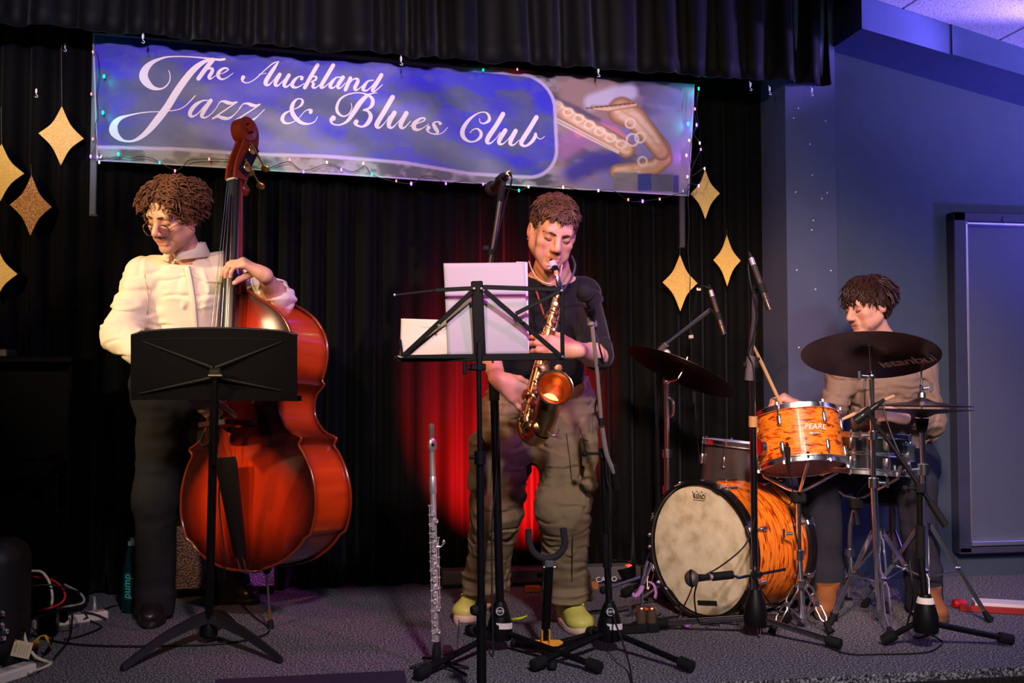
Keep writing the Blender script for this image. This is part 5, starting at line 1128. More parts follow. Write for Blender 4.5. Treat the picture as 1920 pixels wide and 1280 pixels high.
def drum(p, C, ax, r, h, shellm, n, hoopm, topm, botm, hooph=0.018, claws=False, xdir=None):
    """C centre of the top head, ax from the top head into the drum"""
    ax = Vector(ax).normalized(); M = Matrix.Translation(C) @ frame(ax, xdir).to_4x4()
    so = MB().lathe([(r-0.006, 0.012), (r, 0.010), (r, h*0.5), (r, h-0.010), (r-0.006, h-0.012)], M, 72).build('shell', shellm, p); wrap_attr(so, M)
    MB().lathe([(0, 0.0), (r*0.6, 0.0), (r-0.002, 0.001), (r+0.002, 0.006), (r+0.001, 0.010)], M, 56).build('batter_head', topm, p)
    MB().lathe([(0, h), (r*0.6, h), (r-0.002, h-0.001), (r+0.002, h-0.006), (r+0.001, h-0.010)], M, 56).build('resonant_head', botm, p)
    for z, sg in ((0.0, 1), (h, -1)):
        if claws: prof = [(r+0.003, -0.016), (r+0.017, -0.018), (r+0.019, 0.0), (r+0.017, 0.022), (r+0.004, 0.022), (r+0.003, -0.016)]
        else: prof = [(r+0.002, -0.010), (r+0.004, -0.012), (r+0.006, -0.010), (r+0.005, 0.006), (r+0.012, 0.008), (r+0.012, 0.011), (r+0.003, 0.012), (r+0.002, -0.010)]
        MB().lathe([(a, z+sg*b) for a, b in prof], M, 56).build('hoop', hoopm, p)
        if claws: MB().lathe([(r+0.0015, z+sg*0.022), (r+0.006, z+sg*0.023), (r+0.006, z+sg*0.030), (r+0.0015, z+sg*0.031)], M, 56).build('chrome_rim', CHROME, p)
    first = None
    for k in range(n):
        a = 2*PI*(k+0.5)/n; R_ = Matrix.Rotation(a, 4, 'Z')
        for z, sg in ((0.0, 1), (h, -1)):
            zl = z+sg*(0.24*h if h < 0.25 else 0.075)
            lug(M @ R_ @ Matrix.Translation((r+0.007, 0, zl))).build('lug', CHROME, p)
            rd = MB(); rd.tube([M @ R_ @ V(r+0.012, 0, z-sg*0.014), M @ R_ @ V(r+0.010, 0, zl)], 0.0030, 6)
            if claws: rd.box(M @ R_ @ Matrix.Translation((r+0.014, 0, z+sg*0.002)), (0.016, 0.022, 0.040), 0.003); rd.tube([M @ R_ @ V(r+0.013, -0.018, z-sg*0.024), M @ R_ @ V(r+0.013, 0.018, z-sg*0.024)], 0.0035, 6)
            else: rd.lathe([(0, -0.006), (0.005, -0.006), (0.005, 0.004), (0, 0.004)], M @ R_ @ Matrix.Translation((r+0.0115, 0, z-sg*0.012)), 6)
            rd.build('tension_rod', CHROME, p)
    return M
# bass drum
th = math.radians(52); bax = camdir(math.sin(th), 0, math.cos(th)); BR_ = 0.256
bc = FL(1316, 1162)+V(0, 0, BR_+0.020); 
bc = Vector((bc.x, bc.y, BR_+0.021))
bd = thing('bass_drum', 'orange tiger stripe bass drum with mottled cream front head facing left', 'drum', (bc.x, bc.y, 0))
M = drum(bd, bc, bax, BR_, 0.36, tigermat('tiger_wrap'), 8, hoopblk, skinh, skinh, claws=True, xdir=V(0, 0, 1))
inkm = mat('logo_ink', col(54, 48, 42), 0.6)
fr_ = frame(bax, V(0, 0, 1)); upd = V(0, 0, 1); rt = (-bax).cross(upd)*-1
FM = lambda x, z, n=0.0012: Matrix.Translation(bc-bax*n+upd*z+rt*x) @ Matrix((rt, upd, -bax)).transposed().to_4x4()
if (FM(0, 0).to_3x3() @ V(1, 0, 0)).dot(RGT) < 0: rt = -rt
text_mesh('logo_lettering', 'REMO', FM(-0.008, 0.206), 0.024, inkm, bd)
lg_ = MB(); cr = [(-0.036, 0.030), (-0.030, 0.006), (0.030, 0.006), (0.036, 0.030), (0.022, 0.020), (0.014, 0.034), (0.0, 0.021), (-0.014, 0.034), (-0.022, 0.020)]
MM = FM(-0.008, 0.195); lg_.tube([MM @ V(x, y, 0) for x, y in cr], 0.0010, 5, closed=True); lg_.tube([MM @ V(-0.030, -0.003, 0), MM @ V(0.030, -0.003, 0)], 0.0009, 5); lg_.build('logo_crown', inkm, bd)
MB().box(FM(0.03, -0.205, 0.002) @ Matrix.Rotation(0.14, 4, 'Z'), (0.10, 0.018, 0.001)).build('black_tape', mat('gaffer_tape', col(14, 14, 14), 0.7), bd)
for sg in (-1, 1):       # spurs and the mount on top
    e0 = bc+bax*0.06+rt*sg*0.215-upd*0.15; e1 = Vector((bc.x, bc.y, 0))+bax*-0.06+rt*sg*0.33+V(0, 0, 0.012); MB().rod(e0, e1, 0.006).build('spur', CHROME, bd)
for k in range(2):
    MB().lathe([(0, 0), (0.005, 0.0), (0.010, 0.006), (0.005, 0.014), (0, 0.015)], mtx(bc-bax*0.018-rt*(0.262)+upd*(0.03-0.05*k), -bax), 12).build('hoop_bolt', CHROME, bd)
MB().box(mtx(bc+bax*0.16+upd*(BR_+0.008), upd, bax), (0.07, 0.05, 0.014), 0.004).build('mount_plate', CHROME, bd)
for k in (-0.05, -0.10): MB().ball(bc-rt*0.17-upd*(0.19+k*0.3)-bax*0.02+rt*(k+0.05)*0.9, 0.008, 10).build('hoop_stud', mat('pale_stud', col(190, 180, 235), 0.3), bd)
# kick pedal at the back hoop
kp = thing('kick_pedal', 'metal bass drum pedal behind the bass drum', 'pedal', FD(1500, 4.05))
pc = Vector((bc.x, bc.y, 0))+bax*0.42; MB().box(mtx(pc+bax*0.10+V(0, 0, 0.012), upd, bax), (0.26, 0.09, 0.012), 0.003).build('base_plate', STEEL, kp)
MB().box(mtx(pc+bax*0.13+V(0, 0, 0.06), upd+bax*-0.35, bax), (0.24, 0.075, 0.010), 0.003).build('footboard', STEEL, kp)
for sg in (-1, 1): MB().rod(pc+rt*sg*0.055+V(0, 0, 0.01), pc+rt*sg*0.055+V(0, 0, 0.22), 0.008).build('post', CHROME, kp)
MB().rod(pc+rt*-0.06+V(0, 0, 0.21), pc+rt*0.06+V(0, 0, 0.21), 0.007).build('axle', CHROME, kp)
bt = MB(); bt.rod(pc+V(0, 0, 0.21), pc+V(0, 0, 0.30)-bax*0.03, 0.004); bt.ball(pc+V(0, 0, 0.30)-bax*0.035, 0.02, 12); bt.build('beater', RUBBER, kp)
# rack tom
tax = (camdir(0.03, -1, 0.0)+camdir(0, 0, -1)*0.30).normalized(); tc = P(1493, 778, 4.00)
tom = thing('rack_tom', 'small orange tiger stripe tom drum above the bass drum', 'drum', tc+tax*0.22)
white_h = mat('coated_head', col(205, 200, 196), 0.6); greyh = mat('grey_pink_head', col(150, 118, 122), 0.45, noise=0.06, nscale=40)
M = drum(tom, tc, tax, 0.158, 0.205, tigermat('tiger_wrap'), 6, CHROME, white_h, greyh, xdir=camdir(-0.15, 0, -1))
bd_dir = camdir(0.04, 0, -1); bd_dir = (bd_dir-tax*bd_dir.dot(tax)).normalized(); sd_ = tax.cross(bd_dir); sd_ = sd_ if sd_.dot(RGT) > 0 else -sd_
bM = lambda x, z: Matrix.Translation(tc+tax*z+bd_dir*(0.1605)+sd_*x) @ Matrix((sd_, -tax, bd_dir)).transposed().to_4x4()
bdg = mat('badge_silver', (0.92, 0.88, 0.84), 0.3, 0.6)
text_mesh('badge_lettering', 'PEARL', bM(0.012, 0.088) @ Matrix.Rotation(-0.04, 4, 'Z'), 0.030, bdg, tom, 0.0010, 0.2, 1.0)
text_mesh('badge_lettering', 'Export', bM(0.012, 0.113), 0.016, bdg, tom, 0.0010, 0.4) if False else None
MB().tube([bM(x, 0.113+0.003*math.sin(i*2.1)) @ V(0, 0, 0) for i, x in enumerate(np.linspace(-0.012, 0.030, 14))], 0.0022, 6, sm=3).build('badge_script', bdg, tom)
sb = tc+tax*0.125-RGT*0.150+camdir(0, 0, -0.055); MB().lathe([(0, 0.03), (0.030, 0.028), (0.032, 0.012), (0.024, 0.0), (0, 0)], mtx(sb, camdir(-1, 0, -0.35)), 20).build('mount_boss', CHROME, tom)
# floor tom
fax = (camdir(-0.10, -1, 0.0)).normalized(); fc = P(1398, 834, 4.34)
ft = thing('floor_tom', 'dark steel grey floor tom behind the bass drum', 'drum', (fc.x, fc.y, 0))
drum(ft, fc, fax, 0.178, 0.36, mat('dark_steel_wrap', col(92, 84, 84), 0.28, 0.6, noise=0.2, nscale=20), 8, CHROME, mat('white_batter', col(200, 195, 225), 0.5), white_h, xdir=camdir(-0.3, 0, -1))
for k in range(3):
    a = k*2.094+0.3; o_ = V(math.cos(a)*0.20, math.sin(a)*0.20, 0); lg_ = MB().rod(fc+o_+V(0, 0, -0.16), Vector((fc.x, fc.y, 0.01))+o_, 0.006).build('leg', CHROME, ft); MB().lathe([(0, 0.03), (0.009, 0.03), (0.013, 0), (0, 0)], mtx(Vector((fc.x, fc.y, 0))+o_), 12).build('rubber_foot', RUBBER, lg_)
    MB().box(fc+o_*0.95+V(0, 0, -0.17), (0.03, 0.03, 0.05), 0.005).build('leg_bracket', CHROME, ft)
# snare drum
sc = P(1622, 817, 4.08); sax_ = (camdir(-0.06, -1, 0)+camdir(0, 0, -1)*0.05).normalized()
sn = thing('snare_drum', 'steel shelled snare drum below the low drumstick', 'drum', sc+sax_*0.15)
drum(sn, sc, sax_, 0.166, 0.14, mat('polished_dark_steel', (0.42, 0.44, 0.44), 0.16, 1.0), 8, CHROME, white_h, greyh, xdir=camdir(-0.25, 0, -1))
MB().lathe([(0.167, 0.062), (0.171, 0.066), (0.171, 0.074), (0.167, 0.078)], Matrix.Translation(sc) @ frame(sax_).to_4x4(), 48).build('shell_bead', CHROME, sn)
MB().box(mtx(sc+sax_*0.06+camdir(0.14, 0, -0.11), V(0, 0, 1), RGT), (0.035, 0.03, 0.07), 0.006).build('strainer', CHROME, sn)
# stands
def brace_leg(p, a, b, m=CHROME, double=True, wd=0.011, foot=True, w0=None):
    a, b = Vector(a), Vector(b); d = (b-a); side = d.cross(camdir(0, 0, 1)); side = side.normalized() if side.length > 1e-4 else RGT
    mb = MB()
    if double:
        for sg in (-1, 1):
            ks = [(0, 0.35), (0.06, 0.35), (0.10, 1.0), (0.42, 1.0), (0.47, 0.30), (0.53, 0.30), (0.58, 1.0), (0.85, 1.0), (0.95, 0.2), (1.0, 0.2)]
            mb.tube([a+d*t+side*sg*wd*w for t, w in ks], 0.0042, 8)
    else: mb.box(mtx(a+d*0.5, d, side), (0.018, 0.006, d.length), 0.002)
    o = mb.build('leg', m, p)
    if foot: MB().tube([b-d.normalized()*0.012, b+d.normalized()*0.02, Vector((b.x, b.y, 0))+Vector((d.x, d.y, 0)).normalized()*0.02+V(0, 0, 0.008)], [0.009, 0.014, 0.017], 10).build('rubber_foot', RUBBER, o)
    return o
def tripod(p, top, feet, collar_z, m=CHROME, doubles=None, brace=True, low=None):
    c = Vector((top.x, top.y, collar_z)); MB().lathe([(0.012, -0.015), (0.022, -0.012), (0.022, 0.012), (0.012, 0.015)], mtx(c), 18).build('collar', m, p)
    lowz = low if low is not None else collar_z*0.45; lc = Vector((top.x, top.y, lowz)); br = MB(); br.lathe([(0.012, -0.010), (0.018, -0.008), (0.018, 0.008), (0.012, 0.010)], mtx(lc), 14)
    for i, f in enumerate(feet):
        f = Vector(f); f.z = 0.035; d = (f-c); st_ = c+Vector((d.x, d.y, 0)).normalized()*0.022; brace_leg(p, st_, f, m, doubles[i] if doubles else True)
        br.tube([lc, st_.lerp(f, 0.52)], 0.0035, 6)
        MB().box(st_.lerp(f, 0.5), (0.02, 0.02, 0.018), 0.004).build('joint', m, p)
    br.build('brace', m, p)
def wingnut(p, loc, dr, m=CHROME):
    w = MB(); dr = Vector(dr).normalized(); w.rod(loc, loc+dr*0.025, 0.006); w.box(mtx(loc+dr*0.034, V(0, 0, 1), dr), (0.012, 0.005, 0.036), 0.002); w.build('wing_nut', m, p)
def cymbal(name, label, C, up, r, bell=0.25, cone=0.10, m=None):
    M = mtx(C, up); pr = [(0.006, r*0.17), (r*bell*0.5, r*0.155), (r*bell*0.9, r*0.105), (r*bell*1.1, r*cone*0.85), (r*0.6, r*cone*0.48), (r, 0.0), (r, -0.0012), (r*0.6, r*cone*0.48-0.0012), (r*bell*1.1, r*cone*0.85-0.0012), (r*bell*0.9, r*0.105-0.0012), (0.006, r*0.17-0.0012)]
    o = MB().lathe(pr, M, 64).build('cymbal_plate', m, None, 25); return o, M
bronze = ramp_mat('dark_cymbal_bronze', [(0.3, col(46, 30, 27)), (0.6, col(84, 58, 48)), (0.8, col(104, 74, 60))], scale=6, rough=0.38, metal=0.8, detail=5, stretch=(1, 1, 1))
def cymbal_thing(name, label, C, up, r, m):
    t = thing(name, label, 'cymbal', C); o, M = cymbal(name, label, C, up, r, m=m); bpy.data.objects.remove(o)
    pr = [(0.006, r*0.17), (r*0.12, r*0.155), (r*0.22, r*0.105), (r*0.27, r*0.085), (r*0.6, r*0.048), (r, 0.0), (r, -0.0012), (r*0.6, r*0.048-0.0012), (r*0.27, r*0.085-0.0012), (r*0.22, r*0.105-0.0012), (r*0.12, r*0.155-0.0012), (0.006, r*0.17-0.0012)]
    MB().lathe(pr, M, 72).build('bronze_plate', m, t, 25)
    gr = MB()
    for k in range(5, 20): rr = r*(0.27+0.036*k); 
    return t, M
rim = lambda M, r: M
# ride cymbal with its stand
rC = P(1631, 667, 3.74); rup = (camdir(0.115, 1, 0)+camdir(0, 0, 1)*0.33).normalized()
ride, rM = cymbal_thing('ride_cymbal', 'large dark ride cymbal tilted in front of the drummer with pale lettering underneath', rC, rup, 0.246, bronze)
ink = mat('cymbal_ink', col(245, 222, 205), 0.6)
tx = camdir(1, 0.22, 0); tx = (tx-rup*tx.dot(rup)).normalized(); ty = (rup).cross(tx)
ctr = rC+tx*0.135-ty*0.0; ctr = rC+tx*0.128+rup*0.008
vx = tx; vy = (-rup).cross(vx)
TM = Matrix.Translation(rC+tx*0.130+vy*-0.018*1+rup*0.0062) @ Matrix((vx, vy, -rup)).transposed().to_4x4()
if vy.dot(V(0, 0, 1)) < 0: vy = -vy
MT = Matrix.Translation(rC+tx*0.118-rup.cross(tx)*0.0+rup*0.0088) @ Matrix((tx, (-rup).cross(tx)*-1, rup)).transposed().to_4x4()
uy = rup.cross(tx); uy = uy if uy.z > 0 or True else uy
text_mesh('maker_lettering', 'istanbul', Matrix.Translation(rC+tx*0.125-rup*0.002) @ Matrix((tx, vy, tx.cross(vy))).transposed().to_4x4() @ Matrix.Rotation(0.62, 4, 'Z') @ Matrix.Translation((0.0, -0.03, -0.002)) @ Matrix.Diagonal((0.78, 1, 1, 1)), 0.095, ink, ride, 0.002, 0.0, 0.92)
rs = thing('cymbal_stand', 'chrome double braced stand carrying the ride cymbal', 'stand', FL(1650, 1172), 'chrome cymbal stands')
b0 = FL(1650, 1172); tp_ = P(1634, 705, 3.78); bz0 = Vector((tp_.x, tp_.y, 0))
bt_ = Vector((b0.x, b0.y, 0.06)); knee = P(1638, 905, 3.80)
MB().tube([bt_, knee], 0.0135, 14).build('lower_tube', CHROME, rs); MB().tube([knee, tp_], 0.0095, 14).build('upper_tube', CHROME, rs)
MB().lathe([(0.012, -0.02), (0.02, -0.018), (0.02, 0.018), (0.012, 0.02)], mtx(knee), 16).build('clamp_collar', CHROME, rs); wingnut(rs, knee+RGT*0.018, RGT)
k2 = P(1637, 816, 3.79); MB().lathe([(0.010, -0.018), (0.017, -0.016), (0.017, 0.016), (0.010, 0.018)], mtx(k2), 16).build('clamp_collar', CHROME, rs); wingnut(rs, k2-RGT*0.015, -RGT)
tl = MB(); tl.ball(tp_, 0.015, 12); tl.tube([tp_, rC+rup*0.075], 0.0045, 8); tl.build('tilter', CHROME, rs); wingnut(rs, tp_-RGT*0.012, camdir(-1, 0.1, 0)); wingnut(rs, rC+rup*0.062, rup)
tripod(rs, Vector((b0.x, b0.y, 0)), [FL(1668, 1200), FL(1562, 1172), FL(1742, 1140)], P(1645, 1000, 3.85).z, doubles=[True, False, False])
# hi-hat
hc = P(1728, 766, 3.80); hu = camdir(0.02, 1, 0)+camdir(0, 0, 1)*0.03; hu.normalize()
hh, hM = cymbal_thing('hi_hat_cymbal', 'upper hi-hat cymbal seen almost edge on', hc+hu*0.010, hu, 0.182, bronze)
hh2, _ = cymbal_thing('hi_hat_cymbal', 'lower hi-hat cymbal directly under the upper one', hc-hu*0.004, -hu, 0.182, bronze)
hs = thing('hi_hat_stand', 'chrome hi-hat stand at the right end of the drum kit', 'stand', FL(1737, 1162))
b0 = FL(1737, 1162); mid = P(1731, 880, 3.83)
MB().tube([V(b0.x, b0.y, 0.04), mid], 0.0135, 14).build('lower_tube', CHROME, hs); MB().tube([mid, hc-hu*0.045], 0.0105, 14).build('upper_tube', CHROME, hs)
MB().tube([hc-hu*0.05, hc+hu*0.19], 0.0035, 8).build('pull_rod', CHROME, hs)
MB().lathe([(0.011, -0.06), (0.020, -0.045), (0.024, -0.02), (0.026, -0.006), (0, -0.006)], mtx(hc-hu*0.030, hu), 18).build('seat_cup', RUBBER, hs)
MB().lathe([(0.006, 0.0), (0.016, 0.002), (0.014, 0.02), (0.008, 0.026), (0.010, 0.045), (0.005, 0.05)], mtx(hc+hu*0.040, hu), 16).build('clutch', CHROME, hs); wingnut(hs, hc+hu*0.075, camdir(1, 0.15, -0.2))
MB().lathe([(0.012, -0.022), (0.021, -0.02), (0.021, 0.02), (0.012, 0.022)], mtx(mid), 16).build('clamp_collar', CHROME, hs); wingnut(hs, mid-RGT*0.018, -RGT)
tripod(hs, V(b0.x, b0.y, 0), [FL(1848, 1166), FL(1738, 1176), FL(1628, 1140)], P(1735, 992, 3.9).z, doubles=[False, True, False])
f0 = V(b0.x, b0.y, 0)+camdir(0.0, 0, 0.05); MB().box(mtx(f0+camdir(0.03, 0, 0.12)+V(0, 0, 0.05), V(0, 0, 1)+camdir(0, 0, -0.25), camdir(0.2, 0, 1)), (0.27, 0.08, 0.010), 0.003).build('footboard', STEEL, hs)
# crash cymbal
cC = P(1277, 697, 4.30); cup = (camdir(0.47, 1, 0)+camdir(0, 0, 1)*0.16).normalized()
cr_, cM = cymbal_thing('crash_cymbal', 'dark crash cymbal tilted down to the right beside the gold star', cC, cup, 0.242, bronze)
cs = thing('cymbal_stand', 'chrome stand with its foot hidden behind the bass drum carrying the crash cymbal', 'stand', FD(1251, 4.52), 'chrome cymbal stands')
b0 = FD(1251, 4.52); tpp = P(1250, 715, 4.38); m1 = P(1251, 850, 4.45)
MB().tube([V(b0.x, b0.y, 0.04), m1], 0.0145, 14).build('lower_tube', CHROME, cs); MB().tube([m1, tpp], 0.0115, 14).build('upper_tube', CHROME, cs)
m2 = P(1251, 918, 4.48)
for q in (m1, m2): MB().lathe([(0.012, -0.02), (0.021, -0.018), (0.021, 0.018), (0.012, 0.02)], mtx(q), 16).build('clamp_collar', CHROME, cs)
MB().tube([P(1255, 745, 4.37), P(1262, 752, 4.35), P(1262, 775, 4.35), P(1256, 782, 4.36)], 0.006, 8, sm=3).build('lever', CHROME, cs)
tl = MB(); tl.ball(tpp, 0.016, 12); tl.tube([tpp, cC-cup*0.03, cC+cup*0.07], 0.0045, 8, sm=3); tl.build('tilter', CHROME, cs); wingnut(cs, P(1256, 922, 4.44), RGT)
tripod(cs, V(b0.x, b0.y, 0), [b0+V(-0.13, -0.1, 0), b0+V(0.20, -0.02, 0), b0+V(-0.05, 0.22, 0)], 0.34)
# tom stand and snare stand
ts = thing('tom_stand', 'chrome basket stand holding up the orange tom drum', 'stand', FL(1500, 1148))
b0 = FD(1499, 3.90); jt = P(1497, 938, 3.92)
MB().tube([V(b0.x, b0.y, 0.03), P(1498, 1040, 3.91)], 0.0125, 14).build('lower_tube', CHROME, ts); MB().tube([P(1498, 1040, 3.91), jt], 0.0095, 14).build('upper_tube', CHROME, ts)
MB().lathe([(0.011, -0.02), (0.019, -0.018), (0.019, 0.018), (0.011, 0.02)], mtx(P(1498, 1040, 3.91)), 16).build('clamp_collar', CHROME, ts)
MB().box(mtx(jt+V(0, 0, 0.01)), (0.055, 0.045, 0.04), 0.008).build('swivel', RUBBER, ts); wingnut(ts, P(1486, 1000, 3.88), -RGT)
bc_ = tc+tax*0.205; 
for k in range(3):
    a = k*2.094+0.4; o_ = camdir(math.cos(a), 0, math.sin(a)); e_ = bc_+o_*0.172; e_ -= tax*((e_-bc_).dot(tax)); MB().tube([jt+V(0, 0, 0.03), jt+V(0, 0, 0.045)+o_*0.05, e_+tax*0.016-o_*0.01, e_-tax*0.022], 0.0065, 8).build('basket_arm', CHROME, ts)
tripod(ts, V(b0.x, b0.y, 0), [FL(1550, 1188), FD(1448, 3.80), FD(1536, 4.10)], P(1500, 1090, 3.9).z, low=0.035)
ss_ = thing('snare_stand', 'chrome basket stand under the snare drum', 'stand', FL(1592, 1128))
b0 = FL(1592, 1128); jt = P(1604, 944, 4.1)
MB().tube([V(b0.x, b0.y, 0.03), P(1593, 1035, 4.1)], 0.0125, 14).build('lower_tube', CHROME, ss_); MB().tube([P(1593, 1035, 4.1), P(1594, 985, 4.1), jt], 0.0095, 14).build('upper_tube', CHROME, ss_)
MB().box(mtx(jt), (0.05, 0.045, 0.045), 0.008).build('swivel', RUBBER, ss_); MB().rod(P(1604, 960, 4.07), P(1608, 985, 4.05), 0.012, 12).build('grip', RUBBER, ss_)
bc_ = sc+sax_*0.14
for k in range(3):
    a = k*2.094+1.0; o_ = camdir(math.cos(a), 0, math.sin(a)); e_ = bc_+o_*0.182; e_ -= sax_*((e_-bc_).dot(sax_)); MB().tube([jt+V(0, 0, 0.02), jt+V(0, 0, 0.035)+o_*0.05, e_+sax_*0.018-o_*0.01, e_-sax_*0.03], 0.0065, 8).build('basket_arm', CHROME, ss_)
MB().lathe([(0.011, -0.016), (0.019, -0.014), (0.019, 0.014), (0.011, 0.016)], mtx(P(1593, 1035, 4.1)), 16).build('clamp_collar', CHROME, ss_)
tripod(ss_, V(b0.x, b0.y, 0), [FL(1565, 1163), FL(1660, 1148), FL(1552, 1112)], P(1592, 1075, 4.1).z, doubles=[False, False, False], low=0.04)
# ------------------------------------------------------------------ saxophone held by its player
sax = thing('alto_saxophone', 'gold alto saxophone held by the person in the black t-shirt', 'saxophone', P(992, 800, 3.42))
lacq = ramp_mat('gold_lacquer', [(0.35, (0.62, 0.30, 0.10, 1)), (0.6, (0.85, 0.50, 0.20, 1))], scale=14, rough=0.3, metal=1.0, detail=2)
lacq2 = mat('pale_lacquer', (0.92, 0.70, 0.52), 0.2, 1.0)
sil = mat('silver_plate', (0.86, 0.82, 0.86), 0.18, 1.0)
s0, s1 = P(1046, 548, 3.53), P(989, 782, 3.43); sd = (s1-s0); SL = sd.length; sd.normalize()
sf = camdir(0.25, 0, -1); sf = (sf-sd*sf.dot(sd)).normalized(); sx = sd.cross(sf); sx = sx if sx.dot(RGT) > 0 else -sx
MB().tube([s0+sd*t*SL for t in np.linspace(0, 1, 8)], [0.0125+0.0165*t for t in np.linspace(0, 1, 8)], 24).build('body_tube', lacq, sax)
bow = [s1-sd*0.02, s1+sd*0.025, P(991, 812, 3.40), P(1003, 818, 3.375), P(1015, 806, 3.345)]
MB().tube(bow, [0.029, 0.030, 0.032, 0.034, 0.036], 24, sm=5).build('bow', lacq, sax)
bc0, bdir = P(1041, 727, 3.275), (camdir(0.14, 0.36, -1)).normalized()
bl = [P(1013, 809, 3.35), P(1022, 785, 3.335), P(1029, 758, 3.325), bc0-bdir*0.035, bc0-bdir*0.012]
MB().tube(bl, [0.036, 0.039, 0.041, 0.045, 0.050], 28, sm=5, caps=False).build('bell_throat', lacq, sax)
MB().lathe([(0.050, -0.013), (0.053, -0.006), (0.0585, 0.0), (0.0605, 0.003), (0.0590, 0.005), (0.0560, 0.002), (0.050, -0.006), (0.044, -0.025), (0.036, -0.055), (0.030, -0.085), (0, -0.087)], mtx(bc0, bdir), 40).build('bell', lacq, sax, 60)
MB().tube([bc0+frame(bdir) @ V(0.0595*math.cos(t), 0.0595*math.sin(t), 0.003) for t in np.linspace(0, 2*PI, 41)[:-1]], 0.0026, 8, closed=True).build('bell_rim', sil, sax)
MB().tube([P(1044, 516, 3.565), P(1047, 528, 3.56), P(1050, 540, 3.55), P(1049, 553, 3.535)], [0.0078, 0.0095, 0.011, 0.0125], 16, sm=4).build('neck_tube', sil, sax)
MB().tube([P(1042, 507, 3.575), P(1044, 517, 3.567)], 0.0085, 14).build('cork', mat('cork', col(205, 150, 100), 0.7), sax)
mp = MB().tube([P(1033, 487, 3.600), P(1036, 494, 3.592), P(1040, 503, 3.580), P(1042, 509, 3.573)], [0.006, 0.010, 0.0125, 0.0125], 16).build('mouthpiece', mat('ebonite', col(18, 17, 18), 0.25), sax)
lg_ = MB(); ld = (P(1040, 503, 3.580)-P(1036, 494, 3.592)).normalized(); lg_.lathe([(0.0135, -0.012), (0.0155, -0.011), (0.0155, 0.011), (0.0135, 0.012)], mtx(P(1037, 497, 3.585), ld), 18)
for t in (-0.005, 0.006): lg_.ball(P(1027, 499, 3.575)+ld*t*1.6, 0.0042, 8); lg_.rod(P(1027, 499, 3.575)+ld*t*1.6, P(1034, 499, 3.58)+ld*t, 0.002, 6)
lg_.build('ligature', mat('pale_ligature', col(226, 212, 222), 0.35, 0.3), sax)
rg = np.random.default_rng(3)
def keycup(t, a, r, m=lacq, lift=0.012):
    c = s0+sd*(t*SL); rad = 0.0125+0.0165*t; o_ = sf*math.cos(a)+sx*math.sin(a); q = c+o_*(rad+lift)
    MB().lathe([(0, 0.004), (r*0.3, 0.0045), (r*0.35, 0.003), (r*0.85, 0.003), (r, 0.001), (r, -0.004), (0, -0.004)], mtx(q, o_, sd), 18).build('key_cup', m, sax); return q, o_
for t, a, r in [(0.05, 0.3, 0.008), (0.11, -0.2, 0.008), (0.17, 0.35, 0.009), (0.24, 0.1, 0.010), (0.31, 0.25, 0.011), (0.38, 0.0, 0.011), (0.46, 0.25, 0.012), (0.54, 0.1, 0.0135), (0.62, 0.0, 0.0145), (0.70, 0.15, 0.0155), (0.79, 0.0, 0.0165), (0.89, 0.1, 0.018), (0.22, -1.0, 0.009), (0.36, -1.1, 0.010), (0.50, 1.1, 0.010), (0.66, 1.2, 0.012), (0.84, -1.0, 0.015)]:
    q, o_ = keycup(t, a, r)
    if r > 0.0105 and abs(a) < 0.5 and t < 0.9: MB().lathe([(0, 0.0065), (0.005, 0.006), (0.0058, 0.004), (0, 0.004)], mtx(q, o_, sd), 12).build('pearl_touch', mat('mother_of_pearl', col(235, 222, 205), 0.3), sax)
rods = MB(); posts = MB()
for a, t0_, t1_ in ((0.75, 0.02, 0.55), (1.0, 0.1, 0.95), (-0.65, 0.05, 0.6), (-0.9, 0.3, 0.98), (-0.4, 0.5, 0.97), (0.55, 0.56, 0.98)):
    o_ = sf*math.cos(a)+sx*math.sin(a); pt_ = lambda t, e=0.010: s0+sd*t*SL+o_*(0.0125+0.0165*t+e); rods.tube([pt_(t0_), pt_(t1_)], 0.0022, 8)
    for t in np.linspace(t0_, t1_, 5): posts.tube([pt_(t, -0.004), pt_(t, 0.010)], 0.0022, 6); posts.ball(pt_(t, 0.011), 0.0040, 8)
rods.build('key_rods', lacq2, sax); posts.build('rod_posts', lacq2, sax)
arms = MB()
for k in range(16):
    t = 0.05+0.057*k; a0 = (0.75 if k % 2 else -0.65); a1 = rg.uniform(-0.2, 0.3); p_ = []
    for u in np.linspace(0, 1, 5): a = a0+(a1-a0)*u; o_ = sf*math.cos(a)+sx*math.sin(a); p_.append(s0+sd*(t+0.02*u)*SL+o_*(0.0125+0.0165*t+0.013+0.006*math.sin(PI*u)))
    arms.tube(p_, 0.0026, 6)
arms.build('key_arms', lacq2, sax)
for px, py, d, r in ((1004, 772, 3.36, 0.017), (988, 800, 3.36, 0.018), (1010, 800, 3.31, 0.018), (1047, 690, 3.38, 0.014)):
    q = P(px, py, d); dr = camdir(0.2 if px > 1000 else -0.5, 0.1, -1).normalized(); MB().lathe([(0, 0.004), (r*0.85, 0.003), (r, 0.001), (r, -0.006), (0, -0.006)], mtx(q, dr), 20).build('bow_key', lacq, sax)
gd = MB()
for px, py, d in ((981, 770, 3.40), (975, 795, 3.39), (984, 815, 3.375), (1004, 745, 3.39)):
    q = P(px, py, d); gd.tube([q, q+camdir(-0.004, 0.02, -0.02), q+camdir(0.012, 0.03, -0.024), q+camdir(0.022, 0.01, -0.01)], 0.0022, 7, sm=4)
gd.tube([P(1048, 800, 3.34), P(1046, 812, 3.32), P(1036, 816, 3.31), P(1024, 806, 3.32)], 0.002, 7, sm=4); gd.build('key_guards', lacq2, sax)
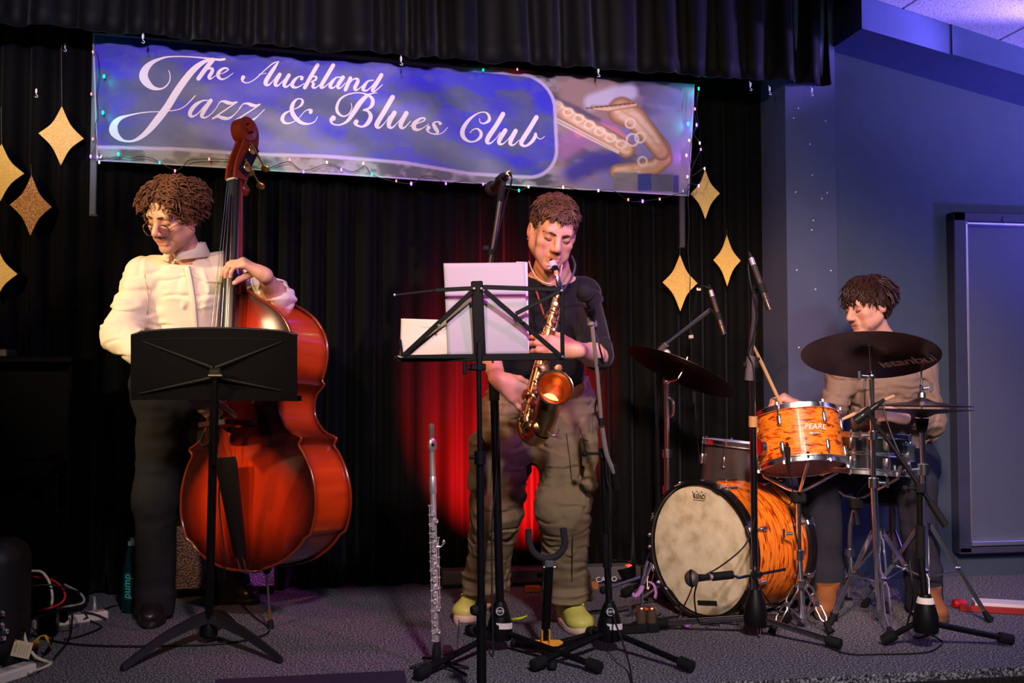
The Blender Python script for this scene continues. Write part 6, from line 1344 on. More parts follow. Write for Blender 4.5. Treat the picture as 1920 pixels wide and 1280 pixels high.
MB().tube([P(1004, 540, 3.62), P(1012, 565, 3.60), P(1020, 590, 3.575)], 0.0035, 8).build('strap_hook', mat('red_brown_cord', col(150, 60, 50), 0.6), sax)
MB().tube([P(1072, 480, 3.84), P(1078, 497, 3.74), P(1073, 518, 3.68), P(1058, 540, 3.62), P(1044, 560, 3.57), P(1024, 590, 3.565)], [0.005, 0.005, 0.004, 0.0025, 0.0025, 0.0025], 8, sm=5).build('neck_strap', mat('grey_strap_cloth', col(70, 66, 76), 0.8), sax)

# ------------------------------------------------------------------ music stands and paper
ms = thing('wire_music_stand', 'black folding wire music stand holding sheet music in front of the saxophonist', 'music stand', FD(903, 2.86, -0.45))
D = 2.90; bar = lambda a, b, w=0.016, m=BLACKMETAL, n='desk_bar', t=0.005: MB().box(mtx((a+b)/2, b-a, camdir(0, 0, 1)), (t, w, (b-a).length), 0.0015).build(n, m, ms)
MB().box(mtx(P(897, 597, D), P(894, 530, D)-P(900, 665, D), RGT), (0.034, 0.012, 0.215), 0.003).build('desk_spine', BLACKMETAL, ms)
bar(P(889, 540, D-0.006), P(815, 544, D-0.004), 0.012); bar(P(815, 544, D-0.004), P(740, 553, D), 0.008); bar(P(905, 538, D-0.006), P(1053, 543, D), 0.013)
bar(P(886, 546, D-0.01), P(752, 671, D-0.004), 0.014); bar(P(908, 544, D-0.01), P(1055, 671, D-0.004), 0.014); bar(P(1052, 545, D-0.004), P(967, 588, D-0.014), 0.012); bar(P(1053, 545, D), P(1055, 671, D), 0.012)
bar(P(744, 672, D), P(1056, 668, D), 0.020, t=0.010); bar(P(750, 636, D), P(755, 672, D), 0.008); MB().box(mtx(P(900, 672, D+0.025)), (0.46, 0.05, 0.003), 0.001).build('paper_ledge', BLACKMETAL, ms)
MB().tube([P(741, 670, D), P(747, 668, D-0.01), P(756, 672, D-0.012)], 0.004, 8).build('ledge_clip', STEEL, ms)
for px, py in ((889, 541), (903, 541), (823, 610), (982, 602), (1053, 545), (1055, 669), (740, 553)): MB().lathe([(0, 0.003), (0.0035, 0.0025), (0.004, 0), (0, 0)], mtx(P(px, py, D-0.016), -FWD), 10).build('rivet', STEEL, ms)
ms_pole = [(898, 640, 0.0045), (900, 690, 0.0055)]
MB().box(mtx(P(899, 668, D-0.012)), (0.016, 0.012, 0.085), 0.003).build('desk_bracket', BLACKMETAL, ms); wingnut(ms, P(894, 690, D-0.01), -RGT, BLACKMETAL); MB().box(mtx(P(896, 688, D-0.008)), (0.045, 0.02, 0.02), 0.004).build('swivel_block', BLACKMETAL, ms)
pb = FD(903, 2.88, -0.45); 
MB().tube([P(898, 690, D-0.01), P(900, 860, D-0.01)], 0.0075, 14).build('upper_tube', BLACKMETAL, ms); MB().tube([P(900, 850, D-0.01), P(902.5, 1140, D-0.015)], 0.0110, 14).build('middle_tube', BLACKMETAL, ms)
MB().tube([P(902.5, 1135, D-0.015), V(P(903, 1280, D).x, P(903, 1280, D-0.015).y, -0.42)], 0.0140, 14).build('lower_tube', BLACKMETAL, ms)
for px, py in ((900, 858), (902, 1140)): MB().lathe([(0.012, -0.02), (0.0165, -0.018), (0.0165, 0.018), (0.012, 0.02)], mtx(P(px, py, D-0.012)), 14).build('clamp_collar', BLACKMETAL, ms)
MB().rod(P(900, 857, D-0.012), P(880, 857, D-0.02), 0.005).build('clamp_screw', BLACKMETAL, ms); MB().lathe([(0, 0), (0.014, 0.001), (0.016, 0.008), (0.012, 0.018), (0, 0.02)], mtx(P(895, 1143, D-0.03), camdir(-1, 0, -0.5)), 14).build('clamp_knob', RUBBER, ms)
hubz = V(P(903, 1300, D).x, P(903, 1300, D).y, -0.14)
for k in range(3):
    a = k*2.094+0.5; q = V(hubz.x+math.cos(a)*0.27, hubz.y+math.sin(a)*0.27, -0.435); lg_ = MB().box(mtx((hubz+q)/2, q-hubz), (0.014, 0.005, (q-hubz).length), 0.001).build('leg', BLACKMETAL, ms); MB().ball(q, 0.013, 10).build('rubber_foot', RUBBER, lg_)
def paper(label, corners, bend, m, seed):
    """corners TL TR BR BL as (px, py, d)"""
    c = [np.array(P(*k)) for k in corners]; n = 20; vs = []
    for i in range(n):
        for j in range(n):
            u, v = i/(n-1), j/(n-1); p = c[0]*(1-u)*(1-v)+c[1]*u*(1-v)+c[2]*u*v+c[3]*(1-u)*v
            vs.append(p+np.array(FWD)*(bend*((1-v)**3)*(0.4+0.6*u)+0.004*math.sin(u*3+seed)+0.003*math.sin(v*5+u*2)))
    o = link_mesh('sheet_music', vs, [(i*n+j, (i+1)*n+j, (i+1)*n+j+1, i*n+j+1) for i in range(n-1) for j in range(n-1)], m, None, 180, base=c[3])
    md = o.modifiers.new('paper_thickness', 'SOLIDIFY'); md.thickness = 0.0016; return meta(o, label, 'sheet music', 'sheet music on the wire stand')
pm = mat('white_paper', col(186, 178, 190), 0.8, 0, 0.2, noise=0.04, nscale=6); pm2 = mat('cream_paper', col(226, 214, 192), 0.8, 0, 0.2, noise=0.04, nscale=6)
paper('large white sheet of music standing tall on the wire stand', [(831, 493, D+0.035), (984, 491, D+0.045), (990, 665, D+0.015), (840, 668, D+0.015)], 0.02, pm, 1)
paper('narrow white sheet edge peeking out right of the tall sheet', [(968, 490, D+0.055), (989, 491, D+0.060), (992, 665, D+0.024), (972, 666, D+0.024)], 0.012, mat('lilac_paper', col(214, 206, 226), 0.8), 2)
sm = paper('small cream sheet with faint staves at the left of the wire stand', [(752, 597, D+0.030), (842, 600, D+0.030), (842, 664, D+0.020), (750, 672, D+0.018)], 0.006, pm2, 4)
ik = mat('faint_ink', col(150, 140, 130), 0.8); stv = MB()
for k in range(4):
    for q in range(5):
        y = 612+k*13+q*1.8; stv.tube([P(768, y, D+0.0275), P(828, y+1.5, D+0.0275)], 0.00035, 4)
    for i in range(14): stv.ball(P(770+rg.uniform(0, 56), 612+k*13+rg.uniform(0, 8), D+0.0272), (0.0013, 0.0005, 0.001), 6)
stv.build('printed_staves', ik, sm)
# solid desk stand in front of the bass
mh = thing('solid_music_stand', 'black solid desk music stand in front of the double bass', 'music stand', FL(391, 1206))
DM = 3.42; hub = FL(391, 1206)
desk = MB(); n = 17
up_, lo_ = [], []
for i in range(n):
    u = -1+2*i/(n-1); x = 401+156*u; sag = 9*(1-u*u); bow_ = 0.035*(1-u*u)
    up_.append((x, 624-sag-(0 if abs(u) < 0.97 else -5), DM+0.06+bow_)); lo_.append((x, 750+2*(u > 0)-1*(1-u*u), DM+0.0+bow_))
vs = []
for i in range(n):
    a_, b_ = P(*up_[i]), P(*lo_[i]); vs += [a_, a_+FWD*0.004, b_, b_+FWD*0.004]
desk.add(vs, [(4*i+a, 4*i+b, 4*i+4+b, 4*i+4+a) for i in range(n-1) for a, b in ((2, 0), (1, 3), (0, 1), (3, 2))]+[(0, 2, 3, 1), (4*n-4, 4*n-3, 4*n-1, 4*n-2)])
dkm = mat('matt_black_desk', col(6, 6, 7), 0.7, 0, 0.06, bump=0.05, bscale=300); desk.build('desk', dkm, mh, 30)
lip = MB().tube([Vector(P(*v))+FWD*0.004 for v in up_], 0.0045, 8).build('desk_rim', mat('desk_rim_black', col(24, 22, 32), 0.35), mh, 180)
MB().add([v for i in range(n) for v in (P(*lo_[i])+FWD*0.004, P(*lo_[i])+FWD*0.004+camdir(0, 0, 0.07), P(*lo_[i])+FWD*0.004+camdir(0, 0.018, 0.07))], [(3*i+k, 3*i+3+k, 3*i+4+k, 3*i+1+k) for i in range(n-1) for k in (0, 1)]).build('desk_shelf', dkm, mh)
bow_at = lambda px: 0.035*(1-((px-401)/156)**2)
for a_, b_ in (((400, 690), (268, 640)), ((404, 690), (530, 640)), ((400, 708), (262, 738)), ((404, 708), (528, 732))):
    f_ = lambda q, e=0: P(q[0], q[1], DM+0.06*(750-q[1])/126+bow_at(q[0])-0.003-e)
    MB().tube([f_(a_, 0.010), f_(((a_[0]+b_[0])/2, (a_[1]+b_[1])/2), 0.004), f_(b_)], [0.009, 0.006, 0.003], 8).build('stamped_rib', mat('rib_black', col(11, 11, 12), 0.5, 0, 0.25), mh)
MB().tube([P(270+i*16, 634+4*(((270+i*16-401)/131)**2), DM+0.052+bow_at(270+i*16)-0.002) for i in range(17)], 0.0016, 6).build('stamped_line', mat('rib_black', col(28, 28, 30)), mh)
hd = MB(); hd.box(mtx(P(404, 700, DM+0.005)), (0.040, 0.04, 0.036), 0.006); hd.rod(P(392, 703, DM-0.01), P(416, 703, DM-0.01), 0.008); hd.build('tilt_head', mat('worn_black', col(46, 44, 38), 0.35, 0.5), mh); MB().rod(P(391, 704, DM-0.018), P(417, 704, DM-0.018), 0.0045).build('tilt_bolt', mat('worn_brass', col(150, 130, 95), 0.4, 0.8), mh)
MB().tube([P(404, 705, DM), P(401, 870, 3.47)], 0.0085, 14).build('upper_tube', BLACKMETAL, mh); MB().tube([P(402, 752, 3.45), hub+V(0, 0, 0.05)], 0.0150, 16).build('lower_tube', BLACKMETAL, mh)
hb = MB(); hb.lathe([(0.026, 0.075), (0.03, 0.06), (0.032, 0.03), (0.02, 0.02), (0.0, 0.02)], mtx(hub), 18); hb.build('hub', BLACKMETAL, mh)
for q in (FL(228, 1259), FL(528, 1244), hub+camdir(0.02, 0, 0.26)):
    d = Vector((q.x-hub.x, q.y-hub.y, 0)); L = d.length; d.normalize(); s_ = V(-d.y, d.x, 0); vs = []
    for t in np.linspace(0, 1, 9):
        z = 0.075*(1-t)**1.0*(1-0.15*t)+0.020*math.sin(PI*t); wdt = 0.018*(1-0.45*t); hgt = 0.072*(1-0.6*t); c = hub+d*(L*t)+V(0, 0, max(z, 0.0)); vs += [c+s_*wdt*0.4+V(0, 0, hgt*0.5+0.008), c+s_*wdt+V(0, 0, 0.004), c-s_*wdt+V(0, 0, 0.004), c-s_*wdt*0.4+V(0, 0, hgt*0.5+0.008)]
    MB().add(vs, [(4*i+k, 4*i+(k+1) % 4, 4*i+4+(k+1) % 4, 4*i+4+k) for i in range(8) for k in range(4)]+[(3, 2, 1, 0), (32, 33, 34, 35)]).build('leg', mat('leg_black', col(30, 29, 30), 0.4), mh, 25)

# ------------------------------------------------------------------ microphone stands
ringm = mat('white_badge', col(220, 215, 210), 0.5)
def cast_base(p, hub, poles, feet, polem=BLACKMETAL, r=0.014, badge=True, tape=True, legm=BLACKMETAL, hz=0.10, h=0.17):
    MB().lathe([(0, hz-0.055), (0.040, hz-0.055), (0.044, hz-0.03), (0.042, hz), (0.034, hz+0.03), (0.026, hz+0.055), (0.018, hz+0.075), (0, hz+0.08)], mtx(hub), 24).build('leg_housing', BLACKMETAL, p)
    if tape: MB().lathe([(0.0436, hz-0.012), (0.0440, hz-0.012), (0.0430, hz+0.008), (0.0426, hz+0.008)], mtx(hub, V(0.05, 0, 1)), 24, math.radians(-125), math.radians(-40)).build('white_tape', mat('white_tape', col(225, 218, 212), 0.6), p)
    if badge:
        c = hub+V(0, 0, hz+0.047)-Vector((FWD.x, FWD.y, 0)).normalized()*0.0325; dr = camdir(0, 0.35, -1).normalized()
        MB().lathe([(0, 0), (0.017, 0), (0.018, 0.004), (0, 0.005)], mtx(c, dr), 20).build('knob', RUBBER, p)
        MB().tube([c+dr*0.0052+frame(dr) @ V(0.0125*math.cos(t), 0.0125*math.sin(t), 0) for t in np.linspace(0, 2*PI, 25)[:-1]], 0.0012, 6, closed=True).build('badge_ring', ringm, p)
        text_mesh('badge_lettering', 'K&M', Matrix.Translation(c+dr*0.0056) @ Matrix((RGT, dr.cross(RGT), dr)).transposed().to_4x4(), 0.011, ringm, p, 0.0004)
    for f in feet:
        f = Vector(f); d = Vector((f.x-hub.x, f.y-hub.y, 0)).normalized(); s_ = hub+d*0.035+V(0, 0, hz-0.03); e_ = Vector((f.x, f.y, 0.024))
        lg = MB().tube([s_, e_], 0.0105, 12).build('leg', legm, p); MB().tube([e_-(e_-s_).normalized()*0.045, e_-(e_-s_).normalized()*0.04, e_+(e_-s_).normalized()*0.008, e_+(e_-s_).normalized()*0.012], [0.012, 0.0195, 0.0195, 0.013], 14).build('rubber_foot', RUBBER, lg)
# tall stand behind the wire music stand
t1 = thing('microphone_stand', 'tall black microphone stand rising behind the wire music stand to the banner', 'mic stand', FD(938, 3.56), 'microphone stands')
hub = FD(938, 3.56); cast_base(t1, hub, None, [FL(786, 1277), FL(1122, 1264), FL(882, 1192)])
k1 = P(926, 690, 3.54); MB().tube([hub+V(0, 0, 0.15), P(927, 745, 3.54)], 0.0150, 14).build('lower_tube', BLACKMETAL, t1); MB().tube([P(927, 750, 3.54), P(925, 688, 3.53)], 0.0185, 14).build('grip', RUBBER, t1)
MB().tube([P(925, 690, 3.53), P(917, 560, 3.52)], 0.0105, 12).build('upper_tube', BLACKMETAL, t1)
MB().tube([P(914, 545, 3.515), P(920, 488, 3.50), P(942, 352, 3.46)], 0.0085, 12).build('boom_tube', STEEL, t1); MB().lathe([(0, 0), (0.012, 0.001), (0.012, 0.02), (0, 0.022)], mtx(P(917, 466, 3.49), -RGT), 12).build('boom_knob', RUBBER, t1); MB().tube([P(919, 476, 3.497), P(921, 466, 3.495)], 0.0125, 12).build('boom_collar', RUBBER, t1)
MB().tube([P(938, 375, 3.465), P(942, 348, 3.455)], 0.0125, 12).build('thread_adapter', RUBBER, t1)
m1_ = thing('microphone', 'black microphone pointing away at the top of the tall stand', 'microphone', P(946, 333, 3.45))
mc = MB(); md_ = camdir(-0.35, -0.12, 1).normalized(); q = P(947, 330, 3.44); mc.lathe([(0, -0.03), (0.009, -0.028), (0.0115, 0.0), (0.0135, 0.10), (0.017, 0.125), (0, 0.125)], mtx(q, md_), 18); mc.build('mic_body', mat('mic_black', col(26, 26, 28), 0.35), m1_)
MB().ball(q+md_*0.145, (0.025, 0.025, 0.027), 16).build('mic_grille', mat('mic_grille', col(40, 40, 42), 0.5, 0.5), m1_)
MB().tube([q-md_*0.035, q-md_*0.03+V(0.004, 0, 0.0), q-md_*0.005], [0.008, 0.0105, 0.0105], 12).build('mic_plug', CHROME, m1_)
cl_ = MB(); cl_.tube([q+md_*0.015, q+md_*0.055], [0.0175, 0.0185], 18); cl_.box(mtx(P(943, 343, 3.457)), (0.020, 0.016, 0.03), 0.004); cl_.build('mic_clip', RUBBER, t1)
cb_ = MB().tube([q-md_*0.04, q-md_*0.06+V(0.003, 0, -0.03), P(950, 372, 3.42), P(938, 420, 3.45), P(928, 462, 3.47), P(921, 500, 3.49), P(914, 600, 3.50), P(934, 760, 3.50), P(930, 900, 3.50), P(922, 1000, 3.50), FD(925, 3.48, 0.01)], 0.0032, 8, sm=5).build('mic_cable', CABLE, m1_)
# saxophone microphone
t2 = thing('microphone_stand', 'black boom microphone stand to the right of the saxophonist', 'mic stand', FD(1141, 3.55), 'microphone stands')
hub = FD(1141, 3.55); cast_base(t2, hub, None, [FL(1294, 1262), FL(1003, 1260), FL(1108, 1196)])
ck = P(1131, 850, 3.53); MB().tube([hub+V(0, 0, 0.15), P(1139, 1060, 3.54)], 0.0125, 14).build('lower_tube', BLACKMETAL, t2); MB().tube([P(1139, 1062, 3.54), P(1136, 1000, 3.53)], 0.0165, 14).build('grip', RUBBER, t2); MB().tube([P(1136, 1010, 3.53), P(1131, 845, 3.53)], 0.0115, 12).build('upper_tube', BLACKMETAL, t2)
kb = MB(); kb.box(mtx(ck, RGT), (0.045, 0.035, 0.03), 0.006); kb.rod(ck, ck-RGT*0.06, 0.005); kb.ball(ck-RGT*0.065, 0.012, 10); kb.build('boom_clutch', RUBBER, t2)
bs = mat('satin_boom_steel', (0.70, 0.64, 0.56), 0.42, 0.75)
MB().tube([P(1110, 606, 3.30), P(1120, 700, 3.37), P(1128, 800, 3.45)], 0.0068, 12).build('boom_tube', bs, t2); MB().tube([P(1127, 790, 3.445), P(1137, 850, 3.49), P(1151, 885, 3.53)], 0.0085, 12, sm=4).build('boom_tube', bs, t2)
MB().tube([P(1150, 872, 3.525), P(1156, 916, 3.56)], 0.0125, 12).build('counterweight', RUBBER, t2)
for px, py, d in ((1124, 685, 3.36), (1128, 797, 3.44)): MB().tube([P(px, py, d), P(px-1, py-14, d)], 0.011, 12).build('boom_collar', RUBBER, t2)
MB().lathe([(0, 0), (0.012, 0.001), (0.012, 0.02), (0, 0.022)], mtx(P(1127, 685, 3.36), RGT), 12).build('boom_knob', RUBBER, t2)
MB().tube([P(1108, 608, 3.30), P(1107, 596, 3.295)], 0.0115, 12).build('thread_adapter', bs, t2)
m2_ = thing('microphone', 'black vocal microphone with round foam head in front of the saxophonist', 'microphone', P(1104, 580, 3.29))
a_, b_ = P(1112, 600, 3.30), P(1099, 556, 3.20); md_ = (b_-a_).normalized(); L = (b_-a_).length
MB().lathe([(0, 0), (0.0105, 0.001), (0.0115, L*0.3), (0.0155, L*0.85), (0.0185, L), (0, L)], mtx(a_, md_), 20).build('mic_body', mat('blue_black_body', col(34, 36, 60), 0.3), m2_)
MB().ball(b_+md_*0.018, (0.027, 0.027, 0.027), 18, frame(md_)).build('mic_grille', mat('black_foam', col(22, 21, 23), 0.9, bump=0.6, bscale=600), m2_); MB().lathe([(0.0265, -0.005), (0.029, -0.004), (0.029, 0.004), (0.0265, 0.005)], mtx(b_+md_*0.014, md_), 24).build('grille_band', RUBBER, m2_)
MB().tube([a_+md_*0.002, a_-md_*0.028], 0.0100, 14).build('mic_plug', mat('pale_plug', col(205, 190, 205), 0.3, 0.6), m2_); MB().tube([a_-md_*0.026, a_-md_*0.045], [0.0085, 0.005], 12).build('plug_boot', RUBBER, m2_)
MB().tube([a_+md_*0.035, a_+md_*0.075], [0.0165, 0.0175], 18).build('mic_clip', RUBBER, t2)
MB().tube([a_-md_*0.044, P(1124, 650, 3.31), P(1132, 690, 3.36), P(1124, 730, 3.40), P(1116, 770, 3.44), P(1130, 795, 3.45), P(1134, 830, 3.49), P(1138, 900, 3.50), P(1147, 930, 3.50), P(1142, 1040, 3.51), P(1147, 1140, 3.50), FL(1166, 1200, 0.1), FL(1180, 1245, 0.03), FL(1186, 1285, 0.006)], 0.0032, 8, sm=5).build('mic_cable', CABLE, m2_)
# drum overhead stand
t3 = thing('microphone_stand', 'black and chrome microphone stand standing in front of the bass drum', 'mic stand', FD(1412, 3.76), 'microphone stands')
hub = FD(1412, 3.76); cast_base(t3, hub, None, [FL(1232, 1181), FL(1572, 1219), FD(1470, 3.98)], badge=False, tape=False, legm=mat('dark_chrome', (0.38, 0.36, 0.40), 0.2, 1.0), hz=0.10)
dc = mat('dark_chrome', (0.38, 0.36, 0.40), 0.2, 1.0); MB().tube([hub+V(0, 0, 0.15), P(1412, 790, 3.72)], 0.0125, 14).build('lower_tube', dc, t3); MB().tube([P(1412, 792, 3.72), P(1411, 700, 3.71)], 0.0095, 12).build('upper_tube', dc, t3); MB().tube([P(1412, 800, 3.72), P(1412, 780, 3.72)], 0.0165, 14).build('clamp_collar', mat('tan_collar_ring', col(190, 140, 90), 0.5), t3)
MB().tube([P(1405, 712, 3.70), P(1408, 668, 3.69)], [0.0175, 0.0165], 14).build('grip', mat('grey_grip', col(92, 78, 86), 0.6), t3); kb = MB(); kb.box(mtx(P(1409, 684, 3.70), RGT), (0.03, 0.03, 0.05), 0.006); kb.rod(P(1400, 684, 3.70), P(1393, 684, 3.70), 0.012); kb.rod(P(1415, 675, 3.70), P(1424, 672, 3.70), 0.006); kb.build('boom_clutch', RUBBER, t3)
MB().tube([P(1406, 670, 3.695), P(1414, 600, 3.67), P(1415, 548, 3.65)], 0.0105, 12).build('boom_tube', mat('pale_boom', (0.74, 0.72, 0.80), 0.28, 1.0), t3); MB().tube([P(1415, 550, 3.65), P(1416, 536, 3.645)], 0.012, 12).build('thread_adapter', RUBBER, t3)
def pencil(lb, a, b, t, clip, cab, g=False):
    o = thing('pencil_microphone', lb, 'microphone', a, 'overhead pencil microphones'); d = (b-a); L = d.length; d.normalize()
    MB().lathe([(0, 0), (0.0095, 0.001), (0.0105, 0.006), (0.0105, L*0.74), (0.0095, L*0.745), (0.0095, L*0.77), (0.0105, L*0.775), (0.0105, L*0.985), (0.009, L), (0, L)], mtx(a, d), 18).build('mic_body', mat('gunmetal_body', col(96, 80, 74), 0.32, 0.7), o)
    for k in range(4): MB().lathe([(0.0106, -0.0014), (0.0112, -0.001), (0.0112, 0.001), (0.0106, 0.0014)], mtx(a+d*L*(0.84+0.035*k), d), 16).build('capsule_slot', mat('slot_dark', col(14, 14, 15), 0.6), o)
    MB().tube([a+d*0.004, a-d*0.028], 0.0095, 14).build('mic_plug', mat('pale_plug', col(205, 190, 205), 0.3, 0.6), o); MB().tube([a-d*0.026, a-d*0.055], [0.0085, 0.0040], 10).build('plug_boot', RUBBER, o)
    cm = MB(); cm.tube([a+d*L*0.42, a+d*L*0.62], 0.0135, 14); cm.tube([a+d*L*0.52, clip], 0.007, 10); cm.build('mic_clip', RUBBER, t)
    MB().tube([a-d*0.053]+cab, 0.0028, 8, sm=5).build('mic_cable', CABLE, o)
pencil('pencil microphone angled on the stand directly before the tom drum', P(1413, 497, 3.62), P(1444, 583, 3.55), t3, P(1416, 540, 3.645), [P(1406, 478, 3.63), P(1403, 500, 3.64), P(1409, 540, 3.63), P(1420, 590, 3.64), P(1410, 640, 3.66), P(1402, 660, 3.67), P(1412, 690, 3.68), P(1412, 740, 3.70), P(1417, 850, 3.72), P(1416, 950, 3.72), P(1414, 1060, 3.72), P(1436, 1120, 3.72), FL(1500, 1180, 0.004), FL(1575, 1222, 0.004), FL(1660, 1226, 0.004), FL(1740, 1222, 0.004), FL(1768, 1205, 0.01)])
# second overhead on a boom behind the crash cymbal
t4 = thing('microphone_stand', 'boom microphone stand mostly hidden behind the tilted crash cymbal', 'mic stand', FD(1236, 4.60), 'microphone stands')
hub = FD(1236, 4.60); cast_base(t4, hub, None, [hub+V(-0.2, -0.12, 0), hub+V(0.22, -0.06, 0), hub+V(0, 0.02, 0)+camdir(0, 0, -0.25)], badge=False, tape=False)
MB().tube([hub+V(0, 0, 0.15), P(1232, 800, 4.5)], 0.012, 12).build('lower_tube', BLACKMETAL, t4); MB().tube([P(1232, 800, 4.5), P(1240, 664, 4.44)], 0.009, 12).build('upper_tube', BLACKMETAL, t4)
MB().tube([P(1222, 672, 4.46), P(1250, 645, 4.40)], 0.0135, 12).build('grip', mat('grey_grip', col(92, 78, 86), 0.6), t4); MB().tube([P(1246, 648, 4.41), P(1332, 580, 4.28)], 0.0088, 12).build('boom_tube', mat('pale_boom', (0.74, 0.72, 0.80), 0.28, 1.0), t4)
MB().lathe([(0, 0), (0.016, 0.001), (0.018, 0.012), (0.012, 0.02), (0, 0.022)], mtx(P(1249, 662, 4.36), -FWD), 18).build('boom_knob', mat('pale_knob', col(190, 175, 165), 0.35, 0.6), t4)
pencil('pencil microphone pointing down beside the lowest right gold star', P(1336, 556, 4.24), P(1358, 628, 4.18), t4, P(1332, 580, 4.27), [P(1328, 540, 4.25), P(1318, 536, 4.26), P(1308, 545, 4.28), P(1300, 585, 4.33), P(1290, 615, 4.36), P(1275, 630, 4.37), P(1248, 640, 4.40), P(1232, 665, 4.43), P(1230, 800, 4.46)])
MB().box(mtx(P(1310, 542, 4.275)), (0.018, 0.006, 0.012), 0.001).build('cable_tag', WHITEPL, t4)
# kick drum microphone clamped on the overhead stand
m5 = thing('kick_microphone', 'round grey microphone on a short boom in front of the bass drum head', 'microphone', P(1296, 1085, 3.62))
q = P(1297, 1084, 3.62); MB().ball(q, (0.030, 0.030, 0.026), 20, frame(camdir(1, 0.1, -0.3))).build('mic_grille', mat('grey_grille', col(120, 108, 100), 0.4, 0.7, bump=0.4, bscale=500), m5); MB().lathe([(0.0305, -0.005), (0.032, 0), (0.0305, 0.005)], mtx(q, camdir(1, 0.1, -0.3)), 24).build('grille_band', RUBBER, m5)
MB().tube([P(1310, 1083, 3.625), P(1330, 1082, 3.635)], [0.014, 0.011], 14).build('mic_body', mat('mic_black', col(26, 26, 28)), m5); MB().tube([P(1329, 1082, 3.635), P(1336, 1081, 3.638)], 0.010, 12).build('mic_plug', mat('pale_plug', col(205, 190, 205)), m5); MB().tube([P(1335, 1081, 3.638), P(1373, 1077, 3.66)], 0.0155, 14).build('adapter', RUBBER, m5)
bmk = MB(); bmk.tube([P(1372, 1077, 3.66), P(1385, 1083, 3.67), P(1400, 1080, 3.68), P(1420, 1077, 3.69), P(1472, 1067, 3.74)], 0.0055, 10); bmk.box(mtx(P(1416, 1076, 3.70), RGT), (0.04, 0.03, 0.04), 0.006); bmk.lathe([(0, 0), (0.010, 0), (0.010, 0.015), (0, 0.016)], mtx(P(1424, 1075, 3.68), -FWD), 12); bmk.build('short_boom', dc, m5)
MB().tube([P(1300, 1095, 3.61), P(1290, 1120, 3.64), P(1270, 1160, 3.8)], 0.003, 8, sm=4).build('tie_rod', mat('copper_rod', col(150, 86, 60), 0.4, 0.6), m5)
MB().tube([P(1318, 1080, 3.63), P(1350, 1062, 3.66), P(1390, 1030, 3.70), P(1408, 1000, 3.71), P(1416, 960, 3.715)], 0.0032, 8, sm=5).build('mic_cable', CABLE, m5)
MB().tube([P(1308, 1088, 3.63), P(1302, 1120, 3.66), FL(1310, 1166, 0.06), FL(1330, 1170, 0.01), FL(1350, 1172, 0.004)], 0.0032, 8, sm=5).build('mic_cable', CABLE, m5)
# tom microphone clipped under the tom
m6 = thing('clip_microphone', 'small black clip microphone under the orange tom drum', 'microphone', P(1478, 868, 3.80)); MB().tube([P(1476, 838, 3.80), P(1478, 868, 3.80)], [0.012, 0.010], 14).build('mic_body', mat('mic_black', col(26, 26, 28)), m6); MB().tube([P(1478, 866, 3.80), P(1480, 888, 3.80)], [0.008, 0.004], 10).build('plug_boot', RUBBER, m6); MB().tube([P(1480, 886, 3.80), P(1486, 910, 3.82), P(1484, 940, 3.86), P(1480, 950, 3.86), P(1488, 985, 3.86), P(1497, 1030, 3.87), P(1494, 1080, 3.86), FL(1480, 1150, 0.01)], 0.0028, 8, sm=5).build('mic_cable', CABLE, m6)
MB().tube([P(1476, 838, 3.80), P(1476, 832, 3.83)], 0.006, 8).build('mic_clip', RUBBER, m6)
# snare microphone on its boom stand at the right
t5 = thing('microphone_stand', 'black boom microphone stand at the right reaching over the snare drum', 'mic stand', FD(1728, 3.58), 'microphone stands')
hub = FD(1728, 3.58); cast_base(t5, hub, None, [FL(1660, 1211), FL(1893, 1211), FD(1742, 3.80)], badge=False, tape=False, hz=0.12); MB().lathe([(0.031, 0.170), (0.027, 0.186), (0.024, 0.19), (0, 0.192)], mtx(hub+V(0, 0, -0.005)), 20).build('white_cap', mat('white_tape', col(225, 218, 212)), t5)
ck = P(1724, 915, 3.56); MB().tube([hub+V(0, 0, 0.15), P(1726, 1040, 3.57)], 0.0125, 14).build('lower_tube', BLACKMETAL, t5); MB().tube([P(1726, 1045, 3.57), P(1725, 985, 3.565)], 0.0165, 14).build('grip', RUBBER, t5); MB().tube([P(1725, 990, 3.565), ck], 0.0105, 12).build('upper_tube', BLACKMETAL, t5)
kb = MB(); kb.box(mtx(ck, RGT), (0.04, 0.035, 0.03), 0.006); kb.rod(ck, ck-RGT*0.05, 0.005); kb.ball(ck-RGT*0.05, 0.011, 10); kb.build('boom_clutch', RUBBER, t5)
MB().tube([P(1660, 818, 3.62), P(1752, 952, 3.54)], 0.0082, 12).build('boom_tube', BLACKMETAL, t5); MB().tube([P(1744, 940, 3.545), P(1774, 986, 3.52)], 0.0130, 12).build('counterweight', RUBBER, t5)
m7 = thing('snare_microphone', 'black microphone lying over the snare drum behind the ride cymbal pole', 'microphone', P(1630, 768, 3.72)); a_, b_ = P(1646, 758, 3.72), P(1603, 790, 3.74); d = (b_-a_).normalized(); L = (b_-a_).length
MB().lathe([(0, 0), (0.011, 0.001), (0.0125, L*0.4), (0.016, L*0.7), (0.018, L*0.72), (0.018, L*0.97), (0.014, L), (0, L)], mtx(a_, d), 18).build('mic_body', mat('mic_black', col(26, 26, 28)), m7); MB().tube([a_, a_-d*0.03], [0.009, 0.006], 10).build('plug_boot', RUBBER, m7)
MB().tube([a_-d*0.03, P(1658, 772, 3.70), P(1672, 815, 3.66), P(1690, 860, 3.62), P(1694, 885, 3.60)], 0.003, 8, sm=5).build('mic_cable', CABLE, m7)
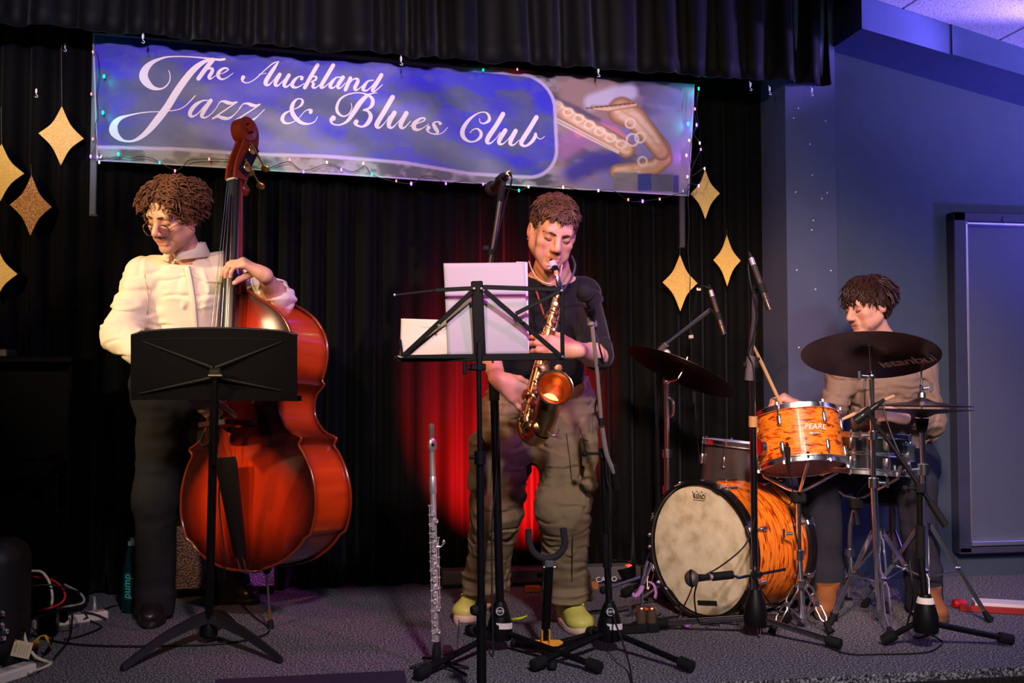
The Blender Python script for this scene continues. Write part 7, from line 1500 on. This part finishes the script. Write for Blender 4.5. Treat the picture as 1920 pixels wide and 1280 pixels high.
cm = MB(); cm.tube([a_+d*0.03, a_+d*0.06], 0.0165, 14); cm.tube([a_+d*0.045, P(1640, 795, 3.68), P(1660, 818, 3.62)], 0.007, 10); cm.build('mic_clip', RUBBER, t5)
# ------------------------------------------------------------------ saxophone stand
so = thing('saxophone_stand', 'empty saxophone stand with black padded yoke and orange bracket', 'stand', FD(1022, 3.50))
MB().tube([P(x, y, 3.46) for x, y in ((991, 992), (992, 1015), (999, 1033), (1012, 1044), (1027, 1047), (1042, 1043), (1053, 1033), (1059, 1018), (1056, 990))], 0.0118, 12, sm=4).build('yoke', mat('black_foam_tube', col(34, 32, 34), 0.85, bump=0.2), so)
MB().box(mtx(P(1030, 1056, 3.46)), (0.034, 0.028, 0.030), 0.006).build('yoke_clamp', mat('grey_clamp', col(90, 88, 92), 0.4), so); MB().rod(P(1019, 1063, 3.455), P(1042, 1063, 3.455), 0.004).build('clamp_bolt', STEEL, so)
MB().tube([P(1030, 1060, 3.46), P(1027, 1110, 3.475), P(1022, 1200, 3.50)], 0.0155, 12).build('post', BLACKMETAL, so)
orm = mat('orange_bracket_plastic', col(246, 166, 62), 0.45); bq_ = P(1022, 1206, 3.48)
pr = MB(); pr.prism([(-0.062, 0), (-0.05, 0.012), (0.05, 0.012), (0.062, 0), (0.045, -0.016), (-0.03, -0.018)], Matrix.Translation(bq_) @ Matrix((RGT, camdir(0, 0.35, 1).normalized(), V(0, 0, 1))).transposed().to_4x4(), 0.006); pr.build('base_plate', orm, so, 20)
for px in (1017, 1031): MB().box(mtx(P(px-1, 1195, 3.465)), (0.005, 0.02, 0.055), 0.002).build('fin', orm, so)
MB().prism([(0, 0), (0.03, 0.01), (0.03, 0.0), (0.01, -0.012)], Matrix.Translation(P(1034, 1222, 3.46)) @ Matrix((RGT, V(0, 0, 1), -FWD)).transposed().to_4x4(), 0.006).build('lower_tab', orm, so, 20)
for f in (FL(1112, 1196), FD(1035, 3.33), FD(965, 3.62)):
    f = V(f.x, f.y, 0.016); lg = MB().tube([bq_+V(0, 0, -0.012), f], 0.0120, 10).build('leg', BLACKMETAL, so); MB().ball(f, 0.016, 10).build('rubber_foot', RUBBER, lg)
# ------------------------------------------------------------------ flute on its peg
fb_ = FD(820, 3.36); fs = thing('flute_stand', 'small black flute peg with folding cross legs', 'stand', fb_)
MB().lathe([(0, 0.085), (0.008, 0.083), (0.0145, 0.060), (0.0155, 0.030), (0.012, 0.022), (0, 0.022)], mtx(fb_), 18).build('peg', RUBBER, fs)
for f in (FD(770, 3.34), FD(880, 3.34), FD(795, 3.46), FD(876, 3.26)): MB().rod(fb_+V(0, 0, 0.03), V(f.x, f.y, 0.007), 0.0045, 8).build('leg', BLACKMETAL, fs)
fl_ = thing('flute', 'silver flute standing upright on a black peg', 'flute', fb_+V(0, 0, 0.086)); f0, f1 = fb_+V(0, 0, 0.045), P(809, 792, 3.37); fd = f1-f0; FLn = fd.length; fd.normalize(); fM = mtx(f0, fd, camdir(0.3, 0, -1))
flm = mat('flute_silver', (0.92, 0.86, 0.80), 0.32, 0.8)
MB().lathe([(0, 0.04), (0.0102, 0.041), (0.0102, 0.155), (0.0115, 0.158), (0.0115, 0.168), (0.0102, 0.171), (0.0102, FLn*0.70)], fM, 20).build('body_tube', flm, fl_)
MB().lathe([(0.0108, FLn*0.69), (0.0122, FLn*0.695), (0.0122, FLn*0.76), (0.0108, FLn*0.765)], fM, 20).build('barrel', flm, fl_); MB().lathe([(0.0104, FLn*0.76), (0.0092, FLn*0.975), (0.0098, FLn*0.978), (0.0098, FLn*0.99), (0, FLn)], fM, 20).build('head_joint', mat('flute_silver_warm', (0.92, 0.80, 0.68), 0.34, 0.8), fl_)
fx = fM.to_3x3() @ V(1, 0, 0); fy_ = fM.to_3x3() @ V(0, 1, 0)
MB().ball(f0+fd*FLn*0.903+fx*0.007, (0.008, 0.0155, 0.025), 18, fM.to_3x3()).build('lip_plate', flm, fl_); MB().ball(f0+fd*FLn*0.903+fx*0.0145, (0.002, 0.005, 0.0065), 10, fM.to_3x3()).build('embouchure_hole', mat('hole_black', col(8, 6, 6), 0.8), fl_)
kc = None
for i in range(17):
    t = 0.10+0.0315*i; an = 0.25 if i % 3 else -0.35; o_ = fx*math.cos(an)+fy_*math.sin(an)*-1; q = f0+fd*FLn*t+o_*0.0155
    MB().lathe([(0, 0.002), (0.0035, 0.002), (0.0045, 0.0028), (0.0072, 0.0028), (0.0082, 0.0015), (0.0082, -0.002), (0, -0.002)], mtx(q, o_, fd), 16).build('key_cup', flm, fl_)
rk = MB()
for an, t0, t1 in ((-1.1, 0.06, 0.36), (-1.2, 0.36, 0.64), (1.0, 0.2, 0.5)):
    o_ = fx*math.cos(an)+fy_*math.sin(an); rk.tube([f0+fd*FLn*t0+o_*0.0155, f0+fd*FLn*t1+o_*0.0155], 0.0020, 7)
    for t in np.linspace(t0, t1, 8): rk.tube([f0+fd*FLn*t+o_*0.009, f0+fd*FLn*t+o_*0.017], 0.0018, 6); rk.ball(f0+fd*FLn*t+o_*0.0175, 0.0032, 8)
for i in range(12): t = 0.09+0.046*i; o_ = fx*math.cos(-0.9)+fy_*math.sin(-0.9); rk.tube([f0+fd*FLn*t+o_*0.0165, f0+fd*FLn*(t+0.008)+fx*0.0185], 0.0018, 6)
rk.tube([f0+fd*FLn*0.465+fx*0.010, f0+fd*FLn*0.462+RGT*0.022+fx*0.006, f0+fd*FLn*0.475+RGT*0.030+fx*0.006], [0.0022, 0.0025, 0.0030], 8); rk.ball(f0+fd*FLn*0.482+RGT*0.031+fx*0.006, (0.005, 0.003, 0.008), 10); rk.build('key_rods', flm, fl_)
# ------------------------------------------------------------------ drinking glass
gb = FL(843, 1226); gls = MB().lathe([(0, 0), (0.026, 0.0), (0.028, 0.003), (0.034, 0.118), (0.0325, 0.118), (0.0265, 0.012), (0.02, 0.009), (0, 0.009)], mtx(gb), 28).build('drinking_glass', mat('clear_glass', (1, 1, 1), 0.02, trans=1.0, ior=1.2), None, 40, base=gb); meta(gls, 'empty clear drinking glass on the carpet beside the flute', 'glass')
# ------------------------------------------------------------------ keyboard lying by the curtain
ky0, ky1 = FL(829, 1104), FL(1203, 1092); kd = (ky1-ky0); KL = kd.length; kd.normalize(); kb_ = V(-kd.y, kd.x, 0); kb_ = kb_ if kb_.y > 0 else -kb_; kc_ = (ky0+ky1)/2+kb_*0.05
key = thing('keyboard', 'long dark grey digital keyboard standing on edge against the curtain', 'keyboard', kc_); gk = mat('charcoal_plastic', col(88, 82, 82), 0.5, noise=0.05, nscale=10)
KM = Matrix.Translation(kc_) @ Matrix((kd, kb_, V(0, 0, 1))).transposed().to_4x4(); MB().box(KM @ Matrix.Translation((0, 0, 0.046)), (KL, 0.10, 0.064), 0.006).build('case', gk, key); MB().box(KM @ Matrix.Translation((0, 0.0, 0.007)), (KL*0.99, 0.09, 0.014), 0.002).build('lower_edge', mat('black_plastic', col(18, 18, 18), 0.5), key)
text_mesh('maker_lettering', 'CASIO', Matrix.Translation(PY(1137, 1086, (kc_-kb_*0.0508).y-0.012)) @ Matrix((kd, V(0, 0, 1), -kb_)).transposed().to_4x4(), 0.034, mat('white_print', col(240, 226, 232)), key, 0.0004, 0, 1.05)
for px, w in ((0.12, 0.10), (0.25, 0.06)): MB().box(KM @ Matrix.Translation((-KL/2+KL*px*2, -0.0505, 0.05)), (w, 0.002, 0.02)).build('rear_socket_panel', mat('black_plastic', col(18, 18, 18)), key)
wb = mat('orange_wood_and_glow', col(188, 110, 52), 0.5, noise=0.15, nscale=18)
for (xa_, xb2, yb_, hh_, lb) in ((985, 1014, 1109, 0.026, 'small wooden block on the floor behind the left shin of the saxophonist'), (1094, 1121, 1104, 0.034, 'added orange block standing in for warm light on the keyboard beside its white lettering')):  # first block is wood, second stands in for warm light on the keyboard
    a_, b_ = FL(xa_, yb_), FL(xb2, yb_); c_ = (a_+b_)/2; o = MB().box(c_+V(0, 0, hh_/2), ((b_-a_).length, 0.04, hh_), 0.003).build('orange_block', wb, None, base=c_); meta(o, lb, 'block', 'wooden blocks by the keyboard')
# par lamp on the floor by the bass drum
pl = thing('floor_lamp', 'small red floor spotlight glowing by the curtain beside the bass drum', 'lamp', FD(1176, 4.80)); pq = FD(1176, 4.80); MB().lathe([(0, 0.0), (0.04, 0.0), (0.045, 0.02), (0.05, 0.05), (0.048, 0.052), (0.04, 0.045), (0, 0.045)], mtx(pq+V(0, 0, 0.025), camdir(-0.3, 1, 0)), 24).build('housing', BLACKMETAL, pl); MB().lathe([(0, 0.012), (0.014, 0.008), (0.020, 0), (0, 0)], mtx(pq+V(0, 0, 0.073), camdir(-0.3, 1, 0)), 20).build('lens', mat('red_lens', (1, 0.05, 0.03), 0.3, emit=(1, 0.03, 0.02), estr=3), pl); MB().box(pq+V(0, 0, 0.006), (0.10, 0.05, 0.012), 0.003).build('foot', BLACKMETAL, pl)
# ------------------------------------------------------------------ amplifier behind the bass
aL, aR = FL(322, 1124), FL(520, 1116); ad = (aR-aL); AL = ad.length; ad.normalize(); ab = V(-ad.y, ad.x, 0); ab = ab if ab.y > 0 else -ab; aH = P(322, 980, (aL-CPOS).dot(FWD)).z; ac = (aL+aR)/2
amp = thing('bass_amplifier', 'small amplifier with silver grille behind the double bass', 'amplifier', ac+ab*0.12); AM = Matrix.Translation(ac) @ Matrix((ad, ab, V(0, 0, 1))).transposed().to_4x4()
MB().box(AM @ Matrix.Translation((0, 0.135, aH/2+0.01)), (AL, 0.25, aH-0.02), 0.012).build('cabinet', mat('black_tolex', col(18, 18, 19), 0.7, bump=0.4, bscale=300), amp)
grl = mat('silver_grille_cloth', col(140, 128, 132), 0.45, 0.4); gk_ = ramp_mat('woven_silver_grille', [(0.2, col(70, 62, 66)), (0.45, col(150, 140, 142)), (0.7, col(200, 192, 192))], tex='VORO', scale=150, rough=0.4, metal=0.3, bump=0.8)
MB().box(AM @ Matrix.Translation((0, 0.006, aH/2+0.012)), (AL-0.03, 0.012, aH-0.06), 0.003).build('grille', gk_, amp); MB().box(AM @ Matrix.Translation((AL*0.17, -0.002, aH*0.66)), (0.055, 0.006, 0.014), 0.001).build('name_plate', mat('black_plastic', col(18, 18, 18)), amp)
for sx_ in (-1, 1):
    for sy_ in (0.04, 0.23): MB().lathe([(0, 0), (0.014, 0), (0.016, 0.018), (0, 0.02)], AM @ Matrix.Translation((sx_*(AL/2-0.03), sy_, 0.0)), 12).build('foot', RUBBER, amp)
# ------------------------------------------------------------------ water bottle
wb_ = FL(245, 1147); bot = thing('water_bottle', 'teal lettered plastic water bottle on the floor left of the dark trouser leg', 'bottle', wb_)
MB().lathe([(0, 0.0), (0.030, 0.0), (0.034, 0.006), (0.034, 0.175), (0.032, 0.19), (0.026, 0.205), (0.026, 0.225), (0.022, 0.235), (0.021, 0.25), (0.014, 0.262), (0.0125, 0.275), (0, 0.275)], mtx(wb_), 26).build('bottle_body', mat('dark_teal_plastic', col(16, 66, 70), 0.12, trans=0.55, ior=1.3), bot)
MB().lathe([(0.0345, 0.055), (0.0347, 0.055), (0.0347, 0.165), (0.0345, 0.165)], mtx(wb_), 26).build('label', mat('dark_label', col(18, 60, 66), 0.4), bot)
MB().lathe([(0.0145, 0.270), (0.0155, 0.272), (0.0155, 0.286), (0.010, 0.290), (0.009, 0.300), (0, 0.302)], mtx(wb_), 18).build('cap', mat('pale_teal_cap', col(140, 205, 205), 0.4), bot)
text_mesh('pump_lettering', 'pump', Matrix.Translation(wb_+V(0, 0, 0.110)-camdir(0, 0, 1)*0.0352+RGT*-0.004) @ Matrix((V(0, 0, 1), -RGT, camdir(0, 0, -1))).transposed().to_4x4(), 0.044, mat('teal_print', col(60, 190, 170), 0.5), bot, 0.0006, 0.15)
# ------------------------------------------------------------------ black upright piano in the dark at the left
pz = P(80, 672, 4.0).z; px1 = P(166, 900, 4.2).x; px2 = P(246, 900, 4.15).x; pno = thing('upright_piano', 'black upright piano standing in the dark behind the cables at far left', 'piano', (px1-0.6, 4.2, 0)); pbk = mat('piano_black', col(4, 4, 5), 0.3, 0, 0.12)
MB().box((px1-0.65, 4.33, pz/2), (1.3, 0.36, pz-0.03), 0.01).build('case', pbk, pno); MB().box((px1-0.65, 4.31, pz-0.008), (1.33, 0.42, 0.022), 0.004).build('lid', pbk, pno); MB().box((px1-0.65, 4.06, pz*0.60), (1.28, 0.24, 0.05), 0.008).build('key_bed', pbk, pno); MB().box((px1-0.65, 4.10, pz*0.64), (1.2, 0.14, 0.02), 0.004).build('fallboard', pbk, pno)
for q in (0.03, 1.25): MB().box((px1-q, 4.02, pz*0.29), (0.06, 0.06, pz*0.58), 0.01).build('leg', pbk, pno)
bx_ = MB().box((P(20, 665, 4.15).x, 4.22, pz+0.018), (0.14, 0.12, 0.030), 0.005).build('black_case', mat('case_dark', col(46, 36, 32), 0.6), None, base=(P(20, 665, 4.15).x, 4.22, pz)); meta(bx_, 'small dark case lying on top of the black upright piano', 'case')
# ------------------------------------------------------------------ wedge monitor in front of the stage
wz = P(430, 1266, 2.86).z; wa, wc = P(408, 1280, 2.86).x, P(760, 1280, 2.86).x; wy = P(430, 1266, 2.86).y; wm = mat('violet_black_cabinet', col(44, 38, 62), 0.5, bump=0.3, bscale=300)
wed = thing('stage_monitor', 'low dark violet monitor wedge at the front edge of the stage', 'monitor', ((wa+wc)/2, wy, -0.45))
pr = [(-0.20, 0), (0.20, 0), (0.20, wz+0.45-0.03), (0.17, wz+0.45), (-0.02, wz+0.45), (-0.20, 0.18)]
cabinet = MB().prism(pr, Matrix.Translation((wa, wy-0.20, -0.45)) @ Matrix(((0, 1, 0), (0, 0, 1), (1, 0, 0))).transposed().to_4x4(), wc-wa).build('cabinet', wm, wed, 20)
MB().box(mtx(((wa+wc)/2, wy-0.325, -0.45+(0.18+wz+0.45)/2+0.01), V(0, -(wz+0.27), 0.18), V(1, 0, 0)), (wc-wa-0.06, 0.36, 0.012), 0.003).build('grille', mat('black_grille', col(20, 20, 22), 0.6), wed)
# ------------------------------------------------------------------ red tube and white box at the right wall
rt_ = FL(1788, 1140); rp = MB().lathe([(0, 0), (0.016, 0), (0.018, 0.004), (0.018, 0.044), (0.016, 0.048), (0.012, 0.048), (0.011, 0.02), (0, 0.02)], mtx(rt_+V(0, 0, 0.019), camdir(1, 0, 0.1)), 20).build('red_cap', mat('red_plastic', col(205, 26, 30), 0.45), None, 40, base=rt_); meta(rp, 'small red plastic cap lying on the carpet right of the drum kit', 'cap')
wbx = thing('flat_carton', 'flat white and red carton on the floor at the right edge', 'carton', FL(1890, 1146)); c_ = FL(1905, 1146); cm_ = Matrix.Translation(c_) @ Matrix((camdir(1, 0, -0.30).normalized(), camdir(0.30, 0, 1).normalized(), V(0, 0, 1))).transposed().to_4x4()
MB().box(cm_ @ Matrix.Translation((0.02, 0, 0.02)), (0.36, 0.10, 0.034), 0.002).build('carton_lid', mat('white_card', col(225, 210, 215), 0.6), wbx); MB().box(cm_ @ Matrix.Translation((-0.02, -0.058, 0.013)), (0.40, 0.022, 0.024), 0.002).build('carton_side', mat('red_card', col(150, 36, 32), 0.6), wbx)
# ------------------------------------------------------------------ cables and power at the left edge
def cable(lb, pts, r, m, name='cable', grp='loose cables on the stage'):
    q = [FL(p[0], p[1], p[2]) if len(p) == 3 else P(p[0], p[1], p[3]) for p in pts]
    o = MB().tube(q, r, 8, sm=6).build(name, m, None, 180, base=q[0]); return meta(o, lb, 'cable', grp)
wc_ = mat('white_cable', col(215, 205, 180), 0.5); rc_ = mat('red_cable', col(190, 30, 34), 0.45)
cable('cream cable rising from the floor pile to the left edge of the photo', [(-30, 1000, 0, 3.6), (0, 1025, 0, 3.6), (22, 1052, 0, 3.6), (35, 1064, 0, 3.6), (60, 1100, 0.02), (75, 1130, 0.01)], 0.0045, wc_)
cable('cream cable looping over the pile behind the black speaker', [(55, 1070, 0, 3.7), (78, 1072, 0, 3.68), (92, 1090, 0, 3.66), (98, 1115, 0, 3.64), (96, 1135, 0, 3.62), (88, 1150, 0.01)], 0.0048, wc_)
cable('red cable looping through the cable pile', [(62, 1080, 0, 3.72), (95, 1086, 0, 3.70), (115, 1100, 0, 3.68), (122, 1118, 0, 3.66), (112, 1132, 0, 3.64), (85, 1142, 0, 3.62), (60, 1148, 0.02), (45, 1158, 0.01)], 0.0045, rc_)
cable('pale grey cable curling round the right of the cable pile', [(120, 1095, 0, 3.75), (148, 1110, 0, 3.72), (158, 1124, 0, 3.70), (150, 1132, 0, 3.68), (120, 1138, 0, 3.64), (80, 1150, 0.01)], 0.0042, mat('grey_cable', col(150, 145, 140), 0.5))
cable('white cable running down from the pile past the paper tag', [(44, 1150, 0, 3.5), (43, 1175, 0, 3.45), (50, 1205, 0, 3.42), (66, 1230, 0.02), (88, 1240, 0.006), (96, 1243, 0.006)], 0.0055, wc_)
cable('white flex of the lower power strip', [(96, 1244, 0.006), (80, 1252, 0.008), (55, 1260, 0.02)], 0.0055, wc_)
cable('long black cable crossing the carpet to the foot of the double bass', [(60, 1190, 0.006), (95, 1200, 0.006), (150, 1208, 0.006), (230, 1211, 0.006), (320, 1210, 0.006), (400, 1207, 0.006), (460, 1200, 0.006), (495, 1190, 0.006), (505, 1182, 0.006)], 0.0036, CABLE)
cable('black cable from the bass lead looping to the floor behind the stand', [(440, 1120, 0.0), (470, 1150, 0.006), (500, 1172, 0.006)], 0.003, CABLE)
for i, (pts, lb) in enumerate([([(40, 1190, 0.1), (60, 1160, 0.10), (110, 1142, 0.06), (150, 1146, 0.05), (180, 1152, 0.03), (200, 1160, 0.01)], 'black cable draped over the long white power strip'),
   ([(10, 1220, 0.02), (35, 1190, 0.06), (55, 1165, 0.10), (90, 1150, 0.10), (130, 1142, 0.08), (135, 1165, 0.04), (128, 1200, 0.01), (100, 1235, 0.006)], 'black cable hanging in a big loop right of the paper tag'),
   ([(98, 1157, 0.05), (100, 1180, 0.01), (96, 1205, 0.006), (80, 1230, 0.006)], 'short black cable loop before the yellow strap'), ([(58, 1098, 0, 3.6), (95, 1096, 0, 3.62), (130, 1104, 0, 3.66), (150, 1110, 0, 3.70)], 'thin black cable lying across the top of the pile'),
   ([(160, 1150, 0.05), (168, 1162, 0.01), (190, 1175, 0.006), (150, 1192, 0.006), (120, 1198, 0.006)], 'black cable curling off the right end of the white power strip'),
   ([(300, 1150, 0.004), (230, 1135, 0.004), (200, 1140, 0.006), (180, 1150, 0.02)], 'black cable running behind the shoe towards the bottle')]):
    cable(lb, [p if len(p) == 4 else p for p in pts], 0.0036, CABLE)
def powerstrip(lb, a, b, w, n):
    d = b-a; L = d.length; d.normalize(); c_ = (a+b)/2; s_ = V(-d.y, d.x, 0); M_ = Matrix.Translation(c_) @ Matrix((d, s_, V(0, 0, 1))).transposed().to_4x4(); t = thing('power_strip', lb, 'power strip', c_, 'white power strips')
    MB().box(M_ @ Matrix.Translation((0, 0, 0.019)), (L, w, 0.036), 0.006).build('case', WHITEPL, t)
    for k in range(n): MB().box(M_ @ Matrix.Translation((-L/2+L*(k+0.5)/n, 0, 0.0375)), (0.034, w*0.62, 0.002), 0.001).build('socket', mat('socket_grey', col(170, 160, 150), 0.5), t)
powerstrip('long white power strip under black cables left of the bottle', FL(62, 1180), FL(200, 1160), 0.055, 5); powerstrip('white power strip cut off by the lower left corner of the photo', FL(-30, 1290), FL(58, 1262), 0.06, 3)
for px, py, d, lb in ((18, 1240, 3.34, 'black plug in the corner power strip, left one'), (33, 1232, 3.36, 'black plug in the corner power strip, right one')):
    q = P(px, py, d); o = MB().lathe([(0, -0.03), (0.018, -0.028), (0.020, 0.0), (0.014, 0.022), (0.006, 0.03), (0, 0.03)], mtx(q, camdir(0.2, 1, 0.1)), 16).build('plug', RUBBER, None, base=q); meta(o, lb, 'plug', 'plugs in the corner power strip')
tg = thing('paper_tag', 'cream paper test tag hanging on the white cable at lower left', 'tag', P(40, 1215, 3.33)); tq = P(41, 1217, 3.33); tM = Matrix.Translation(tq) @ Matrix((camdir(1, -0.20, 0).normalized(), camdir(0.2, 1, 0.2).normalized(), camdir(0, 0, -1))).transposed().to_4x4(); MB().box(tM, (0.062, 0.052, 0.0012)).build('tag_card', mat('cream_card', col(226, 208, 170), 0.7), tg)
text_mesh('tag_lettering', 'TESTED 1', tM @ Matrix.Translation((-0.008, 0.012, 0.001)) @ Matrix.Rotation(PI/2, 4, 'Z') @ Matrix.Translation((-0.01, 0.012, 0)), 0.008, mat('tag_ink', col(80, 64, 56), 0.7), tg, 0.0001)
for k in range(4): MB().tube([tM @ V(-0.008+0.009*k, -0.018, 0.001), tM @ V(-0.008+0.009*k, 0.016, 0.001)], 0.0005, 4).build('tag_line', mat('tag_ink', col(80, 64, 56)), tg)
MB().tube([tM @ V(-0.030, 0.024, 0.001), tM @ V(-0.024, 0.024, 0.001)], 0.0022, 6).build('red_mark', mat('red_plastic', col(205, 26, 30)), tg)
ys = MB().tube([FL(66, 1215, 0.005), P(66, 1205, 3.36), P(72, 1195, 3.38), P(86, 1192, 3.40), P(90, 1200, 3.40), FL(95, 1214, 0.005)], 0.008, 8, sm=5, flat=(0.35, 1.5)).build('yellow_strap', mat('yellow_webbing', col(215, 160, 30), 0.7), None, 180, base=FL(70, 1214)); meta(ys, 'yellow webbing strap looped beside the paper tag', 'strap')
bg = thing('equipment_bag', 'rounded black speaker cabinet cut off by the left edge', 'speaker', FD(-10, 3.40)); S = Sdf(); q = P(-30, 1160, 3.40); S.box((q.x, q.y+0.02, 0.20), (0.125, 0.12, 0.205), None, 0.07, 0.01); S.build('cabinet', mat('matt_black_shell', col(22, 22, 23), 0.55, bump=0.2), bg, 0.01)
for px, py in ((3, 1150), (2, 1172), (10, 1183), (5, 1196)): MB().lathe([(0, 0.012), (0.008, 0.012), (0.010, 0.004), (0.012, 0), (0, 0)], mtx(P(px, py, 3.315), -FWD), 14).build('jack_socket', CHROME, bg)
for px, py, lb in ((70, 1122, 'silver cable connector standing in the cable pile'), (48, 1130, 'greenish grey adapter block in the cable pile'), (130, 1117, 'grey adapter block behind the red cable')):
    q = FL(px, py+22); o = MB().box(q+V(0, 0, 0.028), (0.036, 0.03, 0.055), 0.008).build('cable_adapter', mat('adapter_grey' if px != 70 else 'adapter_silver', col(84, 88, 78) if px != 70 else col(170, 170, 170), 0.4, 0.0 if px != 70 else 0.8), None, base=q); meta(o, lb, 'adapter', 'adapters in the cable pile')
for px, py, lb in ((130, 1090, 'small pale jack plug tip behind the cable pile'), (177, 1120, 'pale jack plug standing up right of the cable pile')):
    q = FL(px, py+38); o = MB().tube([q, q+V(0.0, 0, 0.05), q+V(0, 0, 0.055), q+V(-0.002, 0, 0.085)], [0.009, 0.009, 0.006, 0.006], 12).build('jack_plug', mat('pale_metal', col(170, 165, 165), 0.35, 0.4), None, base=q); meta(o, lb, 'plug', 'jack plugs in the cable pile')
# ------------------------------------------------------------------ clutter left of the bass drum
st = thing('folded_stand', 'folded metal stand leaning against the left of the bass drum', 'stand', FD(1205, 3.95)); sv = mat('violet_grey_metal', col(120, 116, 150), 0.3, 0.8)
MB().tube([P(1134, 1104, 3.95), P(1200, 1082, 3.98)], 0.007, 10).build('tube', sv, st); MB().tube([P(1202, 1098, 3.96), P(1214, 1052, 4.02)], 0.006, 10).build('tube', sv, st); MB().tube([P(1206, 1095, 3.95), P(1221, 1060, 4.02)], 0.005, 10).build('tube', sv, st); MB().ball(P(1131, 1106, 3.95), 0.016, 10).build('rubber_foot', RUBBER, st); MB().rod(P(1203, 1090, 3.95), FD(1203, 3.96, 0.005), 0.006).build('leg', sv, st)
pk = mat('lilac_tape', col(190, 130, 190), 0.7)
for pts, lb in (([(1204, 1098, 0, 3.92), (1200, 1108, 0, 3.90), (1191, 1116, 0, 3.89), (1186, 1112, 0, 3.89)], 'lilac ribbon end hanging left on the folded stand'), ([(1216, 1090, 0, 3.92), (1226, 1096, 0, 3.91), (1230, 1110, 0, 3.90), (1228, 1122, 0, 3.89)], 'lilac ribbon end hanging right on the folded stand')):
    q = [P(p[0], p[1], p[3]) for p in pts]; o = MB().tube(q, 0.011, 8, sm=5, flat=(0.25, 1.0)).build('ribbon', pk, None, 180, base=q[-1]); meta(o, lb, 'ribbon', 'lilac ribbons by the bass drum')
for px, lb in ((1200, 'left of two copper capped power adapters beside the bass drum'), (1219, 'right of two copper capped power adapters beside the bass drum')):
    q = FD(px, 3.86); t = thing('power_adapter', lb, 'adapter', q, 'power adapters beside the bass drum'); MB().lathe([(0, 0.03), (0.018, 0.03), (0.019, 0.034), (0.019, 0.078), (0.017, 0.08), (0, 0.08)], mtx(q), 18).build('body', mat('dark_brown_plastic', col(92, 70, 54), 0.4), t); MB().lathe([(0.0185, 0.076), (0.0205, 0.078), (0.0205, 0.086), (0.0185, 0.090), (0, 0.091)], mtx(q), 18).build('copper_cap', mat('copper_cap', (0.85, 0.42, 0.2), 0.3, 1.0), t); MB().box(q+V(0, 0, 0.016), (0.045, 0.06, 0.030), 0.004).build('base', RUBBER, t)
bx2 = FD(1183, 3.84); o = MB().box(bx2+V(0, 0, 0.014), (0.10, 0.06, 0.026), 0.004).build('junction_box', RUBBER, None, base=bx2); meta(o, 'flat black junction box on the carpet left of the bass drum', 'box')
for pts, lb in (([(1150, 1140, 0.005), (1130, 1143, 0.004), (1105, 1146, 0.004), (1108, 1149, 0.004), (1140, 1148, 0.004), (1180, 1142, 0.01)], 'black cable loop on the carpet behind the boom stand base'),
   ([(1270, 1155, 0.01), (1240, 1158, 0.01), (1200, 1160, 0.008), (1190, 1172, 0.005), (1215, 1183, 0.005), (1260, 1172, 0.01), (1300, 1163, 0.01), (1350, 1168, 0.006)], 'black cable tangle on the carpet before the bass drum'),
   ([(1225, 1092, 0, 3.93), (1250, 1100, 0, 3.9), (1270, 1125, 0, 3.86), (1280, 1155, 0.01), (1300, 1168, 0.005)], 'black cable arching from the folded stand to the bass drum front'),
   ([(1240, 1150, 0.03), (1215, 1165, 0.01), (1230, 1175, 0.006), (1290, 1160, 0.006), (1385, 1170, 0.006)], 'second black cable curled round the foot of the bass drum'),
   ([(1705, 1050, 0, 3.5), (1712, 1120, 0, 3.5), (1700, 1180, 0.006), (1720, 1195, 0.006), (1745, 1190, 0.02), (1768, 1203, 0.004)], 'black cable coiled round the base of the right boom stand'),
   ([(1150, 1050, 0, 4.3), (1180, 1052, 0, 4.35), (1205, 1062, 0, 4.3)], 'thin black cable hanging along the curtain above the keyboard')):
    cable(lb, pts, 0.0036, CABLE)
rcap = FL(1285, 1176); o = MB().lathe([(0.014, -0.012), (0.016, -0.012), (0.016, 0.012), (0.014, 0.012)], mtx(rcap+V(0, 0, 0.017), camdir(0.5, 0, -1)), 18).build('tape_ring', pk, None, base=rcap); meta(o, 'small lilac tape ring on the carpet before the bass drum', 'tape')
